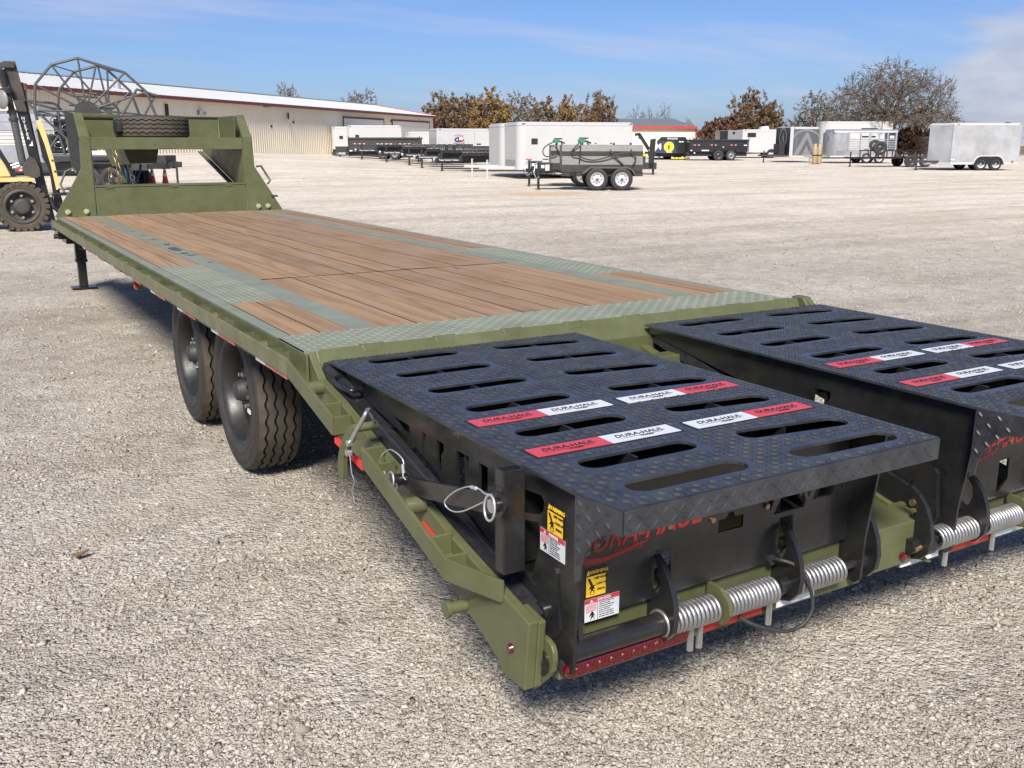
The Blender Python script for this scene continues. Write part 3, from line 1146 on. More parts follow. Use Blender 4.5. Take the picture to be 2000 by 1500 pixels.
TYRE = tyre_mesh()
RIML, RIMR = rim_mesh(-1), rim_mesh(1)
AX = (1.385, 2.40)
for sgn, rm in ((-1, RIML), (1, RIMR)):
    for y in AX:
        t = link('wheel', TYRE, TR, TL + Vector((sgn * 1.074, y, RT)))
        t.rotation_euler = (random.uniform(0, 6), 0, 0)
        r_ = link('rim', rm, t)
        if sgn < 0 and y == AX[0]:
            m2 = MB().box((-.127, -.012, .285), (-.121, .006, .325), WHITE_STICK)
            r2 = sub('tyre_label', m2, t)
            r2.rotation_euler = (R(95) - t.rotation_euler.x, 0, 0)
mb = MB()
for y in AX:
    mb.cyl((-.95, y, RT), (.95, y, RT), .06, BLACK_MATT, 12)
    for sx in (-.62, .62):
        mb.box((sx - .05, y - .45, .30), (sx + .05, y + .45, .335), BLACK_MATT)
        mb.box((sx - .06, y - .08, .25), (sx + .06, y + .08, .30), BLACK_MATT)
tp('axle', mb)
# --- landing jack
mb = MB()
jx, jy = -0.985, 8.52
mb.box((jx - .055, jy - .055, .32), (jx + .055, jy + .055, .80), BLACK)
mb.box((jx - .062, jy - .062, .30), (jx + .062, jy + .062, .33), BLACK)
mb.box((jx - .045, jy - .045, .025), (jx + .045, jy + .045, .30), BLACK)
mb.box((jx - .13, jy - .10, .004), (jx + .13, jy + .10, .022), BLACK)
tp('landing_jack', mb, .004)
jk2 = MB()
jk2.box((1.05 - .055, jy - .055, .30), (1.05 + .055, jy + .055, .80), BLACK)
jk2.box((1.05 - .045, jy - .045, .025), (1.05 + .045, jy + .045, .30), BLACK)
jk2.box((1.05 - .13, jy - .10, .004), (1.05 + .13, jy + .10, .022), BLACK)
tp('landing_jack', jk2, .004)
mb = MB()
mb.box((-1.24, 8.02, .60), (-1.0, 8.35, .70), BLACK)
mb.box((-1.16, 8.1, .54), (-.9, 8.5, .60), BLACK)
mb.cyl((-1.28, 8.05, .63), (-1.10, 8.05, .63), .025, BLACK_MATT)
mb.tube([(-1.02, 8.02, .56), (-1.05, 8.0, .50), (-1.0, 7.98, .48), (-.94, 8.0, .52)], .015, BLACK_MATT)
tp('jack_gearbox', mb, .003)

# ------------------------------------------------------------------ gooseneck headboard
Y0 = 7.95
for sx, cx in ((-1, -0.045), (1, -0.045)):
    def X_(v):
        return cx + sx * v
    # tapered gusset plate and post, one folded sheet facing the deck
    mb = MB()
    mb.prism([(X_(1.215), H + .003), (X_(.915), 1.33), (X_(.905), 1.648), (X_(.800), 1.648), (X_(.806), H + .003)], 'y', Y0 - .012, Y0, GREEN)
    post = tp('neck_post', mb, .003)
    # slanted head of the post, leaning forward
    mb = MB()
    mb.hexa([(X_(.905), Y0 - .012, 1.650), (X_(.800), Y0 - .012, 1.650), (X_(.800), Y0 + .03, 1.640), (X_(.905), Y0 + .03, 1.640),
             (X_(.905), Y0 + .265, 1.902), (X_(.815), Y0 + .265, 1.902), (X_(.815), Y0 + .30, 1.890), (X_(.905), Y0 + .30, 1.890)], GREEN)
    sub('post_head', mb, post, .003)
    # round nose of the fold, drawn by its weld seam
    mb = MB()
    mb.tube([(X_(.85 + .055 * math.cos(t)), Y0 - .0125, 1.640 + .055 * math.sin(t)) for t in np.linspace(math.pi, 2 * math.pi, 10)], .0022, GREEN, 4)
    sub('weld_seam', mb, post)
    # deep side of the post
    mb = MB()
    a, b = sorted((X_(.893), X_(.905)))
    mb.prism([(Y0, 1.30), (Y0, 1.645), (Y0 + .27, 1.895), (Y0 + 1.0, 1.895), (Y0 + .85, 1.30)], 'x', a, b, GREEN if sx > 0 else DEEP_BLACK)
    sub('side_guard', mb, post, .002)
    # neck arm running forward from the post
    mb = MB()
    a, b = sorted((X_(.790), X_(.806)))
    mb.prism([(Y0 + .001, H), (Y0 + .001, 1.64), (9.95, 1.64), (9.8, 1.49), (8.42, 1.145), (8.25, H)], 'x', a, b, GREEN)
    sub('neck_arm', mb, post, .003)
    mb = MB()
    a, b = sorted((X_(.73), X_(.789)))
    mb.hexa([(a, 8.42, 1.145), (b, 8.42, 1.145), (b, 8.25, H), (a, 8.25, H), (a, 8.44, 1.14), (b, 8.44, 1.14), (b, 8.27, H), (a, 8.27, H)], GREEN)
    mb.hexa([(a, 8.42, 1.145), (b, 8.42, 1.145), (b, 9.8, 1.49), (a, 9.8, 1.49), (a, 8.43, 1.13), (b, 8.43, 1.13), (b, 9.81, 1.475), (a, 9.81, 1.475)], GREEN)
    sub('arm_flange', mb, post, .002)
    # bright base bolts
    for bx in ((1.085, .905) if sx < 0 else (.93, 1.04)):
        mb = MB()
        c = Vector((X_(bx), Y0 - .012, H + .052))
        mb.cyl(c, c + Vector((0, -.018, 0)), .028, WELD, 12)
        mb.cyl(c + Vector((0, -.018, 0)), c + Vector((0, -.032, 0)), .017, WELD, 6, smooth=False)
        sub('base_bolt', mb, post, .002)
    # grab handle on the outer edge
    mb = MB()
    if sx < 0:
        hp = [(-1.00, Y0 + .02, 1.285), (-1.03, Y0 + .06, 1.33), (-1.10, Y0 + .08, 1.30), (-1.165, Y0 + .06, 1.17), (-1.14, Y0 + .03, 1.09)]
    else:
        hp = [(.90, Y0 + .02, 1.33), (.965, Y0 + .06, 1.335), (1.02, Y0 + .06, 1.24), (1.06, Y0 + .05, 1.17), (1.02, Y0 + .02, 1.135)]
    mb.tube(hp, .012, GREEN, 8)
    sub('grab_handle', mb, post)
# left black marker bracket on the right gusset
mb = MB().box((1.045, Y0 - .03, .985), (1.115, Y0 + .03, 1.005), BLACK_MATT)
tp('light_bracket', mb, .002)
# cross bar, lower box, lid and hinges
mb = MB().box((-.845, Y0 - .006, 1.522), (.752, Y0 + .02, 1.648), GREEN)
bar = tp('neck_crossbar', mb, .003)
sub('number_plate_holder', MB().box((-.17, Y0 - .009, 1.535), (.02, Y0 - .0065, 1.625), GREEN), bar, .001)
for x in (-.20, .045):
    sub('bolt_boss', MB().cyl((x, Y0 - .006, 1.58), (x, Y0 - .012, 1.58), .01, GREEN, 8), bar)
mb = MB().box((-.838, Y0 - .008, H + .003), (.748, Y0 + .30, 1.132), GREEN)
bx = tp('tool_box', mb, .003)
sub('lid', MB().box((-.850, Y0 - .014, 1.134), (.752, Y0 + .31, 1.150), GREEN), bx, .002)
for x in (-.70, -.03, .56):
    sub('lid_hinge', MB().box((x - .04, Y0 - .016, 1.118), (x + .04, Y0 - .0082, 1.133), GREEN), bx, .001)
for x in (-.838, .748):
    sub('panel_seam', MB().box((x - .003, Y0 - .0105, H + .004), (x + .003, Y0 - .0081, 1.13), GREEN_DUSTY), bx)
r_ = random.Random(4)
mb = MB().tube([(-1.25 + .01 * k, Y0 - .014 + r_.uniform(-.0015, .0015), H + .006 + r_.uniform(-.0015, .0015)) for k in range(242)], .0045, GREEN, 5)
sub('weld_bead', mb, bx)
# tray behind the bar that carries the spare
mb = MB()
mb.box((-.845, Y0 + .021, 1.630), (.752, 8.95, 1.642), GREEN)
mb.box((-.845, 8.951, 1.600), (.752, 8.965, 1.900), GREEN)
mb.box((-.857, Y0 + .31, 1.642), (-.846, 8.95, 1.895), GREEN)
mb.box((.753, Y0 + .31, 1.642), (.764, 8.95, 1.895), GREEN)
mb.box((-.845, 8.93, 1.885), (.752, 8.985, 1.8995), GREEN)
tp('spare_tray', mb, .003)
# roller on the tray's corner
mb = MB().cyl((-.83, 8.55, 1.87), (-.42, 8.72, 1.87), .035, GREEN, 14)
tp('tray_roller', mb)
# neck beam and coupler
mb = MB()
mb.hexa([(-.30, 8.97, 1.36), (.0, 8.97, 1.36), (-.02, 10.4, 1.30), (-.28, 10.4, 1.30), (-.38, 8.97, 1.60), (.06, 8.97, 1.60), (.06, 10.4, 1.60), (-.38, 10.4, 1.60)], GREEN)
tp('neck_beam', mb, .004)
mb = MB()
mb.cyl((-.15, 10.2, .98), (-.15, 10.2, 1.32), .085, GREEN, 20)
mb.box((-.27, 10.05, 1.10), (-.03, 10.35, 1.16), GREEN)
mb.box((-.24, 10.1, .86), (-.06, 10.3, .98), GREEN)
tp('coupler', mb, .004)


def chain(pts, r, mat, lw=.0125):
    mb = MB()
    pts = [Vector(p) for p in pts]
    tot = sum((pts[i + 1] - pts[i]).length for i in range(len(pts) - 1))
    n = int(tot / (r * 2.6))
    for k in range(n):
        t = (k + .5) / n * tot
        i = 0
        while i < len(pts) - 2 and t > (pts[i + 1] - pts[i]).length:
            t -= (pts[i + 1] - pts[i]).length
            i += 1
        d = (pts[i + 1] - pts[i]).normalized()
        c = pts[i] + d * t
        s_ = d.orthogonal().normalized()
        if k % 2:
            s_ = d.cross(s_)
        loop = [c + d * (r * 1.7 * math.cos(a)) + s_ * (r * math.sin(a)) for a in np.linspace(0, 6.2832, 9)[:-1]]
        mb.tube(loop, lw * .5, mat, 5, closed=True)
    return mb


tp('safety_chain', chain([(-.37, 9.6, 1.55), (-.33, 9.55, 1.25), (-.34, 9.5, 1.0), (-.36, 9.45, .86)], .028, GOLD))
tp('safety_chain', chain([(-.44, 9.5, 1.30), (-.45, 9.5, 1.1), (-.42, 9.45, .86)], .028, GOLD))
tp('safety_chain', chain([(-.22, 9.6, 1.55), (-.20, 9.55, 1.25), (-.17, 9.5, 1.05), (-.12, 9.45, .9)], .026, CABLE))
mb = MB()
mb.tube([(-.27, 9.62, 1.58), (-.25, 9.55, 1.2), (-.22, 9.5, .9), (-.20, 9.5, 1.05), (-.15, 9.55, 1.12), (-.08, 9.6, 1.25), (-.04, 9.7, 1.4)], .016, BLUE, 6)
tp('breakaway_cable', mb)

# spare wheel lying in the tray: rests on the trailer, a thing of its own
sp = link('spare_wheel', TYRE, None, (-.13, 8.38, 1.642 + TW / 2 + .008), label='spare wheel lying flat in the tray of the green headboard', cat='spare wheel')
sp.rotation_euler = (0, R(90), R(17))
link('rim', RIMR, sp)
mb = MB().box((-.06, -.10, -.44), (.06, .02, -.385), BLACK_MATT)
sub('valve_cap', mb, sp, .01)

# ------------------------------------------------------------------ dovetail
def resight(poly, xa, xb):
    """measurements taken in the plane x = xa, carried to the parallel plane x = xb"""
    k = (xb - CAM.x) / (xa - CAM.x)
    return [(CAM.y + k * (p[0] - CAM.y), CAM.z + k * (p[1] - CAM.z)) for p in poly]


def smooth_pts(pts, n=6):
    pts = [Vector(p) for p in pts]
    out = []
    for i in range(len(pts) - 1):
        p0, p1, p2, p3 = pts[max(i - 1, 0)], pts[i], pts[i + 1], pts[min(i + 2, len(pts) - 1)]
        for k in range(n):
            t = k / n
            out.append(.5 * ((2 * p1) + (p2 - p0) * t + (2 * p0 - 5 * p1 + 4 * p2 - p3) * t * t + (3 * p1 - p0 - 3 * p2 + p3) * t ** 3))
    out.append(pts[-1])
    return out


def slope(y):
    return 0.834 - 0.274 * max(0.0, -0.04 - y)


YE = -1.449
BTOP = [(.19, .832), (.120, .8315), (.09, .806), (.01, .745), (-.183, .712), (-.35, .672), (-.55, .622), (-.855, .558), (-1.0, .520), (YE, .434)]
EAR = [(-1.383, .368), (-1.404, .376), (-1.430, .379), (-1.450, .378), (-1.470, .371), (-1.480, .356), (-1.483, .335), (-1.477, .303), (-1.455, .275), (-1.397, .216), (-1.383, .208)]
EARC = (-1.428, .310)
for sx, xo in ((-1, -1.222), (1, 1.40)):
    a, b = sorted((xo, xo - sx * .030))
    mb = MB().prism(BTOP + [(YE + .02, .240), (-1.315, .236), (-1.300, .262), (-.958, .388), (0.19, .655)], 'x', a, b, GREEN)
    a, b = sorted((xo - sx * .0301, xo - sx * .052))
    mb.prism([(YE, .430), (YE + .02, .240), (-1.36, .238), (-1.36, .440)], 'x', a, b, GREEN)
    mb.prism([(.19, .830), (.19, .655), (.05, .60), (.05, .745), (.118, .829)], 'x', a, b, GREEN)
    bm_ = tp('dovetail_beam', mb, .004)
    # black grip strip lying on the slope
    a, b = sorted((xo - sx * .031, xo - sx * .112))
    yA, yB = .05, -1.365

    def zs_(y, o=0.0):
        return float(np.interp(-y, [-p[0] for p in BTOP], [p[1] for p in BTOP])) - .026 + o
    c, hw = (a + b) / 2, (b - a) / 2
    mid_ = list(np.linspace(yB, yA, 9))[1:-1]
    rim_ = [(c + hw * math.cos(t), yB - hw * .9 * math.sin(t)) for t in np.linspace(0, math.pi, 9)]
    rim_ += [(a, y) for y in mid_]
    rim_ += [(c - hw * math.cos(t), yA + hw * 1.1 * math.sin(t)) for t in np.linspace(0, math.pi, 9)]
    rim_ += [(b, y) for y in mid_[::-1]]
    k = len(rim_)
    vs = [(p[0], p[1], zs_(p[1], .013)) for p in rim_] + [(p[0], p[1], zs_(p[1], .003)) for p in rim_]
    mb = MB().add(vs, [tuple(range(k)), tuple(range(k, 2 * k))[::-1]] + [(q, (q + 1) % k, k + (q + 1) % k, k + q) for q in range(k)], GRIP)
    sub('grip_strip', mb, bm_)
    a2, b2 = sorted((xo - sx * .0585, xo - sx * .070))
    mb = MB().prism([(y, zs_(y, .0025)) for y in np.linspace(0, -1.365, 8)] + [(y, zs_(y, -.08)) for y in np.linspace(-1.365, 0, 8)], 'x', a2, b2, BLACK)
    sub('strip_web', mb, bm_)
    if sx < 0:
        # hinge ear with its pin
        ear = EAR
        mb = MB().prism(ear, 'x', -1.1695, -1.155, GREEN)
        sub('hinge_ear', mb, bm_, .003)
        ec = EARC
        mb = MB().cyl((-1.1697, *ec), (-1.175, *ec), .036, BLACK, 20)
        mb.cyl((-1.175, *ec), (-1.178, *ec), .014, BLACK_MATT, 10)
        sub('hinge_pin', mb, bm_, .002)
        mb = MB().cyl((-1.2225, -1.365, .330), (-1.231, -1.365, .330), .0135, LENS_RED, 14, r2=.009)
        sub('marker_lens', mb, bm_)
        mb = MB().cyl((-1.2225, -1.12, .345), (-1.275, -1.12, .345), .017, GREEN, 14)
        mb.cyl((-1.275, -1.12, .345), (-1.287, -1.12, .345), .023, GREEN, 14)
        sub('tie_down_peg', mb, bm_)
        # upper rub rail box
        mb = MB()
        xo1, xi1 = -1.295, -1.2225
        top0, top1, ht = .804, .694, .066
        mb.hexa([(xo1, .164, top0 - ht), (xo1 + .011, .164, top0 - ht), (xo1 + .011, -.305, top1 - ht), (xo1, -.305, top1 - ht),
                 (xo1, .164, top0), (xo1 + .011, .164, top0), (xo1 + .011, -.305, top1), (xo1, -.305, top1)], GREEN)
        for yy in (-.205, -.300):
            zt_ = top0 + (top1 - top0) * (.164 - yy) / .469
            mb.hexa([(xo1 + .0111, yy, zt_ - ht), (xi1, yy, zt_ - ht), (xi1, yy - .007, zt_ - ht - .002), (xo1 + .0111, yy - .007, zt_ - ht - .002),
                     (xo1 + .0111, yy, zt_ - .003), (xi1, yy, zt_ - .003), (xi1, yy - .007, zt_ - .005), (xo1 + .0111, yy - .007, zt_ - .005)], GREEN)
        mb.hexa([(xo1 + .0111, -.212, .640), (xi1, -.212, .640), (xi1, -.30, .622), (xo1 + .0111, -.30, .622),
                 (xo1 + .0111, -.212, .645), (xi1, -.212, .645), (xi1, -.30, .627), (xo1 + .0111, -.30, .627)], GREEN)
        r1 = tp('rub_rail', mb, .002)
        mb = MB().cyl((xo1 + .0115, -.02, .725), (xi1, -.02, .725), .026, GREEN, 16)
        sub('pipe_spool', mb, r1)
        # lower rub rail box, ending in a plate bent back to the beam
        mb = MB()
        yA, zA, yB, zB = -.562, .662, -1.135, .505
        mb.hexa([(xo1, yA, zA - ht), (xo1 + .011, yA, zA - ht), (xo1 + .011, yB, zB - ht), (xo1, yB, zB - ht),
                 (xo1, yA, zA), (xo1 + .011, yA, zA), (xo1 + .011, yB, zB), (xo1, yB, zB)], GREEN)
        mb.hexa([(xo1, yB - .0005, zB - ht), (xo1 + .011, yB - .0005, zB - ht), (xi1 + .004, -1.325, .440), (xi1 - .008, -1.325, .440),
                 (xo1, yB - .0005, zB), (xo1 + .011, yB - .0005, zB), (xi1 + .004, -1.325, .500), (xi1 - .008, -1.325, .500)], GREEN)
        for yy in (-.57, -.66, -1.035, -1.125):
            zt_ = zA + (zB - zA) * (yA - yy) / (yA - yB)
            mb.hexa([(xo1 + .0111, yy, zt_ - ht), (xi1, yy, zt_ - ht), (xi1, yy - .007, zt_ - ht - .002), (xo1 + .0111, yy - .007, zt_ - ht - .002),
                     (xo1 + .0111, yy, zt_ - .003), (xi1, yy, zt_ - .003), (xi1, yy - .007, zt_ - .005), (xo1 + .0111, yy - .007, zt_ - .005)], GREEN)
        for ya, yb in ((-.577, -.653), (-1.042, -1.118)):
            za = zA + (zB - zA) * (yA - ya) / (yA - yB) - ht
            zb = zA + (zB - zA) * (yA - yb) / (yA - yB) - ht
            mb.hexa([(xo1 + .0111, ya, za), (xi1, ya, za), (xi1, yb, zb), (xo1 + .0111, yb, zb),
                     (xo1 + .0111, ya, za + .005), (xi1, ya, za + .005), (xi1, yb, zb + .005), (xo1 + .0111, yb, zb + .005)], GREEN)
        r2_ = tp('rub_rail', mb, .002)
        mb = MB().cyl((xo1 + .0115, -.86, .555), (xi1, -.86, .555), .026, GREEN, 16)
        sub('pipe_spool', mb, r2_)
        # tape strips glimpsed under the rails
        mb = MB().hexa([(-1.285, -.30, .600), (-1.272, -.30, .600), (-1.272, -.54, .572), (-1.285, -.54, .572), (-1.285, -.30, .618), (-1.272, -.30, .618), (-1.272, -.54, .590), (-1.285, -.54, .590)], RED_TAPE)
        tp('reflective_tape', mb)
        mb = MB().hexa([(-1.2225, -.86, .470), (-1.2265, -.86, .470), (-1.2265, -1.03, .428), (-1.2225, -1.03, .428), (-1.2225, -.86, .500), (-1.2265, -.86, .500), (-1.2265, -1.03, .458), (-1.2225, -1.03, .458)], RED_TAPE)
        tp('reflective_tape', mb)
        # pull handle and its bright latch rod
        mb = MB()
        q_ = Matrix(((0, 0, 1, -1.306), (1, 0, 0, 0), (0, 1, 0, 0), (0, 0, 0, 1)))
        lp = resight([(-0.101, 0.589), (-0.050, 0.545), (-0.016, 0.508), (0.012, 0.46), (0.026, 0.424), (0.035, 0.367), (0.005, .355), (-0.022, 0.370), (-0.035, 0.449), (-0.094, 0.517), (-.135, .555), (-0.150, 0.590), (-.128, .602)], -1.15, -1.306)
        mb.plate(lp, [], .014, q_, GREEN)
        lv = tp('latch_handle', mb, .003)
        sub('handle_pivot', MB().cyl((-1.298, -.53, .712), (-1.225, -.53, .712), .014, GREEN, 10), lv)
        rd = resight([(-0.100, 0.525), (-.16, .585), (-0.220, 0.648), (-0.218, 0.668), (-0.190, 0.665), (-0.151, 0.638), (-.12, .61)], -1.15, -1.316)
        mb = MB().tube(smooth_pts([(-1.320, *rd[0]), (-1.318, *rd[1]), (-1.312, *rd[2]), (-1.302, *rd[3]), (-1.285, *rd[4]), (-1.262, *rd[5]), (-1.245, *rd[6])]), .0068, CHROME, 8)
        sub('latch_rod', mb, lv)
        yy, zz_ = rd[0]
        for dz in (.0, -.035):
            sub('latch_nut', MB().cyl((-1.330, yy + .012 * (dz < 0), zz_ + dz), (-1.313, yy + .012 * (dz < 0), zz_ + dz), .0115, CHROME, 8), lv)
        mb = MB().tube(smooth_pts([(-1.322, yy, zz_ - .035), (-1.326, yy - .018, zz_ - .09), (-1.322, yy - .03, zz_ - .12), (-1.324, yy - .012, zz_ - .15), (-1.322, yy - .026, zz_ - .19)], 4), .0018, CHROME, 4)
        sub('latch_wire', mb, lv)
# tail crossmember, centre plate and lamps
mb = MB()
mb.box((-1.100, -1.43, .262), (-.032, -1.33, .425), GREEN)
mb.box((.182, -1.43, .262), (1.34, -1.33, .425), GREEN)
tp('tail_crossmember', mb, .008)
mb = MB()
mb.prism([(-1.482, .432), (-1.482, .292), (-1.30, .25), (-.95, .33), (-.95, .50)], 'x', -.030, .180, GREEN)
cp = tp('centre_beam', mb, .004)
for (x, z) in ((-.010, .318), (.130, .322)):
    m2 = MB().cyl((x, -1.483, z), (x, -1.495, z), .014, LENS_RED if x > 0 else BOLT, 12, r2=.010)
    sub('marker_lens' if x > 0 else 'tail_bolt', m2, cp)
er = [(-1.44, .435), (-1.50, .43)] + [(-1.515 + .062 * math.cos(t), .352 + .062 * math.sin(t)) for t in np.linspace(math.pi * .45, -math.pi * .5, 9)] + [(-1.44, .285)]
sub('hinge_ear', MB().prism(er, 'x', .222, .242, GREEN), cp, .003)
mb = MB().cyl((.222, -1.51, .352), (.178, -1.51, .352), .030, BLACK, 14)
mb.cyl((.178, -1.51, .352), (.150, -1.51, .347), .010, BOLT, 8)
sub('hinge_pin', mb, cp, .002)
# lower lamp bar under the tail
mb = MB()
mb.box((-1.140, -1.462, .262), (-.032, -1.4315, .292), GREEN)
mb.box((.182, -1.462, .262), (1.34, -1.4315, .292), GREEN)
tp('lamp_bar', mb, .003)


def capsule(x0, x1, z, r, n=8):
    return [(x1 - r + r * math.cos(t), z + r * math.sin(t)) for t in np.linspace(-math.pi / 2, math.pi / 2, n)] + [(x0 + r + r * math.cos(t), z + r * math.sin(t)) for t in np.linspace(math.pi / 2, 3 * math.pi / 2, n)]


for x0, x1 in ((-1.142, -.745), (1.0, 1.33)):
    mb = MB().prism(capsule(x0, x1, .300, .021), 'y', -1.500, -1.463, LENS_RED)
    tl = tp('tail_lamp', mb, .006)
    m2 = MB().prism(capsule(x0 - .004, x1 + .004, .300, .025), 'y', -1.478, -1.4625, BLACK_MATT)
    sub('lamp_gasket', m2, tl)
    m3 = MB()
    k = int((x1 - x0 - .04) / .036)
    for i in range(k):
        c = (x0 + .032 + i * .036, -1.501, .300)
        m3.cyl(c, (c[0], -1.5045, c[2]), .0125, LENS_RED, 10, r2=.009)
    sub('led_lens', m3, tl)
for x0, x1, m_ in ((-.685, -.450, RED_TAPE), (-.410, -.238, WHITE_TAPE), (.150, .335, WHITE_TAPE), (.385, .600, RED_TAPE), (.64, .80, WHITE_TAPE)):
    box_part('reflective_tape', (x0, -1.468, .272), (x1, -1.4625, .306), m_, 0)
# short U-bolts hanging under the tail
for x in (-.722, -.690, -.43, .36, .61):
    mb = MB().cyl((x, -1.475, .33), (x, -1.475, .235), .010, CHROME, 8)
    tp('u_bolt', mb, .001)
for x in (-.706, -.42, .37):
    box_part('spring_bracket', (x - .016, -1.48, .275), (x + .016, -1.4685, .33), GREEN, .003)

# ------------------------------------------------------------------ ramps
SPX, SPY, SPZ = 0, -1.488, .352


def stadium(xa, xb, y, w=.040, skew=0.0, n=7):
    out = [(xb - w + w * math.cos(t), y + skew + w * math.sin(t)) for t in np.linspace(-math.pi / 2, math.pi / 2, n)]
    out += [(xa + w + w * math.cos(t), y + w * math.sin(t)) for t in np.linspace(math.pi / 2, 3 * math.pi / 2, n)]
    return out


def sticker_text(mb, M, w, h, lines, mat, size, **k):
    for i, t in enumerate(lines):
        mb.text(t, size, M @ Matrix.Translation((0, h * (.5 - (i + .5) / len(lines)), 0)), mat, ext=.0004, **k)


def plane_m(o, ux, uy):
    ux, uy = Vector(ux).normalized(), Vector(uy).normalized()
    n = ux.cross(uy)
    return Matrix(((ux.x, uy.x, n.x, o[0]), (ux.y, uy.y, n.y, o[1]), (ux.z, uy.z, n.z, o[2]), (0, 0, 0, 1)))


def warning_sticker(parent, o, ux, uy, w, h):
    """black and yellow hand warning; o = centre"""
    M = plane_m(o, ux, uy)
    mb = MB()
    mb.plate([(-w / 2, -h / 2), (w / 2, -h / 2), (w / 2, h / 2), (-w / 2, h / 2)], [], .001, M, INK)
    t = Matrix.Translation
    mb.plate([(-w * .47, -h * .47), (w * .47, -h * .47), (w * .47, h * .22), (-w * .47, h * .22)], [], .0006, M @ t((0, 0, .0009)), YELLOW_STICK)
    mb.text('WARNING', w * .20, M @ t((w * .10, h * .35, .001)), YELLOW_STICK, bold=.01)
    mb.plate([(-w * .46, h * .27), (-w * .32, h * .27), (-w * .39, h * .45)], [], .0006, M @ t((0, 0, .0009)), YELLOW_STICK)
    for i, s_ in enumerate(('KEEP HANDS', 'CLEAR OF', 'SPRING')):
        mb.text(s_, w * .125, M @ t((w * .24, h * (.13 - .2 * i), .0016)), INK, bold=.012, sx=.9)
    # hand with pinched fingers
    mb.plate([(-w * .42, h * .16), (-w * .30, h * .16), (-w * .13, -h * .10), (-w * .02, -h * .08), (-w * .10, -h * .15), (-w * .04, -h * .24), (-w * .13, -h * .20), (-w * .10, -h * .38), (-w * .18, -h * .24), (-w * .26, -h * .38), (-w * .24, -h * .2), (-w * .36, -h * .22), (-w * .26, -h * .10)], [], .0005, M @ t((0, 0, .0015)), INK)
    mb.tube([M @ Vector((-w * .17 + w * .13 * math.cos(a), -h * .34 + h * .08 * math.sin(a), .0016)) for a in np.linspace(0, 6.283, 10)[:-1]], w * .010, INK, 4, closed=True)
    return sub('warning_sticker', mb, parent)


def danger_sticker(parent, o, ux, uy, w, h):
    M = plane_m(o, ux, uy)
    t = Matrix.Translation
    mb = MB()
    mb.plate([(-w / 2, -h / 2), (w / 2, -h / 2), (w / 2, h / 2), (-w / 2, h / 2)], [], .001, M, WHITE_STICK)
    mb.plate([(-w * .5, h * .30), (w * .5, h * .30), (w * .5, h * .5), (-w * .5, h * .5)], [], .0006, M @ t((0, 0, .0009)), RED_STICK)
    mb.text('DANGER', h * .17, M @ t((w * .05, h * .40, .0014)), WHITE_STICK, bold=.015)
    mb.plate([(-w * .36, h * .34), (-w * .26, h * .34), (-w * .31, h * .46)], [], .0005, M @ t((0, 0, .0014)), WHITE_STICK)
    mb.box((-w * .135, -h * .48, .0008), (-w * .125, h * .28, .0013), INK, M=M)
    for i, s_ in enumerate(('Stand clear of ramp when', 'raising or lowering.', 'Keep hands and feet away', 'from moving parts and', 'springs under load.', 'Do not use a damaged or', 'bent ramp. Check all pins', 'and latches before towing.')):
        mb.text(s_, h * .072, M @ t((-w * .09, h * (.25 - .092 * i), .0011)), INK, align='LEFT', ext=.0003, bold=.006)
    for i in range(7):
        mb.plate([(-w * .46, h * (.20 - .05 * i)), (-w * .16, h * (.26 - .05 * i)), (-w * .16, h * (.275 - .05 * i)), (-w * .46, h * (.215 - .05 * i))], [], .0005, M @ t((0, 0, .0009)), RED_STICK)
    mb.plate([(-w * .34, -h * .46), (-w * .30, -h * .22), (-w * .38, -h * .30), (-w * .32, -h * .12), (-w * .28, -h * .06), (-w * .25, -h * .13), (-w * .20, -h * .30), (-w * .26, -h * .24), (-w * .20, -h * .46), (-w * .27, -h * .32)], [], .0005, M @ t((0, 0, .0009)), INK)
    return sub('danger_sticker', mb, parent)


def deck_sticker(parent, xa, xb, y, redleft):
    """flat red and white name strip let into the tread"""
    h, m_ = .070, (xa + xb) / 2
    z = ZT + .0012
    mb = MB()
    mb.box((xa - .006, y - h / 2 - .005, z - .001), (xb + .006, y + h / 2 + .009, z - .0001), INK)
    a, b = (xa, m_ - .0), (m_ + .0, xb)
    mb.box((a[0], y - h / 2, z), (a[1], y + h / 2, z + .0012), RED_STICK if redleft else WHITE_STICK)
    mb.box((b[0], y - h / 2, z), (b[1], y + h / 2, z + .0012), WHITE_STICK if redleft else RED_STICK)
    for c in ((a[0] + a[1]) / 2, (b[0] + b[1]) / 2):
        M = plane_m((c, y + .006, z + .0016), (1, 0, 0), (0, 1, 0))
        mb.text('DURA-HAUL', .031, M, INK, ext=.0004, bold=.012, sx=.95, shear=.25)
        mb.text('TRAILERS', .011, plane_m((c + .01, y - .018, z + .0016), (1, 0, 0), (0, 1, 0)), INK, ext=.0004, bold=.01, shear=.25)
        mb.plate([(-.085, -.0135), (-.04, -.0125), (.07, -.011), (.07, -.009), (-.04, -.0105)], [], .0006, plane_m((c, y, z + .0014), (1, 0, 0), (0, 1, 0)), INK)
    return sub('name_sticker', mb, parent)


ZT = 0.800        # top of the ramps
ROWY = [-.038, -.290, -.542, -.803, -1.095, -1.404, -1.596]


def hook_poly(k=1.0):
    return [(-1.452, .535), (-1.485, .515), (-1.515, .480), (-1.535, .435), (-1.543, .385), (-1.535, .340), (-1.510, .310), (-1.475, .298), (-1.435, .305), (-1.405, .330), (-1.395, .370), (-1.405, .405), (-1.445, .412), (-1.470, .425), (-1.482, .455), (-1.478, .490), (-1.458, .515)]


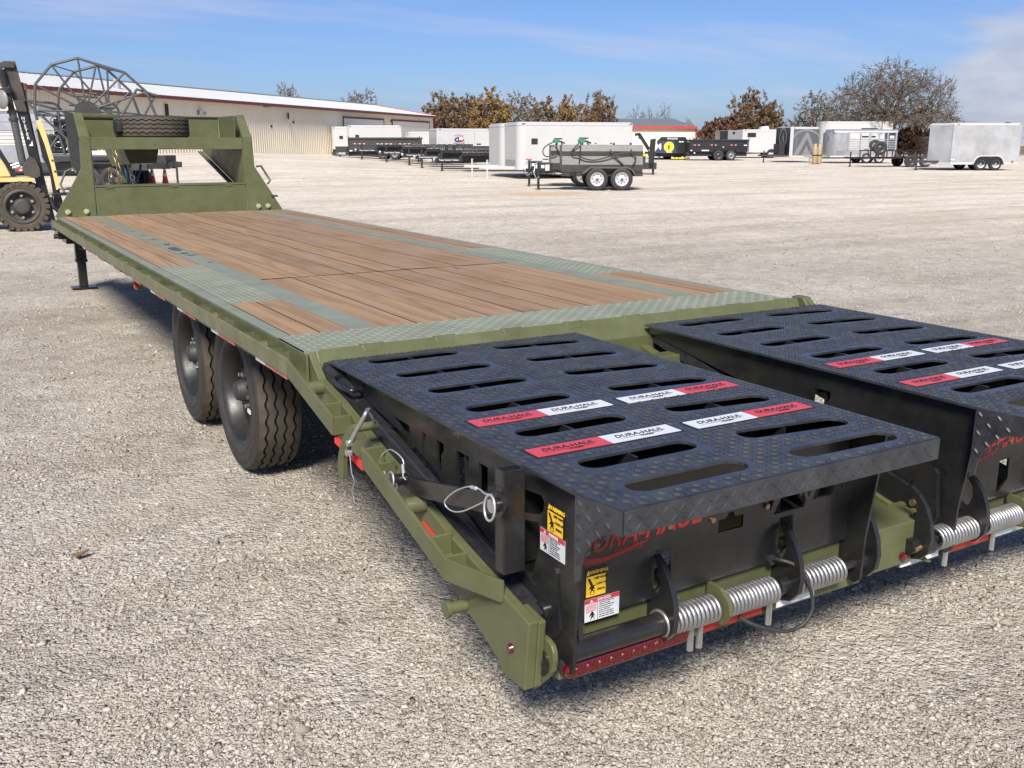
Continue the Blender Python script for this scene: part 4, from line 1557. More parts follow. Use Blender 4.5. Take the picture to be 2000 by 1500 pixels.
def spring(x0, x1, turns, parent):
    pts = []
    n = turns * 18
    rr, wr = .0345, .0059
    for i in range(n + 1):
        a = 2 * math.pi * i / 18
        pts.append((x0 + (x1 - x0) * i / n, SPY + rr * math.cos(a), SPZ + rr * math.sin(a)))
    mb = MB().tube(pts, wr, ZINC, 6)
    return sub('coil_spring', mb, parent)


def ramp(xL, xR, mirror):
    """one fold-flat ramp; part of the trailer, with its own pieces as sub-parts"""
    ox = xL
    wd = xR - xL
    mx = (lambda x: x)
    ch = .030
    yF, yS, yB = .058, -1.562, -1.702
    out = [(xL, yF), (xL, yS), (xL + ch, yB), (xR, yB), (xR, yF)]
    if mirror:
        out = [(xL, yF), (xL, yS), (xL + ch * .6, yB), (xR, yB), (xR, yF)]
    holes = []
    for i, y in enumerate(ROWY):
        holes.append(stadium(ox + .120, ox + .486, y))
        holes.append(stadium(ox + .640, ox + 1.012, y - .012, skew=-.035 if i < 6 else -.01))
    mb = MB().plate(out, holes, .008, Matrix.Translation((0, 0, ZT - .004)), RAMPTOP)
    rp = tp('ramp', mb)

    def keep(a, b):
        x, y = xL + a, yF - b
        if x < xL + .012 or x > xR - .008 or y < yB + .006:
            return False
        if y < yS and x < xL + ch * (yS - y) / (yS - yB) + .014:
            return False
        for i, yy in enumerate(ROWY):
            if xL + .105 < x < xL + .500 and abs(y - yy) < .058:
                return False
            sk = (-.035 if i < 6 else -.01) * (x - ox - .640) / .37
            if xL + .625 < x < xL + 1.027 and abs(y - (yy - .012 + sk)) < .058:
                return False
        for ys in (-.948, -1.266):
            if (xL + .052 < x < xL + .540 or xL + .570 < x < xL + 1.045) and abs(y - ys) < .050:
                return False
        return True
    st = .0255
    g = lug_grid((xL, yF, ZT), (1, 0, 0), (0, -1, 0), int(wd / st), int((yF - yB) / st), st, keep)
    g = [(p, d, -n) for p, d, n in g]
    sub('tread_pattern', lug_mb(g, RAMPTOP, L=.0250, W=.0090, h=.0042), rp, kind='stuff')
    # flanges: rear lip, slanted corner gusset
    y1 = yB - .0005
    cl = ch if not mirror else ch * .6
    mb = MB().box((xL + cl, y1 - .006, ZT - .062), (xR, y1, ZT - .002), RAMPTOP)
    rl = sub('rear_lip', mb, rp, .003)
    g = lug_grid((xL + cl, y1 - .006, ZT - .058), (1, 0, 0), (0, 0, 1), int((wd - cl) / .0255), 2, .0255)
    sub('lip_pattern', lug_mb(g, RAMPTOP, L=.026, W=.008, h=.0022), rp, kind='stuff')
    # gusset plate at the outer rear corner
    A = Vector((xL, yS, 0))
    B = Vector((xL + cl, yB, 0))
    u = (B - A).normalized()
    Lg = (B - A).length
    Mg = plane_m((xL, yS, 0), u, (0, 0, 1))
    poly = [(0, ZT - .003), (Lg, ZT - .003), (Lg, ZT - .062)]
    for t in np.linspace(0, 1, 7)[1:]:
        ang = t * math.pi / 2
        poly.append((Lg * .98 - Lg * .86 * math.sin(ang), ZT - .062 - .150 * (1 - math.cos(ang))))
    poly.append((0, ZT - .225))
    mb = MB().plate(poly, [], .006, Mg, RAMPTOP)
    gu = sub('corner_gusset', mb, rp)
    n_ = u.cross(Vector((0, 0, 1)))

    def kg(a, b):
        zz_ = b
        lim = .070 if a > Lg * .75 else .085 + .13 * (1 - a / Lg) ** 1.3
        return zz_ < lim - .012 and .012 < a < Lg - .008
    g = []
    st2 = .029
    for i in range(int(Lg / st2)):
        for j in range(8):
            a_, b_ = (i + .5) * st2, (j + .5) * st2
            if kg(a_, b_):
                p = A + u * a_ + Vector((0, 0, ZT - .005 - b_)) + n_ * .0032
                q = .7071
                d = u * q + Vector((0, 0, q)) * (1 if (i + j) % 2 else -1)
                g.append((tuple(p), tuple(d), tuple(n_)))
    if g:
        sub('gusset_pattern', lug_mb(g, RAMPTOP, L=.026, W=.009, h=.0032), rp, kind='stuff')
    # side plates with cut-outs
    c1 = [(-0.491, 0.724), (-0.621, 0.722), (-0.627, 0.689), (-0.563, 0.693)]
    c2 = [(-0.712, 0.726), (-0.742, 0.726), (-0.738, 0.703), (-0.727, 0.693), (-0.729, 0.660), (-0.709, 0.657)]
    c3 = [(-0.815, 0.727), (-0.863, 0.727), (-0.862, 0.706), (-0.844, 0.687), (-0.847, 0.642), (-0.814, 0.635)]
    c4 = [(-0.943, 0.730), (-1.018, 0.731), (-1.017, 0.704), (-0.995, 0.679), (-0.995, 0.645), (-0.941, 0.600)]
    c5 = [(-1.075, 0.732), (-1.125, 0.732), (-1.125, 0.60), (-1.075, 0.60)]
    c6 = [(-1.285, 0.727), (-1.395, 0.739), (-1.409, 0.727), (-1.406, 0.702), (-1.388, 0.686), (-1.285, 0.660)]
    c7 = [(-1.285, 0.640), (-1.385, 0.665), (-1.392, 0.62), (-1.350, 0.490), (-1.285, 0.505)]
    side = [(yF, ZT - .009), (yF, ZT - .040), (-.30, .700), (-.60, .655), (-.90, .575), (-1.20, .470), (-1.290, .455), (-1.38, .395), (-1.43, .345), (-1.46, .300), (-1.495, .292), (-1.515, .31), (-1.520, .45), (-1.535, .57), (yS, ZT - .009)]
    Mx = Matrix(((0, 0, 1, 0), (1, 0, 0, 0), (0, 1, 0, 0), (0, 0, 0, 1)))
    ps = [(-1.130 if not mirror else xL + .03, True), (xR - .03, False)]
    for x, near in ps:
        if near:
            c1, c2, c3, c4, c5, c6, c7 = [resight(c, -1.15, -1.13) for c in (c1, c2, c3, c4, c5, c6, c7)]
            hs_ = [c1, c2, c3, c4, c5, c6, c7] if not mirror else [c4]
            mb = MB().plate(side, hs_, .009, Matrix.Translation((x, 0, 0)) @ Mx, BLACK)
        else:
            mb = MB().plate(side, [c4, c7], .009, Matrix.Translation((x, 0, 0)) @ Mx, BLACK)
        sub('side_plate', mb, rp)
    # inner webs glimpsed through the slots
    for x in (xL + .30, xL + .56, xL + .83):
        sub('inner_web', MB().plate([(.05, ZT - .009), (.05, ZT - .05), (-.9, ZT - .20), (-1.40, ZT - .28), (-1.40, ZT - .009)], [[(-.40, ZT - .03), (-.75, ZT - .03), (-.75, ZT - .11)], [(-.95, ZT - .03), (-1.3, ZT - .03), (-1.3, ZT - .19), (-.95, ZT - .15)]], .008, Matrix.Translation((x, 0, 0)) @ Mx, BLACK), rp)
    # black ribs added between the slots so their insides look dark
    for yy in [(ROWY[i] + ROWY[i + 1]) / 2 for i in range(5)] + [.03]:
        dp = min(.34, max(.035, .045 + .19 * (.05 - yy)))
        sub('blocking_rib', MB().box((xL + .036, yy - .004, ZT - .009 - dp), (xR - .036, yy + .004, ZT - .0085), DEEP_BLACK), rp)
    # lower beam along the slope, on the inner side
    x = xR - .07 if not mirror else xL + .06
    mb = MB()
    mb.bar((x, .03, .745), (x, -1.42, .385), .06, .05, GRIP)
    sub('lower_rail', mb, rp, .003)
    # bulkhead across the rear
    yb = -1.450
    Mb = plane_m((0, yb, 0), (1, 0, 0), (0, 0, 1))
    xs = lambda v: xL + v
    bo = [(xs(.055), ZT - .02), (xs(.055), .406), (xs(1.065), .420), (xs(1.065), .52), (xs(1.04), .560), (xs(1.04), ZT - .02)]
    hl = []
    hooks = [.335, .785, 1.085]
    if mirror:
        hooks = [.055, .150 + .0, .60]
        hooks = [-.125, .155, .60]
    for hx in (.335, .785):
        hl.append([(xs(hx - .008), .545), (xs(hx + .045), .545), (xs(hx + .050), .470), (xs(hx + .006), .432), (xs(hx - .008), .432)])
    hl.append([(xs(.545), .548), (xs(.545), .585), (xs(.572), .585), (xs(.580), .600), (xs(.598), .600), (xs(.606), .585), (xs(.636), .585), (xs(.636), .548)])
    hl += [[(xs(.715), .645), (xs(.768), .645), (xs(.738), .572)], [(xs(.752), .560), (xs(.798), .642), (xs(.850), .642), (xs(.878), .580), (xs(.872), .560)],
           [(xs(.862), .645), (xs(.915), .645), (xs(.890), .585)], [(xs(.905), .575), (xs(.935), .645), (xs(.985), .645), (xs(.995), .585), (xs(.99), .575)],
           [(xs(1.00), .645), (xs(1.03), .645), (xs(1.03), .575)]]
    mb = MB().plate(bo, hl, .008, Mb, BLACK)
    bk = sub('bulkhead', mb, rp)
    for bx_, bz in ((.37, .606), (.52, .592), (.72, .592)):
        m2 = MB().cyl((xs(bx_), yb - .004, bz), (xs(bx_), yb - .012, bz), .0085, BOLT, 8)
        sub('bulkhead_bolt', m2, rp, .002)
    # red maker's badge on the bulkhead
    m2 = MB()
    m2.text('DURA-HAUL', .080, plane_m((xs(.272), yb - .0048, .612), (1, 0, .04), (0, 0, 1)), LOGO_RED, ext=.0004, bold=.02, sx=.92, shear=.35)
    m2.text('TRAILERS', .022, plane_m((xs(.235), yb - .0048, .571), (1, 0, .04), (0, 0, 1)), LOGO_RED, ext=.0004, bold=.015, shear=.3)
    sw = [(.085, .598), (.075, .580), (.082, .563), (.110, .553), (.16, .552), (.23, .562), (.30, .580), (.30, .583), (.23, .571), (.16, .565), (.115, .570), (.095, .580)]
    m2.plate([(a, b) for a, b in sw], [], .0008, plane_m((xL, yb - .0048, 0), (1, 0, 0), (0, 0, 1)), LOGO_RED)
    sub('maker_badge', m2, rp)
    # hooks and springs
    hxs = (.335, .790, 1.110) if not mirror else (-.115, .165, .62)
    for hx in hxs:
        x = xs(hx)
        mb = MB().plate(hook_poly(), [], .017, Matrix.Translation((x, 0, 0)) @ Mx, BLACK)
        mb.cyl((x - .045, SPY, SPZ), (x + .03, SPY, SPZ), .026, BLACK, 14)
        sub('spring_hook', mb, rp, .003)
    if not mirror:
        xx = [(-.845, -.655, 13), (-.630, -.435, 14), (-.355, -.165, 12)]
        mb = MB().cyl((-1.125, SPY, SPZ), (-.84, SPY, SPZ), .030, BLACK, 18)
        mb.cyl((-.84, SPY, SPZ), (-.02, SPY, SPZ), .014, BLACK, 10)
    else:
        xx = [(.270, .478, 13), (.515, .70, 13), (.74, .93, 13)]
        mb = MB().cyl((.20, SPY, SPZ), (1.36, SPY, SPZ), .014, BLACK, 10)
        mb.cyl((.475, SPY, SPZ), (.515, SPY, SPZ), .024, BLACK, 12)
    sub('hinge_shaft', mb, rp, .003)
    for a, b, t in xx:
        spring(a, b, t, rp)
    for x in ((-.642,) if not mirror else (.715,)):
        mb = MB().plate([(-1.45, .41), (-1.50, .408), (-1.535, .385), (-1.545, .345), (-1.52, .31), (-1.45, .30)], [], .012, Matrix.Translation((x, 0, 0)) @ Mx, GREEN)
        sub('spring_lug', mb, rp, .003)
    return rp


RP = ramp(-1.166, -.066, False)
RP2 = ramp(.304, 1.410, True)
for rp, ox in ((RP, -1.164), (RP2, .304)):
    for ys in (-.948, -1.266):
        deck_sticker(rp, ox + .060, ox + .530, ys, True)
        deck_sticker(rp, ox + .583, ox + 1.036, ys - .010, False)
# stickers on the left ramp
warning_sticker(RP, (-1.027, -1.4548, .503), (1, 0, 0), (0, 0, 1), .064, .080)
danger_sticker(RP, (-1.006, -1.4548, .428), (1, 0, 0), (0, 0, 1), .108, .062)
warning_sticker(RP, (-1.1355 - .0005, *resight([(-1.470, .700)], -1.16, -1.135)[0]), (0, -1, 0), (0, 0, 1), .072, .078)
danger_sticker(RP, (-1.1355 - .0005, *resight([(-1.458, .632)], -1.16, -1.135)[0]), (0, -1, 0), (0, 0, 1), .112, .060)
# square tube, lock arm, pins and wire rings on the left side
mb = MB()
x0, x1, y0, y1 = -1.236, -1.174, -1.352, -1.306
w = .005
mb.box((x0, y0, .527), (x1, y0 + w, .800), BLACK)
mb.box((x0, y1 - w, .527), (x1, y1, .800), BLACK)
mb.box((x0, y0 + w + .0001, .527), (x0 + w, y1 - w - .0001, .800), BLACK)
mb.box((x1 - w, y0 + w + .0001, .527), (x1, y1 - w - .0001, .800), BLACK)
sub('lock_tube', mb, RP, .002)
Mx = Matrix(((0, 0, 1, 0), (1, 0, 0, 0), (0, 1, 0, 0), (0, 0, 0, 1)))
arm = resight([(-0.465, 0.505), (-0.516, 0.531), (-0.636, 0.549), (-1.08, 0.647), (-1.157, 0.662), (-1.19, 0.651), (-1.182, 0.623), (-1.131, 0.599), (-0.723, 0.511), (-0.512, 0.477)], -1.15, -1.247)
mb = MB().plate(arm, [], .014, Matrix.Translation((-1.240, 0, 0)) @ Mx, BLACK)
la = sub('lock_arm', mb, RP, .002)
PA = resight([(-.497, .503)], -1.15, -1.258)[0]
PB = resight([(-1.158, .634)], -1.15, -1.258)[0]
mb = MB().cyl((-1.223, *PA), (-1.270, *PA), .018, BLACK, 12)
sub('lock_pin', mb, RP, .002)
mb = MB().cyl((-1.232, *PB), (-1.268, *PB), .019, BLACK, 14)
sub('lock_pin', mb, RP, .002)
sub('pin_washer', MB().cyl((-1.2475, *PB), (-1.255, *PB), .034, BLACK, 16), RP, .002)
sub('pin_clip', MB().cyl((-1.2701, *PA), (-1.274, *PA), .016, CHROME, 12), RP)
sub('pin_clip', MB().cyl((-1.2681, *PB), (-1.272, *PB), .017, CHROME, 12), RP)


def ring(c, r, tilt=.12):
    return [(c[0] + tilt * r * math.sin(t), c[1] + r * .80 * math.cos(t), c[2] + r * math.sin(t)) for t in np.linspace(0, 6.2832, 19)[:-1]]


sub('lynch_ring', MB().tube(ring((-1.276, *PA), .028), .0030, CABLE, 6, closed=True), RP)
sub('lynch_ring', MB().tube(ring((-1.274, PB[0], PB[1] - .004), .032), .0034, CABLE, 6, closed=True), RP)
w1 = resight([(-0.560, 0.522), (-0.553, 0.537), (-0.544, 0.582), (-0.496, 0.600), (-0.42, 0.584), (-0.364, 0.535), (-0.387, 0.493), (-0.437, 0.470), (-.485, .468), (-.497, .49)], -1.15, -1.268)
mb = MB().tube(smooth_pts([(-1.262 - .006 * (i % 2), y, z) for i, (y, z) in enumerate(w1)]), .0022, CABLE, 6)
sub('tether_cable', mb, RP)
w2 = resight([(-1.13, .655), (-1.105, .650), (-1.055, 0.648), (-1.008, 0.640), (-0.912, 0.594), (-0.855, 0.545), (-0.880, 0.526), (-0.969, 0.553), (-1.097, 0.625), (-1.14, .645)], -1.15, -1.266)
mb = MB().tube(smooth_pts([(-1.262 - .005 * (i % 2), y, z) for i, (y, z) in enumerate(w2)]), .0022, CABLE, 6)
sub('tether_cable', mb, RP)
for (a_, b_) in ((w1[1], w1[2]), (w2[2], w2[3])):
    p, q_ = Vector((-1.265, *a_)), Vector((-1.265, *b_))
    d_ = (q_ - p).normalized()
    sub('cable_crimp', MB().cyl(p + d_ * .006, p + d_ * .032, .0052, CABLE, 6), RP)
# bent rod handle at the front of the ramp side
mb = MB().tube(smooth_pts([(-1.122, -.017, .752), (-1.165, -.030, .755), (-1.190, -.060, .753), (-1.197, -.136, .750), (-1.190, -.212, .750), (-1.165, -.214, .749), (-1.122, -.198, .745)], 5), .0095, BLACK, 8)
sub('lift_handle', mb, RP)
for y, z in ((-.018, .752), (-.199, .745)):
    sub('handle_nut', MB().cyl((-1.137, y, z), (-1.146, y, z), .016, BLACK, 10), RP)
mb = MB()
mb.hexa([(-1.190, -.225, .672), (-1.120, -.205, .676), (-1.120, -.275, .660), (-1.190, -.295, .655), (-1.190, -.225, .708), (-1.120, -.205, .712), (-1.120, -.275, .698), (-1.190, -.295, .692)], BLACK)
sub('latch_block', mb, RP, .004)
mb = MB().tube([(-1.188 + .011 * k + random.uniform(-.002, .002), -.298 + .003 * k, .672 + .0015 * k) for k in range(7)], .004, CHROME, 5)
sub('weld_bead', mb, RP)
# J shaped hinge plate outside the side plate
jp = [(-1.258, .499), (-1.285, .489), (-1.311, .485), (-1.346, .474), (-1.365, .495), (-1.379, .527), (-1.395, .548), (-1.412, .556), (-1.435, .560), (-1.447, .548), (-1.449, .507), (-1.462, .400), (-1.452, .375), (-1.424, .362), (-1.35, .350), (-1.28, .375), (-1.21, .440)]
mb = MB().plate(jp, [], .016, Matrix.Translation((-1.132, 0, 0)) @ Mx, BLACK)
mb.cyl((-1.140, -1.385, .422), (-1.151, -1.385, .422), .026, BLACK, 16)
sub('hinge_plate', mb, RP, .004)
mb = MB().plate([(y + .045, z) for y, z in hook_poly()], [], .014, Matrix.Translation((-1.098, 0, -.008)) @ Mx, BLACK)
sub('spring_hook', mb, RP, .003)
jp2 = [(y - .01, z) for y, z in jp]
mb = MB().plate(jp2, [], .016, Matrix.Translation((.306, 0, .01)) @ Mx, BLACK)
mb.cyl((.298, -1.40, .445), (.280, -1.40, .445), .024, BLACK, 14)
mb.cyl((.280, -1.40, .445), (.265, -1.40, .445), .012, BOLT, 8)
sub('hinge_plate', mb, RP2, .004)
# loose black cable looping under the hooks
mb = MB().tube(smooth_pts([(-.415, -1.452, .425), (-.405, -1.49, .432), (-.372, -1.52, .415), (-.345, -1.54, .36), (-.335, -1.55, .30), (-.36, -1.55, .255), (-.41, -1.54, .238), (-.47, -1.53, .252), (-.53, -1.51, .278), (-.56, -1.49, .30)]), .0058, BLACK_MATT, 6)
mb.cyl((-.415, -1.454, .425), (-.415, -1.464, .425), .016, BLACK_MATT, 10)
tp('tail_cable', mb)

# ================================================================== THE YARD BEHIND
NY = -YAW


def at(spot, name, label, cat, turn=0.0, group=None):
    return thing(name, label, cat, spot.loc, NY + R(turn + spot.turn), group)


_wc = {}


def yard_wheel(parent, x, y, r, rimmat, w=.20, rr=None, side=-1):
    rr = rr or r * .56
    k = (round(r, 3), w)
    if k not in _wc:
        mb = MB()
        h = w / 2
        mb.lathe([(r * .60, -h), (r * .74, -h - .008), (r * .90, -h), (r * .975, -h + .015), (r, -h + .04), (r, h - .04), (r * .975, h - .015), (r * .9, h), (r * .74, h + .008), (r * .60, h)], (0, 0, 0), (0, 1, 0), RUBBER_FAR, 32)
        _wc[k] = mb.mesh('tyre')
    kr = (round(rr, 3), rimmat.name, side)
    if kr not in _wc:
        mb = MB()
        mb.lathe([(rr * 1.08, .012 * side), (rr, 0), (rr * .93, .0), (rr * .88, -.05 * side), (rr * .62, -.035 * side), (rr * .40, -.005 * side), (rr * .28, 0), (rr * .26, .03 * side), (0, .03 * side)], (0, 0, 0), (0, 1, 0), rimmat, 28)
        for i in range(8):
            a = i * .7854
            c = Vector((rr * .70 * math.cos(a), -.036 * side, rr * .70 * math.sin(a)))
            mb.cyl(c, c + Vector((0, .006 * side, 0)), rr * .085, INK, 8)
        mb.cyl((0, .03 * side, 0), (0, .05 * side, 0), rr * .17, BLACK_MATT, 10)
        _wc[kr] = mb.mesh('rim')
    t = link('wheel', _wc[k], parent, (x, y, r))
    t.rotation_euler = (0, random.uniform(0, 6), 0)
    link('rim', _wc[kr], t, (0, side * w / 2, 0))
    return t


def rounded_plan(x0, x1, y0, y1, front, rad=.35, vn=0.0, n=6):
    """plan outline of a box body, its front corners rounded (front = -1 left, +1 right)"""
    if front < 0:
        pts = [(x1, y0), (x1, y1)]
        pts += [(x0 + rad - rad * math.sin(t), y1 - rad + rad * math.cos(t)) for t in np.linspace(0, math.pi / 2, n)]
        if vn:
            pts.append((x0 - vn, (y0 + y1) / 2))
        pts += [(x0 + rad - rad * math.cos(t), y0 + rad - rad * math.sin(t)) for t in np.linspace(0, math.pi / 2, n)]
    else:
        pts = [(x0, y1), (x0, y0)]
        pts += [(x1 - rad + rad * math.sin(t), y0 + rad - rad * math.cos(t)) for t in np.linspace(0, math.pi / 2, n)]
        if vn:
            pts.append((x1 + vn, (y0 + y1) / 2))
        pts += [(x1 - rad + rad * math.cos(t), y1 - rad + rad * math.sin(t)) for t in np.linspace(0, math.pi / 2, n)]
    return pts


def tongue(parent, x, y, front, z=.48, ln=1.3, wd=1.2, mat=None, jack=True, coupler=True):
    mat = mat or BLACK_MATT
    mb = MB()
    xe = x + front * ln
    mb.bar((x, y - wd / 2, z), (xe, y - .04, z), .08, .12, mat)
    mb.bar((x, y + wd / 2, z), (xe, y + .04, z), .08, .12, mat)
    mb.box((min(xe, xe + front * .25), y - .06, z - .05), (max(xe, xe + front * .25), y + .06, z + .07), mat)
    tg = mb.build('tongue', parent, bevel=.005)
    if jack:
        jx = xe - front * .12
        m2 = MB().cyl((jx, y - .1, z + .35), (jx, y - .1, .06), .045, mat, 10)
        m2.cyl((jx, y - .1, .06), (jx, y - .1, .005), .10, mat, 10)
        m2.bar((jx, y - .1, z + .33), (jx, y - .3, z + .33), .02, .02, mat)
        m2.build('tongue_jack', parent)
    return tg


def enclosed(spot, label, x0, x1, z0, z1, W, front, wheels, mat, trim, turn=0, rim=None, rad=.35, vn=0.0, wr=.36, group=None, roofh=.16, fend=True, base=True):
    t = at(spot, 'enclosed_trailer', label, 'trailer', turn, group)
    mb = MB().prism(rounded_plan(x0, x1, 0, W, front, rad, vn), 'z', z0, z1 - roofh, mat)
    body = mb.build('body', t, bevel=.01)
    mb = MB().prism(rounded_plan(x0 - .012, x1 + .012, -.012, W + .012, front, rad, vn), 'z', z1 - roofh + .001, z1 - .05, trim)
    mb.prism(rounded_plan(x0 + .05, x1 - .05, .06, W - .06, front, rad, vn), 'z', z1 - .0499, z1, trim)
    mb.build('roof_cap', t, bevel=.012)
    mb = MB().prism(rounded_plan(x0 - .008, x1 + .008, -.008, W + .008, front, rad, vn), 'z', z0 - .07, z0 + .05, trim if base else mat)
    mb.build('lower_trim', t, bevel=.006)
    m2 = MB()
    for k in range(int((x1 - x0) / 1.22)):
        x = x0 + .5 + k * 1.22
        m2.box((x - .004, -.0035, z0 + .051), (x + .004, -.0001, z1 - roofh), trim)
    m2.build('panel_seam', t)
    for x in wheels:
        yard_wheel(t, x, .10, wr, rim or WHITE_TRIM)
        yard_wheel(t, x, W - .10, wr, rim or WHITE_TRIM, side=1)
    if wheels and fend:
        mb = MB()
        xa, xb = min(wheels) - wr * 1.25, max(wheels) + wr * 1.25
        pr = [(xa, z0 - .069)] + [(min(wheels) - wr * 1.15 * math.cos(a), wr + wr * 1.15 * math.sin(a)) for a in np.linspace(.3, math.pi / 2, 6)] + [(max(wheels) + wr * 1.15 * math.cos(a), wr + wr * 1.15 * math.sin(a)) for a in np.linspace(math.pi / 2, .3, 6)] + [(xb, z0 - .069)]
        top = [(p[0] + (-.06 if i < len(pr) / 2 else .06), p[1] + .06) for i, p in enumerate(pr)]
        mb.prism(pr + top[::-1], 'y', -.05, -.0085, trim)
        mb.build('fender', t, bevel=.004)
        m3 = MB().prism(pr, 'y', -.0082, .30, INK)
        m3.build('wheel_well', t)
    for x in (x0 + .25, x1 - .1):
        MB().box((x - .08, -.016, z1 - roofh * .62), (x + .08, -.0125, z1 - roofh * .40), INK).build('marker_light', t)
    return t


# ---------------------------------------------------------------- the two fuel trailers
def fuel_trailer(spot, label, front_one):
    s = spot
    t = at(s, 'fuel_trailer', label, 'trailer', 0, 'grey fuel tank trailers parked side by side')
    X = lambda p: (p - 1190) * .01784
    Z = lambda p: 1.5755 - (p - 282) * .01732
    W = 1.75
    zs = [(Z(336.5), .10), (Z(322), 0), (Z(305), .07), (Z(295.5), 0), (Z(283), .12)]
    prof = [(y, z) for z, y in zs] + [(W - y, z) for z, y in zs[::-1]]
    mb = MB().prism(prof, 'x', X(1098), X(1257), TANK_GREY)
    body = mb.build('tank', t, bevel=.008)
    for i in range(2):  # dark strips put the shade of the down-facing facets into colour
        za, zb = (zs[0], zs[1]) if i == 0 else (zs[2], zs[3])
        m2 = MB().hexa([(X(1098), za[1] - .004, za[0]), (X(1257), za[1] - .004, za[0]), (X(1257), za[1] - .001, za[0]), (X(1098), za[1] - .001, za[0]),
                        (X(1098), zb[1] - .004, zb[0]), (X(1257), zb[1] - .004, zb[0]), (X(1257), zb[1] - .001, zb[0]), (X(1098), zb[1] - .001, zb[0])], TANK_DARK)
        m2.build('shade_band', body)
    for px, m_ in ((1104, WHITE_TAPE), (1143, RED_TAPE), (1170, WHITE_TAPE), (1176, RED_TAPE), (1200, WHITE_TAPE), (1208, RED_TAPE), (1232, WHITE_TAPE), (1243, RED_TAPE)):
        MB().box((X(px) - .06, .022, Z(298.5)), (X(px) + .06, .026, Z(295.8)), m_).build('reflective_tape', body)
    MB().box((X(1181), .20, Z(283)), (X(1197), .3, Z(281)), WHITE_TRIM).build('vent_cap', t)
    for px in (1196, 1235):
        MB().cyl((X(px), .5, Z(283.5)), (X(px), .5, Z(279)), .04, BLACK_MATT, 8).build('filler_cap', t)
    # fender over the wheels
    pr = [(X(1138), Z(337)), (X(1143), Z(333)), (X(1152), Z(326)), (X(1228), Z(326)), (X(1237), Z(331)), (X(1243), Z(342)), (X(1240), Z(342)), (X(1234), Z(333)), (X(1226), Z(329.5)), (X(1154), Z(329.5)), (X(1145), Z(338)), (X(1138), Z(341))]
    MB().prism(pr, 'y', -.13, .12, TANK_DARK).build('fender', t, bevel=.004)
    MB().box((X(1098), .12, Z(345)), (X(1258), W - .12, Z(336.6)), BLACK_MATT).build('frame', t)
    for px in (1167, 1215.5):
        yard_wheel(t, X(px), -.02, .39, WHITE_TRIM, .22)
        yard_wheel(t, X(px), W + .02, .39, WHITE_TRIM, .22, side=1)
    mb = MB()
    mb.bar((X(1125), .06, Z(340)), (X(1046), .75, Z(339)), .07, .14, BLACK)
    mb.bar((X(1125), W - .06, Z(340)), (X(1046), .85, Z(339)), .07, .14, BLACK)
    mb.box((X(1040), .74, Z(343)), (X(1052), .88, Z(336)), BLACK)
    mb.box((X(1056), .35, Z(338)), (X(1099), 1.35, Z(336.7)), BLACK_MATT)
    tg = mb.build('tongue', t, bevel=.006)
    m2 = MB()
    ang = math.atan2(.69, X(1046) - X(1125))
    ux = Vector((X(1125) - X(1046), -.69, 0)).normalized()
    m2.text('Texas Custom Trailers', .088, plane_m((X(1078), .47 - .045, Z(339.6)), ux, (0, 0, 1)), WHITE_TAPE, ext=.002, bold=.01)
    m2.build('lettering', tg)
    bxm = MB().box((X(1056), .25, Z(336.5)), (X(1080), .85, Z(319)), BLACK)
    bb = bxm.build('battery_box', t, bevel=.01)
    MB().box((X(1055.5), .24, Z(320.5)), (X(1080.5), .86, Z(318)), CHARCOAL).build('box_lid', bb, bevel=.005)
    for (a, b, c, d_, m_) in ((1058, 329, 1064, 323, WHITE_TAPE), (1066, 334, 1074, 322, WHITE_STICK), (1069, 324, 1075, 321.5, RED_STICK)):
        MB().box((X(a), .245, Z(b)), (X(c), .249, Z(d_)), m_).build('label_plate', bb)
    mb = MB().box((X(1050), .30, .02), (X(1055), .40, Z(316)), BLACK)
    mb.box((X(1048), .25, .004), (X(1057), .45, .022), BLACK)
    mb.build('tongue_jack', t, bevel=.004)
    m3 = MB()
    m3.tube([(X(1050), .3, Z(318)), (X(1045), .1, Z(325)), (X(1043), 0, Z(338)), (X(1048), 0, Z(350)), (X(1053), .1, Z(346))], .018, CABLE, 5)
    m3.build('chain', t)
    # pump with nozzle, then the hoses
    px0 = 1139 if front_one else 1112
    p0 = X(px0)
    mb = MB()
    mb.cyl((p0, .35, Z(284)), (p0, .35, Z(278)), .035, BLACK_MATT, 8)
    mb.box((p0 - .16, .25, Z(278.5)), (p0 + .10, .45, Z(271.5)), PUMP_GREEN)
    mb.cyl((p0 - .02, .24, Z(275)), (p0 - .02, .16, Z(275)), .08, PUMP_GREEN, 12)
    mb.box((p0 - .12, .28, Z(271.4)), (p0 + .20, .40, Z(268.5)), BLACK_MATT)
    mb.cyl((p0 + .16, .33, Z(276)), (p0 + .20, .33, Z(283)), .03, BOLT, 8)
    mb.bar((p0 + .06, .3, Z(274)), (p0 + .30, .3, Z(280)), .05, .06, BLACK_MATT)
    mb.build('pump', t, bevel=.01)
    if front_one:
        h1 = [(1133, 277), (1123, 288), (1117, 296), (1120, 301), (1131, 305), (1142, 310), (1160, 313), (1180, 309), (1205, 302), (1226, 298), (1236, 300), (1242, 308), (1241, 316), (1237, 322)]
        h2 = [(1134, 278), (1133, 296), (1132, 318)]
        h3 = [(1193, 297), (1198, 301), (1207, 312), (1218, 322)]
        mb = MB()
        for h_ in (h1, h2, h3):
            mb.tube(smooth_pts([(X(a), -.05 - .02 * (i % 2), Z(b)) for i, (a, b) in enumerate(h_)], 4), .024, BLACK_MATT, 6)
        mb.build('hose', t)
        for px, py in ((1193, 296), (1233, 296)):
            MB().box((X(px) - .02, -.08, Z(py + 3)), (X(px) + .02, .03, Z(py - 4)), BLACK_MATT).build('hose_hook', t)
    else:
        h1 = [(1106, 276), (1090, 284), (1082, 293), (1082, 302), (1089, 308), (1100, 307), (1112, 301)]
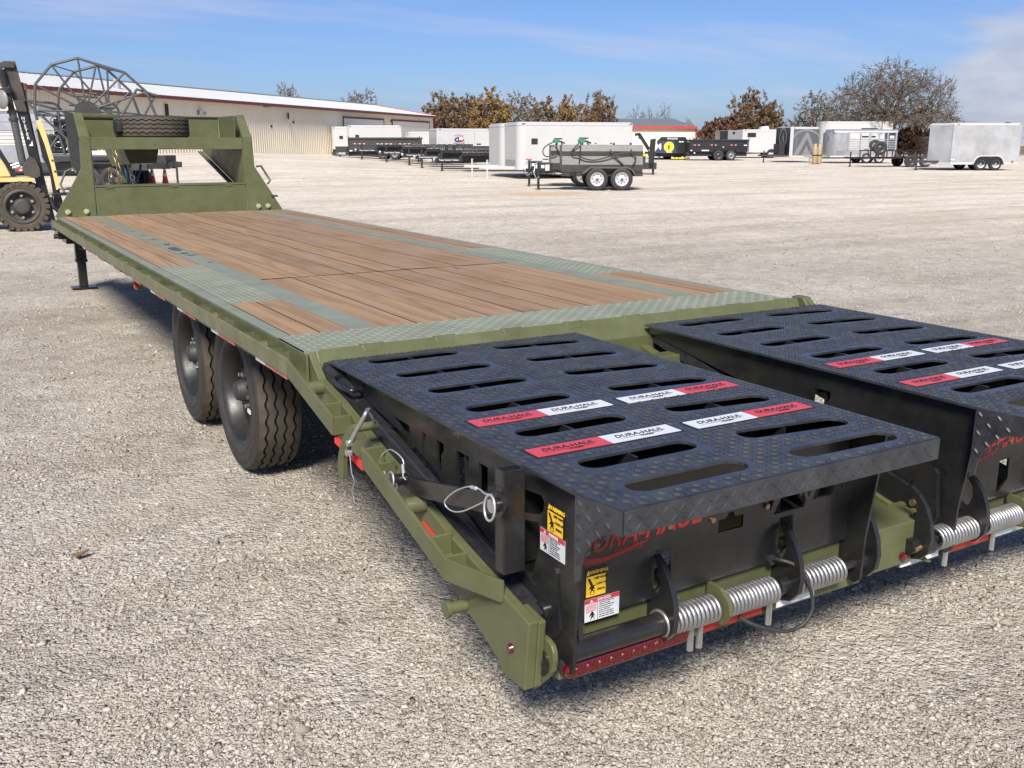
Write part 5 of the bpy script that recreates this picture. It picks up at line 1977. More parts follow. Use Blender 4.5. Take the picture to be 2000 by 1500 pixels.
        h2 = [(1108, 280), (1112, 292), (1118, 303), (1128, 317)]
        mb = MB()
        for h_ in (h1, h2):
            mb.tube(smooth_pts([(X(a), -.05, Z(b)) for a, b in h_], 4), .024, BLACK_MATT, 6)
        mb.build('hose', t)
    return t


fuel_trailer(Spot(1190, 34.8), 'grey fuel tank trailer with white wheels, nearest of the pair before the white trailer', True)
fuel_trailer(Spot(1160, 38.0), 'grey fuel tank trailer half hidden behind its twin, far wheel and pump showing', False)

# ---------------------------------------------------------------- white enclosed trailers
def white_box(px0, d, label, px1, ztop, turn, front=-1, wheels=True, W=2.4, vent=True, **k):
    s = Spot(px0, d)
    L = (px1 - px0) * d / 1951 / math.cos(R(turn))
    zt = s.Z(ztop)
    t = enclosed(s, label, 0, L, .48, zt, W, front, [L * .50, L * .50 + .88] if wheels else [], WHITE, WHITE_TRIM, turn, group='white enclosed trailers', **k)
    if vent:
        MB().box((.62, -.012, zt - .98), (.92, -.001, zt - .72), GLASS_DARK).build('side_vent', t, bevel=.004)
    return s, t, L, zt


s, t, L, zt = white_box(1012, 44.6, 'long white enclosed trailer behind the grey fuel trailers, nearest of the white boxes', 1243, 238, 17)
tongue(t, .1, 1.2, -1, .50, 1.35, 1.4, WHITE_TRIM)
for x in (.5, 1.3, 2.1):
    MB().box((x - .14, -.012, .86), (x + .14, -.003, .90), RED_TAPE if x != 1.3 else BLACK_MATT).build('side_reflector', t)
MB().box((-.002, .4, .5), (.03, 2.0, .85), SILVER).build('stone_guard', t)
s, t, L, zt = white_box(979, 46.8, 'white enclosed trailer whose nose shows left of the nearest white box', 1190, 241, 17)
tongue(t, .1, 1.2, -1, .50, 1.35, 1.4, WHITE_TRIM)
for x in (.5, 1.3):
    MB().box((x - .14, -.012, .86), (x + .14, -.003, .90), RED_TAPE).build('side_reflector', t)

s, t, L, zt = white_box(853, 71, 'white enclosed trailer with a round Texas flag logo on its side', 956, 251, 18, vent=False, rad=.08)
MB().box((L - 1.15, -.010, .5), (L - 1.135, -.0036, zt - .2), GRAPHIC2).build('door_seam', t)
MB().box((L - 1.0, -.05, 1.28), (L - .68, -.0036, 1.34), BLACK_MATT).build('door_latch', t)
mb = MB()
cx, cz = L * .42, zt - .78
q = lambda x, z: plane_m((x, -.006, z), (1, 0, 0), (0, 0, 1))
ov = [(.36 * math.cos(a), .19 * math.sin(a)) for a in np.linspace(0, 6.2832, 33)[:-1]]
mb.plate(ov, [], .003, q(cx, cz), LOGO_BLUE)
mb.plate([(-.0, .005), (.30, .02), (.28, .11), (.16, .155), (0, .165)], [], .003, q(cx, cz - .0) @ Matrix.Translation((0, 0, .003)), WHITE_TAPE)
mb.plate([(-.0, -.005), (.30, .01), (.28, -.11), (.16, -.155), (0, -.165)], [], .003, q(cx, cz - .0) @ Matrix.Translation((0, 0, .003)), RED_STICK)
star = [((.085 if i % 2 == 0 else .035) * math.sin(i * .6283), (.085 if i % 2 == 0 else .035) * math.cos(i * .6283)) for i in range(10)]
mb.plate(star, [], .003, q(cx - .15, cz) @ Matrix.Translation((0, 0, .003)), WHITE_TAPE)
for i, ch in enumerate('TEXAS'):
    a = (i - 2) * .30
    mb.text(ch, .19, q(cx + .42 * math.sin(a) * 1.15, cz + .30 * math.cos(a)) @ Matrix.Rotation(-a * .8, 4, 'Z'), LOGO_RED, ext=.002, bold=.015)
for i, ch in enumerate('CUSTOM TRAILERS'):
    a = (i - 7) * .115
    mb.text(ch, .115, q(cx + .46 * math.sin(a) * 1.15, cz - .29 * math.cos(a)) @ Matrix.Rotation(a * .8, 4, 'Z'), LOGO_BLUE, ext=.002, bold=.015)
mb.text('TRAILER SALES', .085, q(cx, cz - .52), LOGO_BLUE, ext=.002, bold=.015)
mb.text('& SERVICE', .085, q(cx + .02, cz - .64), LOGO_BLUE, ext=.002, bold=.015)
mb.build('round_logo', t)
tongue(t, .1, 1.2, -1, .50, 1.2, 1.4, BLACK_MATT)

white_box(679, 79, 'long white enclosed trailer standing directly behind the charcoal dump trailer', 783, 245, 8)
white_box(648, 81, 'white enclosed trailer beside the red doorway frame, leftmost of the white boxes', 735, 247.5, 8)
white_box(790, 83, 'lower white enclosed trailer showing between the dump trailer and the logo trailer', 850, 257.5, 8, vent=False, rad=.7)


# ---------------------------------------------------------------- dump trailers
def dump_trailer(spot, label, pl, pr_, ptop, pbot, mat, front, wheels_px, wr, tapes, turn=0, tongue_px=None, lettering=None, post=True):
    s = spot
    t = at(s, 'dump_trailer', label, 'trailer', turn, 'dump trailers')
    x0, x1, zt, zb = s.X(pl), s.X(pr_), s.Z(ptop), s.Z(pbot)
    W = 2.1
    wl = .04
    mb = MB()
    mb.box((x0, 0, zb), (x1, wl, zt), mat)
    mb.box((x0, W - wl, zb), (x1, W, zt), mat)
    mb.box((x0, wl + .0005, zb), (x0 + wl, W - wl - .0005, zt), mat)
    mb.box((x1 - wl, wl + .0005, zb), (x1, W - wl - .0005, zt), mat)
    mb.box((x0 + wl + .0005, wl + .0005, zb), (x1 - wl - .0005, W - wl - .0005, zb + .05), mat)
    bed = mb.build('bed', t, bevel=.006)
    m2 = MB()
    m2.box((x0 - .05, -.07, zt - .09), (x1 + .05, -.0005, zt + .04), mat)
    m2.box((x0 - .05, W + .0005, zt - .09), (x1 + .05, W + .07, zt + .04), mat)
    m2.build('top_rail', bed, bevel=.006)
    hh = zt - zb
    m3 = MB().box((x0, -.03, zb + hh * .46), (x1, -.0006, zb + hh * .52), mat)
    m3.build('side_rib', bed, bevel=.005)
    for fx in tapes:
        x = x0 + (x1 - x0) * fx
        MB().box((x - .12, -.035, zb + hh * .555), (x + .0, -.0008, zb + hh * .60), RED_TAPE).build('reflective_tape', bed)
        MB().box((x + .0, -.035, zb + hh * .555), (x + .10, -.0008, zb + hh * .60), WHITE_TAPE).build('reflective_tape', bed)
    if post:
        for xx in (x0 - .04, x1):
            MB().box((xx, -.10, zb), (xx + .06, -.0751, zt + .15), mat).build('corner_post', bed, bevel=.004)
    MB().box((x0 - .1, .25, zb - .32), (x1, W - .25, zb - .01), BLACK_MATT).build('frame', t, bevel=.005)
    for px in wheels_px:
        yard_wheel(t, s.X(px), -.10, wr, CHARCOAL if px == wheels_px[0] else GRAPHIC2, .22)
        yard_wheel(t, s.X(px), W + .10, wr, CHARCOAL, .22, side=1)
    if wheels_px:
        a, b = s.X(wheels_px[0]) - wr * 1.25, s.X(wheels_px[-1]) + wr * 1.25
        zf = wr * 2.15
        MB().prism([(a, wr * 1.3), (a + .2, zf), (b - .2, zf), (b, wr * 1.3), (b - .04, wr * 1.3), (b - .22, zf - .04), (a + .22, zf - .04), (a + .04, wr * 1.3)], 'y', -.24, -.008, mat).build('fender', t)
    if tongue_px:
        x = s.X(tongue_px)
        mb = MB()
        xs_ = x0 if front < 0 else x1
        mb.bar((xs_, .1, zb - .14), (x, W / 2 - .05, zb - .18), .10, .26, mat)
        mb.bar((xs_, W - .1, zb - .14), (x, W / 2 + .05, zb - .18), .10, .26, mat)
        mb.box((x - .25, W / 2 - .09, zb - .28), (x + .1, W / 2 + .09, zb - .05), BLACK_MATT)
        tg = mb.build('tongue', t, bevel=.005)
        m4 = MB().cyl((x + .35, W / 2 - .2, zb + .15), (x + .35, W / 2 - .2, .02), .06, BLACK_MATT, 8)
        m4.build('tongue_jack', t)
        m5 = MB().box((xs_ - 1.1, .6, zb - .05), (xs_ - .2, 1.5, zb + .38), BLACK_MATT)
        m5.build('tool_box', t, bevel=.01)
        if lettering:
            ux = Vector((xs_ - x, .1 - W / 2, 0)).normalized()
            c = Vector(((xs_ + x) / 2 - .1, (W / 2 + .1) / 2 - .10, zb - .13))
            m6 = MB().text(lettering, .20, plane_m(c, ux, (0, 0, 1)), WHITE_TAPE, ext=.003, bold=.02)
            m6.build('lettering', tg)
    return t, s, (x0, x1, zt, zb)


t, s, (x0, x1, zt, zb) = dump_trailer(Spot(750, 73), 'long charcoal dump trailer in front of the white boxes by the warehouse', 681, 819, 269.5, 296.5, CHARCOAL, -1, [748, 771], .38, [.08, .15, .21, .40, .46, .53, .59, .72, .79, .85], 0, 650, 'PJ TRAILERS')
for px, py in ((685, 294.5), (763, 289.5), (812, 289.5), (716, 295)):
    MB().box((s.X(px) - .10, -.012, s.Z(py + 1)), (s.X(px) + .10, -.001, s.Z(py - 1)), WHITE_TAPE).build('side_decal', t)
t, s, (x0, x1, zt, zb) = dump_trailer(Spot(1404, 78), 'black dump trailer parked left of the white caravan', 1347, 1461, 273.5, 297.0, BLACK, -1, [1403.5, 1428], .40, [.08, .15, .37, .44, .71, .78], 0, None)
for px, py, w_ in ((1378, 294, .28), (1413, 287, .05), (1351, 294, .06), (1357, 299, .06), (1456, 284, .12)):
    MB().box((s.X(px) - w_, -.012, s.Z(py + 1)), (s.X(px) + w_, -.001, s.Z(py - 1)), WHITE_TAPE).build('side_decal', t)


# ---------------------------------------------------------------- black flat deck trailers
def flat_trailer(px, d, label, L=7.5, turn=4, zt=1.02):
    s = Spot(px, d)
    t = at(s, 'flat_deck_trailer', label, 'trailer', turn, 'black flat deck trailers in a row')
    W = 2.1
    x0 = 1.55
    mb = MB()
    mb.box((x0, 0, zt - .20), (x0 + L, .07, zt), BLACK)
    mb.box((x0, W - .07, zt - .20), (x0 + L, W, zt), BLACK)
    mb.box((x0, .0705, zt - .20), (x0 + .07, W - .0705, zt), BLACK)
    fr = mb.build('deck_rail', t, bevel=.006)
    mb = MB()
    for k in range(12):
        y = .075 + k * .1625
        mb.box((x0 + .08, y, zt - .09), (x0 + L, y + .155, zt - .045), PALLET)
    dk = mb.build('deck', t)
    for k in range(9):
        x = x0 + .3 + k * (L - .5) / 8
        MB().box((x - .05, -.04, zt - .17), (x + .05, -.0006, zt - .02), BLACK).build('stake_pocket', fr, bevel=.003)
    mb = MB()
    mb.box((x0 - .1, .55, zt - .50), (x0 + L * .8, .65, zt - .205), BLACK_MATT)
    mb.box((x0 - .1, W - .65, zt - .50), (x0 + L * .8, W - .55, zt - .205), BLACK_MATT)
    for k in range(11):
        x = x0 + .3 + k * (L - .6) / 10
        mb.box((x - .03, .072, zt - .29), (x + .03, W - .072, zt - .2005), BLACK_MATT)
    mb.bar((x0, .58, zt - .40), (.12, W / 2 - .05, zt - .44), .09, .20, BLACK)
    mb.bar((x0, W - .58, zt - .40), (.12, W / 2 + .05, zt - .44), .09, .20, BLACK)
    tg = mb.build('tongue', t, bevel=.005)
    mb = MB()
    mb.cyl((.0, W / 2, zt - .36), (.16, W / 2, zt - .42), .09, CHROME, 10)
    mb.box((.1, W / 2 - .08, zt - .52), (.3, W / 2 + .08, zt - .36), BLACK_MATT)
    mb.build('coupler', t, bevel=.004)
    mb = MB().cyl((.48, W / 2 - .15, zt + .02), (.48, W / 2 - .15, .03), .055, BLACK_MATT, 8)
    mb.box((.38, W / 2 - .25, .004), (.58, W / 2 - .05, .03), BLACK_MATT)
    mb.build('tongue_jack', t)
    m6 = MB()
    ux = Vector((x0 - .12, .58 - W / 2 + .05, 0)).normalized()
    m6.text('Texas Custom Trailers', .12, plane_m(((x0 + .12) / 2 + .02, (.58 + W / 2 - .05) / 2 - .055, zt - .42), ux, (0, 0, 1)), WHITE_TAPE, ext=.002, bold=.01)
    m6.build('lettering', tg)
    for x in (x0 + L * .58, x0 + L * .58 + .9):
        yard_wheel(t, x, .25, .37, CHARCOAL, .2)
        yard_wheel(t, x, W - .25, .37, CHARCOAL, .2, side=1)
    return t, s


t, s = flat_trailer(845, 53.5, 'black flat deck trailer with two upright posts, nearest in the row beside the white tongues')
for px in (872, 887):
    MB().box((s.X(px) - .09, .5, 1.02), (s.X(px) + .09, .62, 1.42), BLACK).build('ramp_post', t, bevel=.006)
flat_trailer(806, 57, 'black flat deck trailer second from the near end of the dark row')
flat_trailer(782, 60.5, 'black flat deck trailer in the middle of the dark row')
flat_trailer(738, 64.5, 'black flat deck trailer fourth from the near end, before the charcoal dump trailer')
flat_trailer(690, 68, 'black flat deck trailer at the far end of the row under the charcoal dump bed', L=6.6)
s = Spot(815, 70)
t = at(s, 'steel_beam', 'dark red steel beam with white lettering left of the logo trailer', 'beam')
MB().box((-.0, 0, s.Z(296)), (1.1, .15, s.Z(289.5)), MAROON).build('beam_web', t, bevel=.01)
MB().box((.0, .05, .02), (.08, .12, s.Z(296)), MAROON).build('leg', t)
MB().box((1.0, .05, .02), (1.08, .12, s.Z(296)), MAROON).build('leg', t)
MB().text('B & V', .19, plane_m((.45, -.004, s.Z(293)), (1, 0, 0), (0, 0, 1)), WHITE_TAPE, ext=.002, bold=.02).build('lettering', t)

# ---------------------------------------------------------------- black gooseneck behind the big white trailer
s = Spot(1262, 50)
t = at(s, 'gooseneck_hitch', 'tall black gooseneck with a drop leg right of the long white trailer', 'trailer')
mb = MB()
mb.prism([(s.X(1268), s.Z(328)), (s.X(1271), s.Z(272)), (s.X(1281), s.Z(270)), (s.X(1278), s.Z(330))], 'y', 0, .22, BLACK)
mb.build('neck_riser', t, bevel=.006)
mb = MB()
mb.bar((s.X(1248), .1, s.Z(262)), (s.X(1268), .1, s.Z(292)), .18, .16, BLACK)
mb.bar((s.X(1240), .1, s.Z(263)), (s.X(1250), .1, s.Z(262)), .18, .14, BLACK)
mb.build('neck_arm', t, bevel=.006)
MB().box((s.X(1256), 0, s.Z(331)), (s.X(1284), .5, s.Z(318)), BLACK_MATT).build('tool_box', t, bevel=.01)
MB().box((s.X(1250), .05, s.Z(326)), (s.X(1262), 2.0, s.Z(300)), BLACK_MATT).build('front_deck', t, bevel=.006)
mb = MB().box((s.X(1276), .1, .02), (s.X(1280), .25, s.Z(331)), BLACK)
mb.box((s.X(1274), .05, .004), (s.X(1282), .3, .02), BLACK)
mb.build('drop_leg', t, bevel=.003)
mb = MB().tube(smooth_pts([(s.X(1246), -.02, s.Z(268)), (s.X(1262), -.03, s.Z(283)), (s.X(1270), -.03, s.Z(305))]), .03, BLACK_MATT, 5)
mb.build('hose', t)
MB().box((s.X(1257), -.004, s.Z(305)), (s.X(1266), -.0005, s.Z(301)), LOGO_YELLOW).build('side_decal', t)

# ---------------------------------------------------------------- gooseneck trailer with the yellow badge
s = Spot(1312, 80)
t = at(s, 'gooseneck_trailer', 'black gooseneck trailer with a yellow round badge on its headboard', 'trailer')
mb = MB()
zt, zb = s.Z(267.5), s.Z(300)
mb.prism([(s.X(1284), zb), (s.X(1284), s.Z(276)), (s.X(1292), zt), (s.X(1338), zt), (s.X(1344), s.Z(276)), (s.X(1344), zb)], 'y', 0, .35, BLACK)
hb = mb.build('headboard', t, bevel=.01)
mb = MB()
mb.prism([(s.X(1280), s.Z(299)), (s.X(1284), s.Z(277)), (s.X(1316), s.Z(275)), (s.X(1322), s.Z(299))], 'y', -.05, -.001, LOGO_BLUE)
bd = mb.build('badge_panel', t)
mb = MB()
q = lambda x, z: plane_m((x, -.054, z), (1, 0, 0), (0, 0, 1))
mb.text('M', .62, q(s.X(1286), s.Z(287)), WHITE_TAPE, ext=.003, bold=.03)
mb.cyl((s.X(1306.5), -.0501, s.Z(287)), (s.X(1306.5), -.058, s.Z(287)), .40, LOGO_YELLOW, 28)
mb.plate([(-.05, -.22), (.05, -.22), (.07, .1), (0, .22), (-.07, .1)], [], .004, q(s.X(1306.5), s.Z(287)) @ Matrix.Translation((0, 0, .008)), INK)
mb.text('PJTRAILERS', .17, plane_m((s.X(1313), -.004, s.Z(271)), (1, 0, 0), (0, 0, 1)), WHITE_TAPE, ext=.002, bold=.02)
mb.text('TRAILERS', .12, q(s.X(1307), s.Z(297.5)), WHITE_TAPE, ext=.002, bold=.02)
mb.build('badge', t)
for px in (1328, 1333):
    MB().box((s.X(px) - .08, -.01, s.Z(278)), (s.X(px) + .08, -.001, s.Z(276)), WHITE_TAPE).build('side_decal', t)
MB().box((s.X(1282), .36, s.Z(306)), (s.X(1350), 7.0, s.Z(297)), BLACK_MATT).build('deck_frame', t, bevel=.01)
for px in (1290, 1340):
    MB().box((s.X(px) - .06, .4, .01), (s.X(px) + .06, .55, s.Z(306)), BLACK_MATT).build('drop_leg', t)
for px in (1310, 1330):
    yard_wheel(t, s.X(px), 1.6, .38, CHARCOAL)
for k in range(5):
    MB().box((s.X(1311 + k * 7.4), -.4, s.Z(310.2)), (s.X(1317 + k * 7.4), -.3, s.Z(307.5)), LOGO_YELLOW).build('wheel_chock', t)

# ---------------------------------------------------------------- right hand row
s = Spot(1460, 86)
t = enclosed(s, 'white caravan style trailer with a dark window and a roof vent', s.X(1449), s.X(1525), .55, s.Z(253), 2.3, -1, [s.X(1507)], WHITE, WHITE_TRIM, 0, rad=.06, group='white enclosed trailers')
MB().box((s.X(1406), .05, .75), (s.X(1449) - .01, 2.2, s.Z(255)), GRAPHIC2).build('nose_section', t, bevel=.02)
MB().box((s.X(1406) - .02, .04, .75), (s.X(1421), .049, s.Z(255.5)), BLACK).build('nose_panel', t)
MB().cyl((s.X(1432.5), .049, s.Z(260)), (s.X(1432.5), .03, s.Z(260)), .12, INK, 12).build('nose_vent', t)
w_ = MB().box((s.X(1459), -.03, s.Z(268)), (s.X(1475.5), -.0005, s.Z(259.5)), INK).build('window', t, bevel=.02)
MB().box((s.X(1460), -.034, s.Z(267)), (s.X(1474.5), -.0302, s.Z(260.5)), GLASS_DARK).build('pane', w_)
MB().prism([(s.X(1487), s.Z(253) + .001), (s.X(1490), s.Z(247)), (s.X(1503), s.Z(246)), (s.X(1506), s.Z(253) + .001)], 'y', .7, 1.5, WHITE_TRIM).build('roof_vent', t, bevel=.03)

s = Spot(1545, 72)
t = enclosed(s, 'dark grey enclosed trailer with a large pale triangle graphic and white corner post', s.X(1543), s.X(1604), .45, s.Z(248), 2.3, -1, [], GRAPHIC, WHITE_TRIM, 12, rad=.05)
MB().box((s.X(1543) - .03, -.02, .45), (s.X(1549), -.0005, s.Z(249)), WHITE_TRIM).build('corner_post', t, bevel=.02)
MB().prism([(-.016, .10), (-.018, 2.2), (-.02, 2.2), (-.022, .10)], 'z', .50, s.Z(249.5), BLACK, M=Matrix.Translation((s.X(1543), 0, 0))).build('nose_panel', t)
mb = MB()
cx, cz = s.X(1577), s.Z(282)
q = plane_m((cx, -.004, cz), (1, 0, 0), (0, 0, 1))
mb.plate([(-.95, -.75), (-.05, .82), (.12, .82), (.98, -.75), (.62, -.75), (.05, .40), (-.58, -.75)], [], .004, q, GRAPHIC2)
mb.plate([(-.30, -.75), (.05, -.05), (.36, -.75)], [], .004, q, GRAPHIC2)
arc = [(1.15 * math.cos(a), .25 + .80 * math.sin(a)) for a in np.linspace(.25, 2.9, 18)] + [(1.02 * math.cos(a), .25 + .68 * math.sin(a)) for a in np.linspace(2.9, .25, 18)]
mb.plate(arc, [], .003, q @ Matrix.Translation((0, 0, -.0008)), GRAPHIC2)
mb.build('side_graphic', t)
mb = MB()
e = plane_m((s.X(1543) - .024, 1.1, s.Z(270)), (0, -1, 0), (0, 0, 1))
mb.plate([(.55 * math.cos(a), .75 * math.sin(a)) for a in np.linspace(0, 6.2832, 25)[:-1]], [[(.46 * math.cos(a), .64 * math.sin(a)) for a in np.linspace(0, 6.2832, 25)[:-1]]], .004, e, GRAPHIC2)
mb.plate([(-.25, -.4), (0, .4), (.25, -.4), (.14, -.4), (0, .12), (-.14, -.4)], [], .004, e, GRAPHIC2)
mb.build('nose_graphic', t)
tongue(t, s.X(1545), 1.1, -1, .50, 1.7, 1.4)
MB().box((s.X(1530), .6, .56), (s.X(1556) - .55, 1.6, 1.32), BLACK_MATT).build('front_tool_box', t, bevel=.03)

s = Spot(1597, 68)
for k, (dx, dy, lb) in enumerate(((-.14, 0, 'tan upright gas cylinder beside the grey trailer, left of two'), (.20, .1, 'tan upright gas cylinder beside the stock trailer, right of two'))):
    t = tag(thing('gas_cylinder', None, None, s.loc + RD * dx + FD * dy), lb, 'gas cylinder', 'tan gas cylinders')
    MB().lathe([(.0, .02), (.15, .03), (.17, .09), (.17, 1.05), (.14, 1.16), (.07, 1.22), (.0, 1.23)], (0, 0, 0), (0, 0, 1), TAN, 18).build('vessel', t)
    MB().cyl((0, 0, 1.23), (0, 0, 1.38), .035, BOLT, 8).build('valve', t)
    MB().lathe([(.115, 1.16), (.115, 1.36), (.10, 1.36), (.10, 1.17)], (0, 0, 0), (0, 0, 1), TAN, 14).build('collar', t)
    MB().lathe([(.172, .55), (.178, .56), (.178, .63), (.172, .64)], (0, 0, 0), (0, 0, 1), BLACK_MATT, 18).build('strap', t)

s = Spot(1660, 84)
t = enclosed(s, 'tall white horse trailer with a rounded nose behind the silver stock trailer', s.X(1604), s.X(1741), .55, s.Z(237.5), 2.4, -1, [s.X(1690), s.X(1712)], WHITE, WHITE_TRIM, 0, rad=.8, group='white enclosed trailers')
MB().box((s.X(1680), -.02, s.Z(253)), (s.X(1712), -.0005, s.Z(250.5)), GLASS_DARK).build('side_window', t)
MB().box((s.X(1726), -.02, s.Z(253)), (s.X(1738), -.0005, s.Z(250)), WHITE_TAPE).build('side_decal', t)

# silver stock trailer with slatted side
s = Spot(1690, 70)
t = at(s, 'stock_trailer', 'silver livestock trailer with open slatted side and rounded nose', 'trailer', 0, 'silver stock trailers')
X, Z = s.X, s.Z
W = 2.1
zt, z0 = Z(252.5), .50
# rounded front and lower half panels
mb = MB()
pl = rounded_plan(X(1619), X(1657), 0, W, -1, .75, 0, 8)
mb.prism(pl, 'z', z0, zt - .22, SILVER)
mb.build('nose', t, bevel=.02)
mb = MB()
prof = [(0, zt - .24), (.03, zt - .12), (.12, zt - .03), (.30, zt), (W - .3, zt), (W - .12, zt - .03), (W - .03, zt - .12), (W, zt - .24)]
vs = []
fr = [(X(1619) + .9 - .9 * math.cos(a), 1 - .0) for a in (0,)]
mb.prism(prof, 'x', X(1628), X(1752), SILVER)
mb.hexa([(X(1619) + .10, .55, zt - .24), (X(1628), .02, zt - .24), (X(1628), W - .02, zt - .24), (X(1619) + .10, W - .55, zt - .24),
         (X(1625), .6, zt - .05), (X(1628), .3, zt - .003), (X(1628), W - .3, zt - .003), (X(1625), W - .6, zt - .05)], SILVER)
mb.build('roof', t, bevel=.01)
mb = MB()
mb.box((X(1657), 0, z0), (X(1752), .04, Z(293)), SILVER)
mb.box((X(1657), W - .04, z0), (X(1752), W, Z(293)), SILVER)
mb.box((X(1748), .0405, z0), (X(1752), W - .0405, zt - .25), SILVER)
mb.box((X(1657), .041, z0 - .02), (X(1748) - .001, W - .041, z0 + .05), BLACK_MATT)
mb.build('lower_panel', t, bevel=.004)
for i, py in enumerate((290, 286.5, 283, 279.5, 276, 272)):
    MB().box((X(1657), .004, Z(py + 1.0)), (X(1752), .03, Z(py - .6)), SILVER).build('side_slat', t, bevel=.003)
    MB().box((X(1657), W - .03, Z(py + 1.0)), (X(1748), W - .004, Z(py - .6)), SILVER).build('side_slat', t, bevel=.003)
for px in (1657, 1680, 1698, 1716, 1733, 1749):
    MB().box((X(px) - .05, -.03, z0), (X(px) + .05, -.0005, zt - .245), SILVER).build('side_post', t, bevel=.004)
for a, b in ((1657, 1679), (1735, 1747)):
    MB().box((X(a) + .06, -.012, Z(270.5)), (X(b) - .06, -.001, Z(265)), WHITE_TRIM).build('vent_flap', t)
for a, b in ((1683, 1696), (1701, 1710)):
    MB().box((X(a), .05, Z(269)), (X(b), .055, Z(265.5)), GLASS_DARK).build('window_gap', t)
MB().box((X(1620), .42, Z(275)), (X(1626), .48, Z(265)), GLASS_DARK).build('nose_window', t, bevel=.02)
MB().box((X(1634), -.01, Z(306)), (X(1652), -.001, Z(294.5)), CHROME).build('gravel_guard', t)
MB().box((X(1619) + .1, -.06, z0 - .08), (X(1752), -.001, z0 + .03), WHITE_TRIM).build('running_board', t, bevel=.01)
for px in (1694, 1719):
    yard_wheel(t, X(px), .02, .36, WHITE_TRIM)
    yard_wheel(t, X(px), W - .02, .36, WHITE_TRIM, side=1)
tongue(t, X(1624), 1.05, -1, .50, 1.3, 1.2, CHROME)

# black utility trailer with rails, carrying two spare wheels
s = Spot(1760, 62)
t = at(s, 'utility_trailer', 'low black railed utility trailer between the stock trailer and the weathered silver trailer', 'trailer')
X, Z = s.X, s.Z
W = 1.9
za, zb = Z(293.5), Z(306.5)
mb = MB()
for y in (0, W - .05):
    mb.box((X(1700), y, za - .06), (X(1836), y + .05, za), BLACK)
    mb.box((X(1696), y, zb - .12), (X(1836), y + .05, zb), BLACK)
mb.box((X(1696), .0505, zb - .06), (X(1836), W - .0505, zb - .01), PALLET)
mb.build('rail', t, bevel=.005)
for k in range(9):
    x = X(1702) + k * (X(1832) - X(1702)) / 8
    MB().box((x - .03, .003, zb + .0005), (x + .03, .045, za - .0605), BLACK).build('rail_post', t)
    MB().box((x - .03, W - .045, zb + .0005), (x + .03, W - .003, za - .0605), BLACK).build('rail_post', t)
for px in (1780, 1809):
    yard_wheel(t, X(px), -.10, .37, CHARCOAL if px == 1780 else GRAPHIC2, .22)
    yard_wheel(t, X(px), W + .10, .37, CHARCOAL, .22, side=1)
MB().box((X(1764), -.24, .80), (X(1826), -.001, .84), BLACK).build('fender', t, bevel=.01)
tongue(t, X(1700), W / 2, -1, .55, 1.0, 1.1, BLACK)
mb = MB()
for px in (1778, 1812):
    mb.box((X(px) - .1, -.02, zb - .14), (X(px) + .1, -.0005, zb - .05), RED_TAPE)
mb.build('reflective_tape', t)
for px, py, r_, lb in ((1708.5, 283.5, .33, 'spare wheel with pale rim leaning on the front rail of the black utility trailer'), (1717.5, 289, .42, 'larger black spare wheel leaning on the front rail of the black utility trailer')):
    c = s.loc + RD * X(px) + Vector((0, 0, Z(py) - r_)) - FD * (.18 if r_ > .4 else .02)
    w_ = thing('spare_wheel', lb, 'wheel', c, NY, 'spare wheels on the black utility trailer')
    yard_wheel(w_, 0, 0, r_, GRAPHIC2 if r_ < .4 else CHARCOAL, .2)

# weathered silver enclosed trailer at the right edge
s = Spot(1905, 55.8)
X, Z = s.X, s.Z
t = enclosed(s, 'weathered silver enclosed trailer with white wheels at the right edge of the yard', X(1858), X(1997), .40, Z(240.5), 2.4, -1, [X(1920.5), X(1951)], SILVER_OLD, WHITE_TRIM, 4, rad=.10, vn=.75, roofh=.14)
MB().box((X(1982), -.012, Z(319)), (X(1986), -.001, Z(314)), LENS_AMBER).build('marker_lamp', t)
MB().box((X(1858), -.012, Z(313)), (X(1866), -.001, Z(311)), WHITE_TAPE).build('side_decal', t)
MB().box((X(1937), -.012, Z(307.5)), (X(1942), -.001, Z(305)), LENS_AMBER).build('marker_lamp', t)
MB().box((X(1985), .9, Z(240.5) + .001), (X(1990), 1.2, Z(238)), BLACK_MATT).build('roof_light', t)
tongue(t, X(1850), 1.2, -1, .48, 1.3, 1.2)

# chain link fence behind the right hand row
def fence(pa, da, pb, db, label):
    A, B = Spot(pa, da), Spot(pb, db)
    t = thing('chain_link_fence', label, 'fence', A.loc)
    d = B.loc - A.loc
    L = d.length
    n = int(L / 2.4)
    hgt = 1.75
    for k in range(n + 1):
        p = d * (k / n)
        MB().cyl(p, p + Vector((0, 0, hgt)), .035, SILVER_OLD, 8).build('fence_post', t)
    MB().cyl(Vector((0, 0, hgt)), d + Vector((0, 0, hgt)), .025, SILVER_OLD, 8).build('top_rail', t)
    mb = MB()
    u = d.normalized()
    st = .14
    m = int(L / st)
    for k in range(-int(hgt / st), m):
        for sg in (0, 1):
            a, b = k * st, k * st + hgt
            t0 = max(0, -a / hgt)
            t1 = min(1, (L - a) / hgt)
            if t1 <= t0:
                continue
            z0_, z1_ = (t0 * hgt, t1 * hgt) if not sg else (hgt - t0 * hgt, hgt - t1 * hgt)
            mb.bar(d.normalized() * (a + t0 * hgt) + Vector((0, 0, z0_)), u * (a + t1 * hgt) + Vector((0, 0, z1_)), .006, .006, SILVER_OLD)
    mb.build('wire_mesh', t, kind='stuff')


fence(1742, 92, 2075, 74, 'chain link fence behind the silver trailers at the right')

# ================================================================== WAREHOUSE
def wpt(px, d, z):
    p = CAM + FD * d + RD * ((px - 1000) / 1951 * d)
    return Vector((p.x, p.y, z))


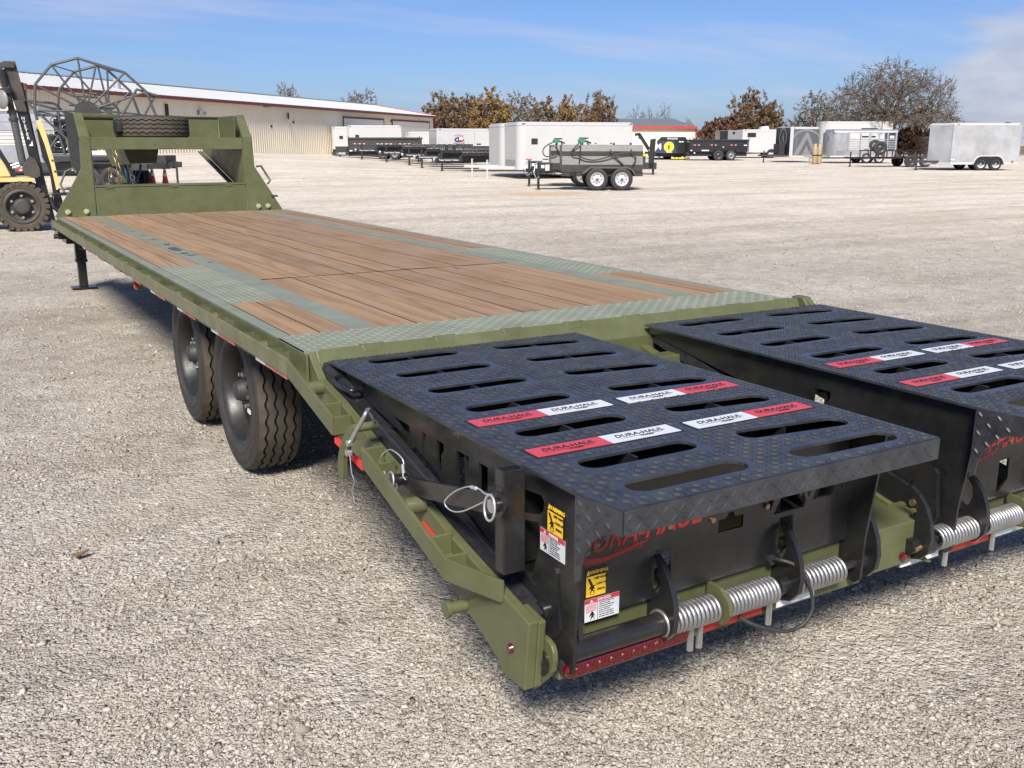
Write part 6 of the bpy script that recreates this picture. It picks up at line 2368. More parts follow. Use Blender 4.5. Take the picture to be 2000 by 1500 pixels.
ZE, ZR = 4.42, 5.62
A = wpt(57, 50, 0)
B = wpt(848, 105, 0)
u = (B - A).normalized()
Lw = (B - A).length
nrm = Vector((-u.y, u.x, 0))           # away from the yard
Gl = A + nrm * 7.0 + u * 1.0
WB = thing('warehouse', 'long beige metal warehouse with a pale roof and maroon eaves', 'building', A)


def wl(a, off, z):
    """point in warehouse space: a along the wall, off away from the yard"""
    return u * a + nrm * off + Vector((0, 0, z))


GZ0 = 0.2
mb = MB()
# ribbed cladding: one long sheet with real ribs, a rib every 0.30 m
HW = 7.0
st = .30
n = int(Lw / st)
vs, fs = [], []
for k in range(n):
    a = k * st
    for da, off in ((0, 0), (.20, 0), (.225, -.035), (.275, -.035)):
        for z in (GZ0, ZE):
            vs.append(wl(a + da, off, z))
m = len(vs) // 2
for i in range(m - 1):
    fs.append((2 * i, 2 * i + 2, 2 * i + 3, 2 * i + 1))
mb.add(vs, fs, BEIGE)
# gable ends and back
mb.add([wl(0, 0, GZ0), wl(0, HW * 2, GZ0), wl(0, HW * 2, ZE), wl(0, HW, ZR - .05), wl(0, 0, ZE)], [(0, 1, 2, 3, 4)], BEIGE)
mb.add([wl(Lw, 0, GZ0), wl(Lw, HW * 2, GZ0), wl(Lw, HW * 2, ZE), wl(Lw, HW, ZR - .05), wl(Lw, 0, ZE)], [(0, 1, 2, 3, 4)], BEIGE)
mb.add([wl(0, HW * 2, GZ0), wl(Lw, HW * 2, GZ0), wl(Lw, HW * 2, ZE), wl(0, HW * 2, ZE)], [(0, 1, 2, 3)], BEIGE)
mb.build('wall', WB)
mb = MB()
vs, fs = [], []
n = int(Lw / .45)
for k in range(n + 1):
    a = k * Lw / n
    for da, dz in ((0, .0), (.30, .0), (.33, .045), (.40, .045)):
        for off, z in ((-.35, ZE - .02), (HW, ZR), (HW * 2 + .35, ZE - .02)):
            vs.append(wl(min(a + da, Lw + .3) - .15, off, z + dz))
m = len(vs) // 3
for i in range(m - 1):
    fs.append((3 * i, 3 * i + 3, 3 * i + 4, 3 * i + 1))
    fs.append((3 * i + 1, 3 * i + 4, 3 * i + 5, 3 * i + 2))
mb.add(vs, fs, ROOF)
rf = mb.build('roof', WB)
mb = MB().bar(wl(-.2, HW, ZR + .06), wl(Lw + .2, HW, ZR + .06), .5, .06, ROOF)
mb.build('ridge_cap', rf)
mb = MB().bar(wl(-.2, -.38, ZE - .10), wl(Lw + .2, -.38, ZE - .10), .12, .20, MAROON)
mb.build('eave_gutter', rf)
for a in (-.16, Lw + .16):
    mb = MB().bar(wl(a, -.38, ZE - .06), wl(a, HW, ZR + .0), .10, .22, MAROON if a < 0 else RED)
    mb.bar(wl(a, HW, ZR), wl(a, HW * 2 + .3, ZE - .06), .10, .22, MAROON)
    mb.build('rake_trim', rf)
for a in (0, Lw):
    mb = MB().bar(wl(a, -.05, GZ0), wl(a, -.05, ZE - .22), .16, .10, RED if a > 0 else MAROON, up=u)
    mb.build('corner_trim', WB)


def along(px):
    """where on the wall a photo column falls"""
    c = (px - 1000) / 1951
    # A + u*a : lateral / depth = c
    la, da = (A - CAM).dot(RD), (A - CAM).dot(FD)
    lu, du = u.dot(RD), u.dot(FD)
    return (c * da - la) / (lu - c * du)


for p0, p1, label in ((672, 749, None), (767, 838, None)):
    a0, a1 = along(p0), along(p1)
    mb = MB()
    fr = .16
    mb.box((a0 - fr, -.08, .4), (a0, -.036, 3.72), MAROON)
    mb.box((a1, -.08, .4), (a1 + fr, -.036, 3.72), MAROON)
    mb.box((a0 - fr, -.08, 3.7201), (a1 + fr, -.036, 3.86), MAROON)
    Mw = Matrix(((u.x, nrm.x, 0, 0), (u.y, nrm.y, 0, 0), (0, 0, 1, 0), (0, 0, 0, 1)))
    mb.v = [tuple(Mw @ Vector(v)) for v in mb.v]
    dr = mb.build('roller_door', WB)
    mb = MB()
    for k in range(7):
        mb.box((a0 + .001, -.075, .45 + k * .467), (a1 - .001, -.0375, .45 + k * .467 + .455), DOOR_CREAM)
        mb.v = mb.v
    mb.v = [tuple(Mw @ Vector(v)) for v in mb.v]
    mb.build('door_panel', dr)
for px, z in ((393, 3.4), (521, 4.15)):
    a = along(px)
    mb = MB().box((a - .25, -.40, z), (a + .25, -.04, z + .22), GRAPHIC2, M=Mw)
    mb.build('wall_light', WB, bevel=.02)
a = along(561)
mb = MB().bar(Mw @ Vector((a - .5, -.5, 3.42)), Mw @ Vector((a + .15, -.12, 3.5)), .10, .12, INK)
mb.bar(Mw @ Vector((a + .15, -.12, 3.48)), Mw @ Vector((a + .25, -.1, 3.85)), .08, .10, INK)
mb.build('wall_bracket', WB)
for px, z in ((531, 2.85), (574, 3.2), (764, 3.7)):
    a = along(px)
    MB().cyl(Mw @ Vector((a, -.036, z)), Mw @ Vector((a, -.10, z)), .08, INK, 8).build('wall_vent', WB)
a = along(329)
mb = MB()
for o in (-.10, .10):
    mb.box((a + o - .03, -.12, 2.35), (a + o + .03, -.04, 3.95), INK, M=Mw)
for k in range(7):
    mb.box((a - .10, -.11, 2.4 + k * .24), (a + .10, -.05, 2.45 + k * .24), INK, M=Mw)
mb.build('wall_ladder', WB)
a = along(246)
mb = MB().lathe([(0, .10), (.22, .08), (.40, .0), (.42, .0), (.25, .12), (0, .14)], Mw @ Vector((a, -.45, 2.75)), -nrm, WHITE_TRIM, 20)
mb.bar(Mw @ Vector((a, -.35, 2.75)), Mw @ Vector((a, -.04, 2.6)), .05, .05, CHROME)
mb.build('satellite_dish', WB)
a = along(134)
MB().box((a - .30, -.18, 2.55), (a + .30, -.04, 3.05), CHROME, M=Mw).build('meter_box', WB, bevel=.02)
a = along(279)
MB().cyl(Mw @ Vector((a, 1.4, 4.6)), Mw @ Vector((a, 1.4, 5.35)), .20, ROOF, 12).build('roof_vent', rf)
# red frame of the little porch
s = Spot(632, 84)
mb = MB()
X, Z = s.X, s.Z
t = at(s, 'door_porch', 'red steel porch frame standing against the warehouse wall', 'porch')
MB().box((X(623), 0, Z(276.5)), (X(648), .15, Z(273)), RED).build('top_beam', t)
MB().bar((X(623), .07, Z(276.5)), (X(645), .07, Z(284)), .15, .16, RED).build('brace', t)
MB().box((X(641), .0, 0), (X(645), .15, Z(284)), RED).build('post', t)
MB().box((X(623.3), .9, 0), (X(624.3), 1.0, Z(276.5)), RED).build('post', t)

# ---------------------------------------------------------------- second building on the right
s = Spot(1275, 110)
X, Z = s.X, s.Z
t = at(s, 'metal_shed', 'beige metal shed with a grey roof and red eaves behind the white trailer', 'building')
x0, x1 = X(1190), X(1357)
ze, zr = Z(248), Z(230)
mb = MB()
vs, fs = [], []
n = int((x1 - x0) / .26)
for k in range(n + 1):
    a = x0 + k * (x1 - x0) / n
    for da, off in ((0, 0), (.14, 0), (.16, .05), (.22, .05)):
        for z in (-.2, ze):
            vs.append((min(a + da, x1), off, z))
for i in range(len(vs) // 2 - 1):
    fs.append((2 * i, 2 * i + 2, 2 * i + 3, 2 * i + 1))
mb.add(vs, fs, BEIGE)
D = 9
mb.add([(x1, 0, -.2), (x1, D, -.2), (x1, D, ze), (x1, D / 2, zr), (x1, 0, ze)], [(0, 1, 2, 3, 4)], BEIGE)
mb.add([(x0, 0, -.2), (x0, D, -.2), (x0, D, ze), (x0, D / 2, zr), (x0, 0, ze)], [(0, 1, 2, 3, 4)], BEIGE)
mb.add([(x0, D, -.2), (x1, D, -.2), (x1, D, ze), (x0, D, ze)], [(0, 1, 2, 3)], BEIGE)
mb.build('wall', t)
mb = MB()
xr0, xr1 = X(1196), X(1325)
for y0, y1 in ((-.25, D / 2), (D + .25, D / 2)):
    mb.add([(x0 - .1, y0, ze), (x1 + .1, y0, ze), (xr1, y1, zr), (xr0, y1, zr)], [(0, 1, 2, 3)], ROOF_DARK)
mb.add([(x1 + .1, -.25, ze), (x1 + .1, D + .25, ze), (xr1, D / 2, zr)], [(0, 1, 2)], ROOF_DARK)
mb.add([(x0 - .1, -.25, ze), (x0 - .1, D + .25, ze), (xr0, D / 2, zr)], [(0, 1, 2)], ROOF_DARK)
rf2 = mb.build('roof', t)
MB().box((x0 - .15, -.36, ze - .22), (x1 + .15, -.251, ze + .06), RED).build('eave_trim', rf2)
MB().box((x1 + .001, -.08, -.2), (x1 + .16, .10, ze - .221), RED).build('corner_trim', t)
mb = MB().bar((x0 - .1, -.25, ze + .05), (xr0, D / 2, zr + .05), .15, .15, RED)
mb.build('rake_trim', rf2)
MB().cyl((X(1342), 1.0, ze), (X(1342), 1.0, Z(228)), .07, CHROME, 8).build('flue_pipe', rf2)

# ---------------------------------------------------------------- odds and ends by the warehouse
s = Spot(609, 84)
t = at(s, 'steel_ladder_frame', 'black steel ladder frame standing upright by the warehouse', 'frame')
X, Z = s.X, s.Z
mb = MB()
for px in (606, 612):
    mb.box((X(px) - .04, 0, .0), (X(px) + .04, .08, Z(284)), BLACK_MATT)
mb.build('stile', t)
for py in (286, 289, 292, 295, 298):
    MB().box((X(606) + .041, .01, Z(py + .9)), (X(612) - .041, .07, Z(py - .3)), DOOR_CREAM).build('rung', t)
MB().box((X(604), -.1, .0), (X(624), .6, .10), BLACK_MATT).build('base', t)
s = Spot(619, 83)
t = at(s, 'hydraulic_unit', 'black hydraulic power unit with hoses standing by the warehouse', 'machine')
X, Z = s.X, s.Z
MB().box((X(613), 0, .15), (X(624), .6, Z(284)), BLACK_MATT).build('housing', t, bevel=.04)
MB().cyl((X(619), .3, Z(284)), (X(619), .3, Z(279.5)), .12, BLACK_MATT, 10).build('filler', t)
MB().cyl((X(622.5), .2, Z(290)), (X(622.5), .2, Z(279)), .08, BLACK_MATT, 10).build('filler', t)
MB().cyl((X(627), .1, Z(293)), (X(627.8), .4, Z(281)), .14, BLACK_MATT, 10).build('motor', t)
for px in (615, 622):
    MB().box((X(px) - .08, .1, 0), (X(px) + .08, .5, .1499), BLACK_MATT).build('foot', t)
s = Spot(632, 82)
t = at(s, 'white_tank', 'small white tank on legs beside the porch', 'tank')
X, Z = s.X, s.Z
MB().box((X(623), 0, Z(298.5)), (X(637), .5, Z(295)), WHITE_TRIM).build('top', t, bevel=.03)
for px in (626, 635):
    MB().box((X(px) - .05, .1, 0), (X(px) + .05, .3, Z(298.6)), WHITE_TRIM).build('leg', t)
s = Spot(598, 86)
t = at(s, 'work_stand', 'small black stand with timber left of the steel frame', 'stand')
X, Z = s.X, s.Z
MB().box((X(594), 0, Z(295)), (X(603), .4, Z(292.5)), BLACK_MATT).build('top', t)
for px in (595.5, 601):
    MB().box((X(px) - .05, .1, 0), (X(px) + .05, .25, Z(295.1)), BLACK_MATT).build('leg', t)
s = Spot(585, 86)
tag(MB().box((-.5, 0, .0), (.7, .5, .14), PALLET).build('timber_stack', None, s.loc, rotz=NY), 'low stack of timber on the ground by the warehouse wall', 'timber')

# ================================================================== LEFT SIDE
# traffic cones
def cone_thing(px, d, label):
    s = Spot(px, d)
    t = thing('traffic_cone', label, 'traffic cone', s.loc, random.uniform(0, 6), 'traffic cones')
    h = .86
    rr = lambda z: .135 - .115 * z / h
    mb = MB()
    mb.lathe([(rr(.04), .04), (rr(h * .47), h * .47)], (0, 0, 0), (0, 0, 1), CONE, 20)
    mb.lathe([(rr(h * .62), h * .62), (rr(h * .72), h * .72)], (0, 0, 0), (0, 0, 1), CONE, 20)
    mb.lathe([(rr(h * .86), h * .86), (rr(h), h), (.0, h)], (0, 0, 0), (0, 0, 1), CONE, 20)
    mb.build('cone', t)
    m2 = MB()
    m2.lathe([(rr(h * .47), h * .47), (rr(h * .47) + .003, h * .475), (rr(h * .62) + .003, h * .615), (rr(h * .62), h * .62)], (0, 0, 0), (0, 0, 1), WHITE_TAPE, 20)
    m2.build('reflective_band', t)
    m2 = MB()
    m2.lathe([(rr(h * .72), h * .72), (rr(h * .72) + .003, h * .725), (rr(h * .86) + .003, h * .855), (rr(h * .86), h * .86)], (0, 0, 0), (0, 0, 1), WHITE_TAPE, 20)
    m2.build('reflective_band', t)
    MB().box((-.18, -.18, 0), (.18, .18, .04), INK).build('base', t, bevel=.01)


cone_thing(292, 37.5, 'orange traffic cone with white bands, left of two behind the headboard')
cone_thing(317, 37.2, 'orange traffic cone with white bands, right of two behind the headboard')

# forklift
s = Spot(29, 18.2, 0.0, True)
X, Z = s.X, s.Z
FK = at(s, 'forklift', 'worn yellow and black forklift with tilted mast beside the green trailer', 'forklift')
mb = MB()


def wheelf(x, y):
    mb = MB()
    r, h = .452, .16
    mb.lathe([(r * .70, -h + .01), (r * .78, -h - .004), (r * .90, -h), (r * .95, -h + .01), (r, -h + .04), (r, h - .04), (r * .95, h), (r * .7, h)], (0, 0, 0), (0, 1, 0), TREAD, 48)
    t = mb.build('wheel', FK, (x, y, r))
    m2 = MB()
    for i in range(24):
        a = i * 2 * math.pi / 24
        c, s_ = math.cos(a), math.sin(a)
        Mr = Matrix.Rotation(-a, 4, 'Y')
        m2.box((r * .86, -h - .012, -.036), (r + .012, -h * .1, .036), TREAD, M=Mr)
        m2.box((r * .93, -h * .05, -.036 + .05), (r + .012, h, .036 + .05), TREAD, M=Mr)
    m2.build('tread_block', t, kind='stuff')
    m3 = MB()
    m3.lathe([(r * .71, -h + .005), (r * .66, -h - .012), (r * .60, -h - .008), (r * .56, -h + .03), (r * .54, -h + .10), (r * .34, -h + .10), (r * .33, -h + .03), (r * .26, -h - .01), (r * .20, -h - .012), (0, -h - .012)], (0, 0, 0), (0, 1, 0), RUST_IRON, 36)
    for i in range(6):
        a = i * 1.047 + .5
        m3.cyl((r * .44 * math.cos(a), -h + .10, r * .44 * math.sin(a)), (r * .44 * math.cos(a), -h + .06, r * .44 * math.sin(a)), .026, CHROME, 8)
    for i in range(12):
        a = i * .5236
        m3.cyl((r * .24 * math.cos(a), -h - .005, r * .24 * math.sin(a)), (r * .24 * math.cos(a), -h - .022, r * .24 * math.sin(a)), .009, GREY_TUBE, 6)
    m3.build('rim', t)
    return t


wheelf(0, .16)
wheelf(0, 1.15)
wheelf(-1.6, .16)
wheelf(-1.6, 1.15)
# body
mb = MB()
mb.prism([(X(-170), Z(357)), (X(60), Z(356)), (X(60), Z(349)), (X(38), Z(347.5)), (X(-170), Z(346))], 'y', .0, 1.25, YELLOW)
mb.build('fender_platform', FK, bevel=.008)
mb = MB().prism([(X(-60), Z(346.5)), (X(14), Z(345.5)), (X(5), Z(322)), (X(-8), Z(300)), (X(-60), Z(290))], 'y', .05, 1.2, YELLOW)
mb.build('front_cowl', FK, bevel=.015)
mb = MB().prism([(X(-190), Z(410)), (X(40), Z(410)), (X(46), Z(357.5)), (X(-190), Z(357.5))], 'y', .36, .95, BLACK_MATT)
mb.build('chassis', FK, bevel=.01)
mb = MB().prism([(X(-260), Z(400)), (X(-200), Z(420)), (X(-190), Z(300)), (X(-240), Z(300))], 'y', .0, 1.25, YELLOW)
mb.build('counterweight', FK, bevel=.06)
mb = MB().bar((X(-6), .10, Z(290)), (X(22), .10, Z(345)), .08, .07, BLACK)
mb.build('tilt_strut', FK, bevel=.005)
mb = MB().cyl((X(15), .2, Z(325)), (X(34), .2, Z(319)), .032, CHROME, 10)
mb.cyl((X(13), .2, Z(331)), (X(34), .2, Z(325)), .032, CHROME, 10)
mb.build('tilt_ram', FK)
m2 = MB().box((X(25), .02, Z(335)), (X(37), .03, Z(331)), RED_TAPE)
m2.box((X(32), .015, Z(334.5)), (X(37), .0195, Z(331.5)), WHITE_TAPE)
m2.build('lamp_plate', FK)
for px in (-110, -10):
    mb = MB().bar((X(px), .1, Z(300)), (X(px - 30), .1, Z(130)), .07, .07, BLACK)
mb = MB()
mb.bar((X(-140), .08, Z(346)), (X(-120), .08, Z(118)), .08, .08, BLACK)
mb.bar((X(-140), 1.15, Z(346)), (X(-120), 1.15, Z(118)), .08, .08, BLACK)
mb.build('overhead_guard', FK, bevel=.005)
# mast: leaning back, outer channel, inner channel, rams
ox = lambda py, p0, p1: None


def slant(pt, pb, w, y0, y1, mat, name, parent=FK, bev=.004):
    """upright running from pt (top) to pb (bottom); photo pixels for both, w wide"""
    (xt, yt), (xb, yb_) = pt, pb
    mb = MB()
    mb.hexa([(X(xb), y0, Z(yb_)), (X(xb + w), y0, Z(yb_)), (X(xb + w), y1, Z(yb_)), (X(xb), y1, Z(yb_)),
             (X(xt), y0, Z(yt)), (X(xt + w), y0, Z(yt)), (X(xt + w), y1, Z(yt)), (X(xt), y1, Z(yt))], mat)
    return mb.build(name, parent, bevel=bev)


slant((38, 200), (74, 440), 20, .16, .30, BLACK, 'mast_channel')
slant((24, 121), (36, 198), 25, .18, .34, RUST_IRON, 'mast_head')
slant((36, 196), (41, 218), 20, .10, .28, RUST_IRON, 'mast_guide')
slant((53, 160), (85, 440), 6, .32, .44, RUST_IRON, 'inner_rail')
slant((-40, 200), (-4, 440), 20, .5, .64, BLACK, 'mast_channel')
slant((-60, 121), (-20, 440), 24, .5, .6, RUST_IRON, 'inner_rail')
mb = MB().box((X(-70), .12, Z(134)), (X(46), .26, Z(124)), RUST_IRON)
mb.build('mast_crossbar', FK, bevel=.006)
mb = MB().box((X(-70), .5, Z(138)), (X(22), .6, Z(130)), RUST_IRON)
mb.build('mast_crossbar', FK, bevel=.006)
mb = MB()
mb.cyl((X(20), .12, Z(138)), (X(24), .12, Z(172)), .06, BLACK, 12)
mb.cyl((X(24), .10, Z(173)), (X(25), .10, Z(183)), .10, BLACK_MATT, 12)
mb.cyl((X(27), .12, Z(183)), (X(31), .12, Z(215)), .055, RUST_IRON, 12)
mb.build('lift_ram_head', FK)
mb = MB()
mb.cyl((X(31), .10, Z(214)), (X(40), .10, Z(318)), .065, GREY_TUBE, 16)
mb.cyl((X(30.5), .10, Z(216)), (X(31), .10, Z(221)), .085, RUST_IRON, 14)
mb.cyl((X(32), .10, Z(231)), (X(32.4), .10, Z(236)), .085, BLACK_MATT, 14)
mb.build('lift_ram', FK)
mb = MB().lathe([(0, .0), (.12, .015), (.15, .05), (.14, .07), (0, .08)], (X(19), .02, Z(196)), (-.75, -.66, 0), GRAPHIC2, 18)
mb.v = [tuple((v[0], v[1], Z(196) + (v[2] - Z(196)) * 1.15)) for v in mb.v]
mb.build('work_lamp', FK)
# lettering down the mast and the white arrow
mb = MB()
dn = (Vector((X(74), 0, Z(440))) - Vector((X(38), 0, Z(200)))).normalized()
for i, ch in enumerate('HYSTER'):
    c = Vector((X(51.0 + i * 1.25), .156, Z(231 + i * 7.8)))
    mb.text(ch, .074, plane_m(c, (1, 0, -.05), (0, 0, 1)), WHITE_TAPE, ext=.002, bold=.02, sx=1.1)
mb.prism([(X(56), Z(285)), (X(65), Z(285)), (X(64), Z(274)), (X(61.5), Z(280))], 'y', .150, .1595, WHITE_TAPE)
mb.build('lettering', FK)
# carriage
mb = MB()
mb.prism([(X(75), Z(236)), (X(87), Z(232.5)), (X(95), Z(268)), (X(103), Z(310)), (X(109.5), Z(371)), (X(101.5), Z(374)), (X(96), Z(325)), (X(88), Z(283))], 'y', .05, .13, YELLOW)
mb.build('backrest_post', FK, bevel=.006)
for (px, py) in ((100, 314), (103, 336), (107.5, 372)):
    MB().cyl((X(px), .0495, Z(py)), (X(px), .035, Z(py)), .018, INK, 8).build('post_bolt', FK)
mb = MB()
mb.prism([(X(75), Z(250)), (X(86), Z(258)), (X(112), Z(395)), (X(112), Z(425)), (X(96), Z(420)), (X(92), Z(340)), (X(80), Z(300))], 'y', .131, .26, BLACK)
mb.build('carriage', FK, bevel=.008)
mb = MB()
mb.prism([(X(38), Z(327)), (X(48), Z(312)), (X(54), Z(305)), (X(66), Z(310)), (X(73), Z(330)), (X(73), Z(345)), (X(64), Z(350)), (X(40), Z(343))], 'y', .02, .10, RUST_IRON)
mb.build('mast_pivot', FK, bevel=.01)
mb = MB()
mb.tube(smooth_pts([(X(84), .05, Z(382)), (X(96), .03, Z(382)), (X(128), .05, Z(382))], 3), .03, BLACK, 8)
mb.tube(smooth_pts([(X(88), .02, Z(384)), (X(90), .0, Z(400)), (X(94), -.02, Z(410)), (X(104), .0, Z(415))], 5), .04, BLACK, 8)
mb.cyl((X(88.5), -.03, Z(385)), (X(88.5), .02, Z(385)), .028, CHROME, 10)
mb.build('fork_arm', FK)

# silver stock trailer behind the forklift
s = Spot(30, 43)
X, Z = s.X, s.Z
t = at(s, 'stock_trailer', 'silver slatted livestock trailer behind the forklift at the left edge', 'trailer', 0, 'silver stock trailers')
W = 2.1
zt = Z(216)
mb = MB()
prof = [(0, Z(255)), (.02, Z(240)), (.0, Z(238)), (.02, Z(224)), (.30, zt), (W - .3, zt), (W, Z(224)), (W, Z(255))]
mb.prism(prof, 'x', X(-200), X(150), SILVER)
mb.build('roof_side', t, bevel=.01)
for y in (0, W - .05):
    MB().box((X(-200), y, .6), (X(150), y + .05, Z(283)), SILVER).build('lower_panel', t, bevel=.006)
for py in (281, 274, 267, 260):
    MB().box((X(-200), .005, Z(py)), (X(150), .03, Z(py - 3)), SILVER).build('side_slat', t, bevel=.004)
for k in range(10):
    px = -195 + k * 38
    MB().box((X(px) - .04, -.035, .6), (X(px) + .04, -.0005, Z(254)), SILVER).build('side_post', t, bevel=.004)
MB().box((X(-200), .06, .5), (X(150), W - .06, .6), BLACK_MATT).build('floor_frame', t)
for px in (-60, -20):
    yard_wheel(t, X(px), .0, .38, CHARCOAL)
MB().box((X(-200), -.02, .45), (X(150), -.001, .599), BLACK_MATT).build('running_board', t)

# ---------------------------------------------------------------- airboat on its trailer
s = Spot(200, 35, None, True)
X, Z = s.X, s.Z
AB = at(s, 'airboat', 'grey airboat with two big propeller cage rings behind the green headboard', 'boat')
ra = [(84, 262), (78, 218), (84, 169), (118, 132), (169, 118), (203, 128), (257, 143), (296, 179), (312, 227), (314, 262)]
rb = [(113, 262), (117, 225), (125, 175), (158, 139), (206, 126), (224, 133), (267, 175), (281, 221), (284, 262)]
ya, yb = 0.0, 1.3
mb = MB().tube([(X(a), ya, Z(b)) for a, b in ra], .046, GREY_TUBE, 8)
mb.build('cage_ring', AB)
mb = MB().tube([(X(a), yb, Z(b)) for a, b in rb], .046, GREY_TUBE, 8)
mb.build('cage_ring', AB)
ha, hb = (176, 218), (220, 216)
for (a, b) in ra[1:8]:
    MB().tube([(X(a), ya, Z(b)), (X(ha[0]), ya, Z(ha[1]))], .038, GREY_TUBE, 6).build('cage_spoke', AB)
for (a, b) in rb[1:8]:
    MB().tube([(X(a), yb, Z(b)), (X(hb[0]), yb, Z(hb[1]))], .038, GREY_TUBE, 6).build('cage_spoke', AB)
for i, j in ((1, 1), (3, 3), (5, 4), (6, 5), (8, 7)):
    MB().tube([(X(ra[i][0]), ya, Z(ra[i][1])), (X(rb[j][0]), yb, Z(rb[j][1]))], .020, GREY_TUBE, 6).build('cage_tie', AB)
MB().cyl((X(176), -.10, Z(221)), (X(176), .06, Z(221)), .40, BLACK_MATT, 28).build('pulley', AB, bevel=.02)
mb = MB().lathe([(.33, .1), (.36, 0), (.33, -.05), (.28, -.03), (.28, .08)], (X(220), yb, Z(217)), (0, 1, 0), GREY_TUBE, 28)
for k in range(10):
    a_ = k * .6283
    mb.bar((X(220) + .06 * math.cos(a_), yb, Z(217) + .06 * math.sin(a_)), (X(220) + .31 * math.cos(a_), yb, Z(217) + .31 * math.sin(a_)), .05, .04, GREY_TUBE)
mb.cyl((X(220), yb - .06, Z(217)), (X(220), yb + .06, Z(217)), .10, GREY_TUBE, 14)
mb.build('pulley', AB)
fr_ = [((60, 197), (115, 203), .6), ((115, 203), (140, 228), .6), ((60, 197), (165, 305), .0), ((62, 199), (160, 225), .9), ((78, 226), (140, 226), .5),
       ((316, 182), (285, 230), .2), ((277, 175), (240, 232), .0), ((277, 174), (317, 186), .1), ((142, 205), (232, 210), .6), ((155, 188), (195, 190), .4), ((180, 182), (213, 186), .4),
       ((120, 205), (125, 300), .4), ((100, 288), (120, 260), .3), ((118, 262), (126, 305), .2), ((160, 305), (140, 262), .3)]
for (p, q_, y) in fr_:
    MB().tube([(X(p[0]), y, Z(p[1])), (X(q_[0]), y, Z(q_[1]))], .048, GREY_TUBE, 6).build('frame_tube', AB)
# engine cluster and controls
mb = MB()
mb.box((X(108), .8, Z(300)), (X(160), 1.6, Z(232)), BLACK_MATT)
mb.box((X(88), .9, Z(300)), (X(110), 1.6, Z(262)), CHARCOAL)
mb.build('engine', AB, bevel=.05)
rr_ = random.Random(3)
for k in range(9):
    c = (X(rr_.uniform(108, 142)), .74, Z(rr_.uniform(232, 285)))
    mb = MB().tube([(c[0] + .16 * math.cos(a_) * rr_.uniform(.8, 1.2), c[1] + .03 * math.sin(3 * a_), c[2] + .10 * math.sin(a_)) for a_ in np.linspace(0, 6.283, 12)[:-1]], .018, BLACK if k % 3 else CHROME, 5, closed=True)
    mb.build('exhaust_pipe', AB)
MB().bar((X(129), .2, Z(293)), (X(137), .2, Z(278)), .12, .03, WHITE_TAPE).build('decal_plate', AB)
mb = MB().prism([(X(80), Z(302)), (X(240), Z(304)), (X(300), Z(300)), (X(285), Z(315)), (X(85), Z(316))], 'y', -.1, 2.3, CHARCOAL)
mb.build('hull', AB, bevel=.04)
# its trailer
t = at(Spot(200, 34.8), 'boat_trailer', 'black tandem axle trailer under the airboat, seen through the headboard', 'trailer')
MB().box((X(60), -.1, Z(333)), (X(292), .0, Z(317)), CHARCOAL).build('frame_rail', t, bevel=.01)
MB().box((X(60), 2.2, Z(333)), (X(292), 2.3, Z(317)), CHARCOAL).build('frame_rail', t, bevel=.01)
MB().box((X(60), .001, Z(322)), (X(292), 2.199, Z(318)), BLACK_MATT).build('deck', t)
pr = [(X(160), Z(345)), (X(165), Z(320)), (X(243), Z(320)), (X(246), Z(345)), (X(240), Z(330)), (X(226), Z(317) - .12), (X(182), Z(317) - .12), (X(168), Z(332))]
MB().prism([(X(150), Z(333)), (X(160), Z(316)), (X(245), Z(316)), (X(252), Z(333)), (X(246), Z(333)), (X(240), Z(320)), (X(166), Z(320)), (X(158), Z(333))], 'y', -.32, -.101, CHARCOAL).build('fender', t)
for px in (174, 218):
    yard_wheel(t, X(px), -.22, .40, BLACK, .24)
    yard_wheel(t, X(px), 2.4, .40, BLACK, .24, side=1)
for a_, b_, m_ in ((126, 132, RED_TAPE), (132, 137, WHITE_TAPE), (28, 34, RED_TAPE)):
    MB().box((X(a_), -.11, Z(333)), (X(b_), -.1005, Z(329)), m_).build('reflective_tape', t)
MB().box((X(186), -.6, Z(303)), (X(222), -.5, Z(294)), WHITE_TRIM).build('number_plate', t, bevel=.01)
mb = MB()
mb.bar((X(292), 0, Z(325)), (X(328), 1.0, Z(322)), .12, .2, CHARCOAL)
mb.bar((X(292), 2.2, Z(325)), (X(328), 1.2, Z(322)), .12, .2, CHARCOAL)
mb.box((X(322), 1.0, Z(328)), (X(340), 1.2, Z(317)), BLACK_MATT)
mb.build('tongue', t, bevel=.01)
MB().box((X(292), .5, Z(322)), (X(320), 1.6, Z(304)), BLACK_MATT).build('tool_box', t, bevel=.02)
MB().box((X(331), .9, .0), (X(334), 1.0, Z(325)), BLACK_MATT).build('tongue_jack', t)
mb = MB()
for k in range(6):
    mb.tube([(X(322 + k * 2), .98, Z(330)), (X(326 + k * 2), .95, Z(318 + (k % 3) * 3)), (X(331 + k * 1.5), .98, Z(326))], .022, BLACK_MATT, 5)
mb.build('coupler_hose', t)

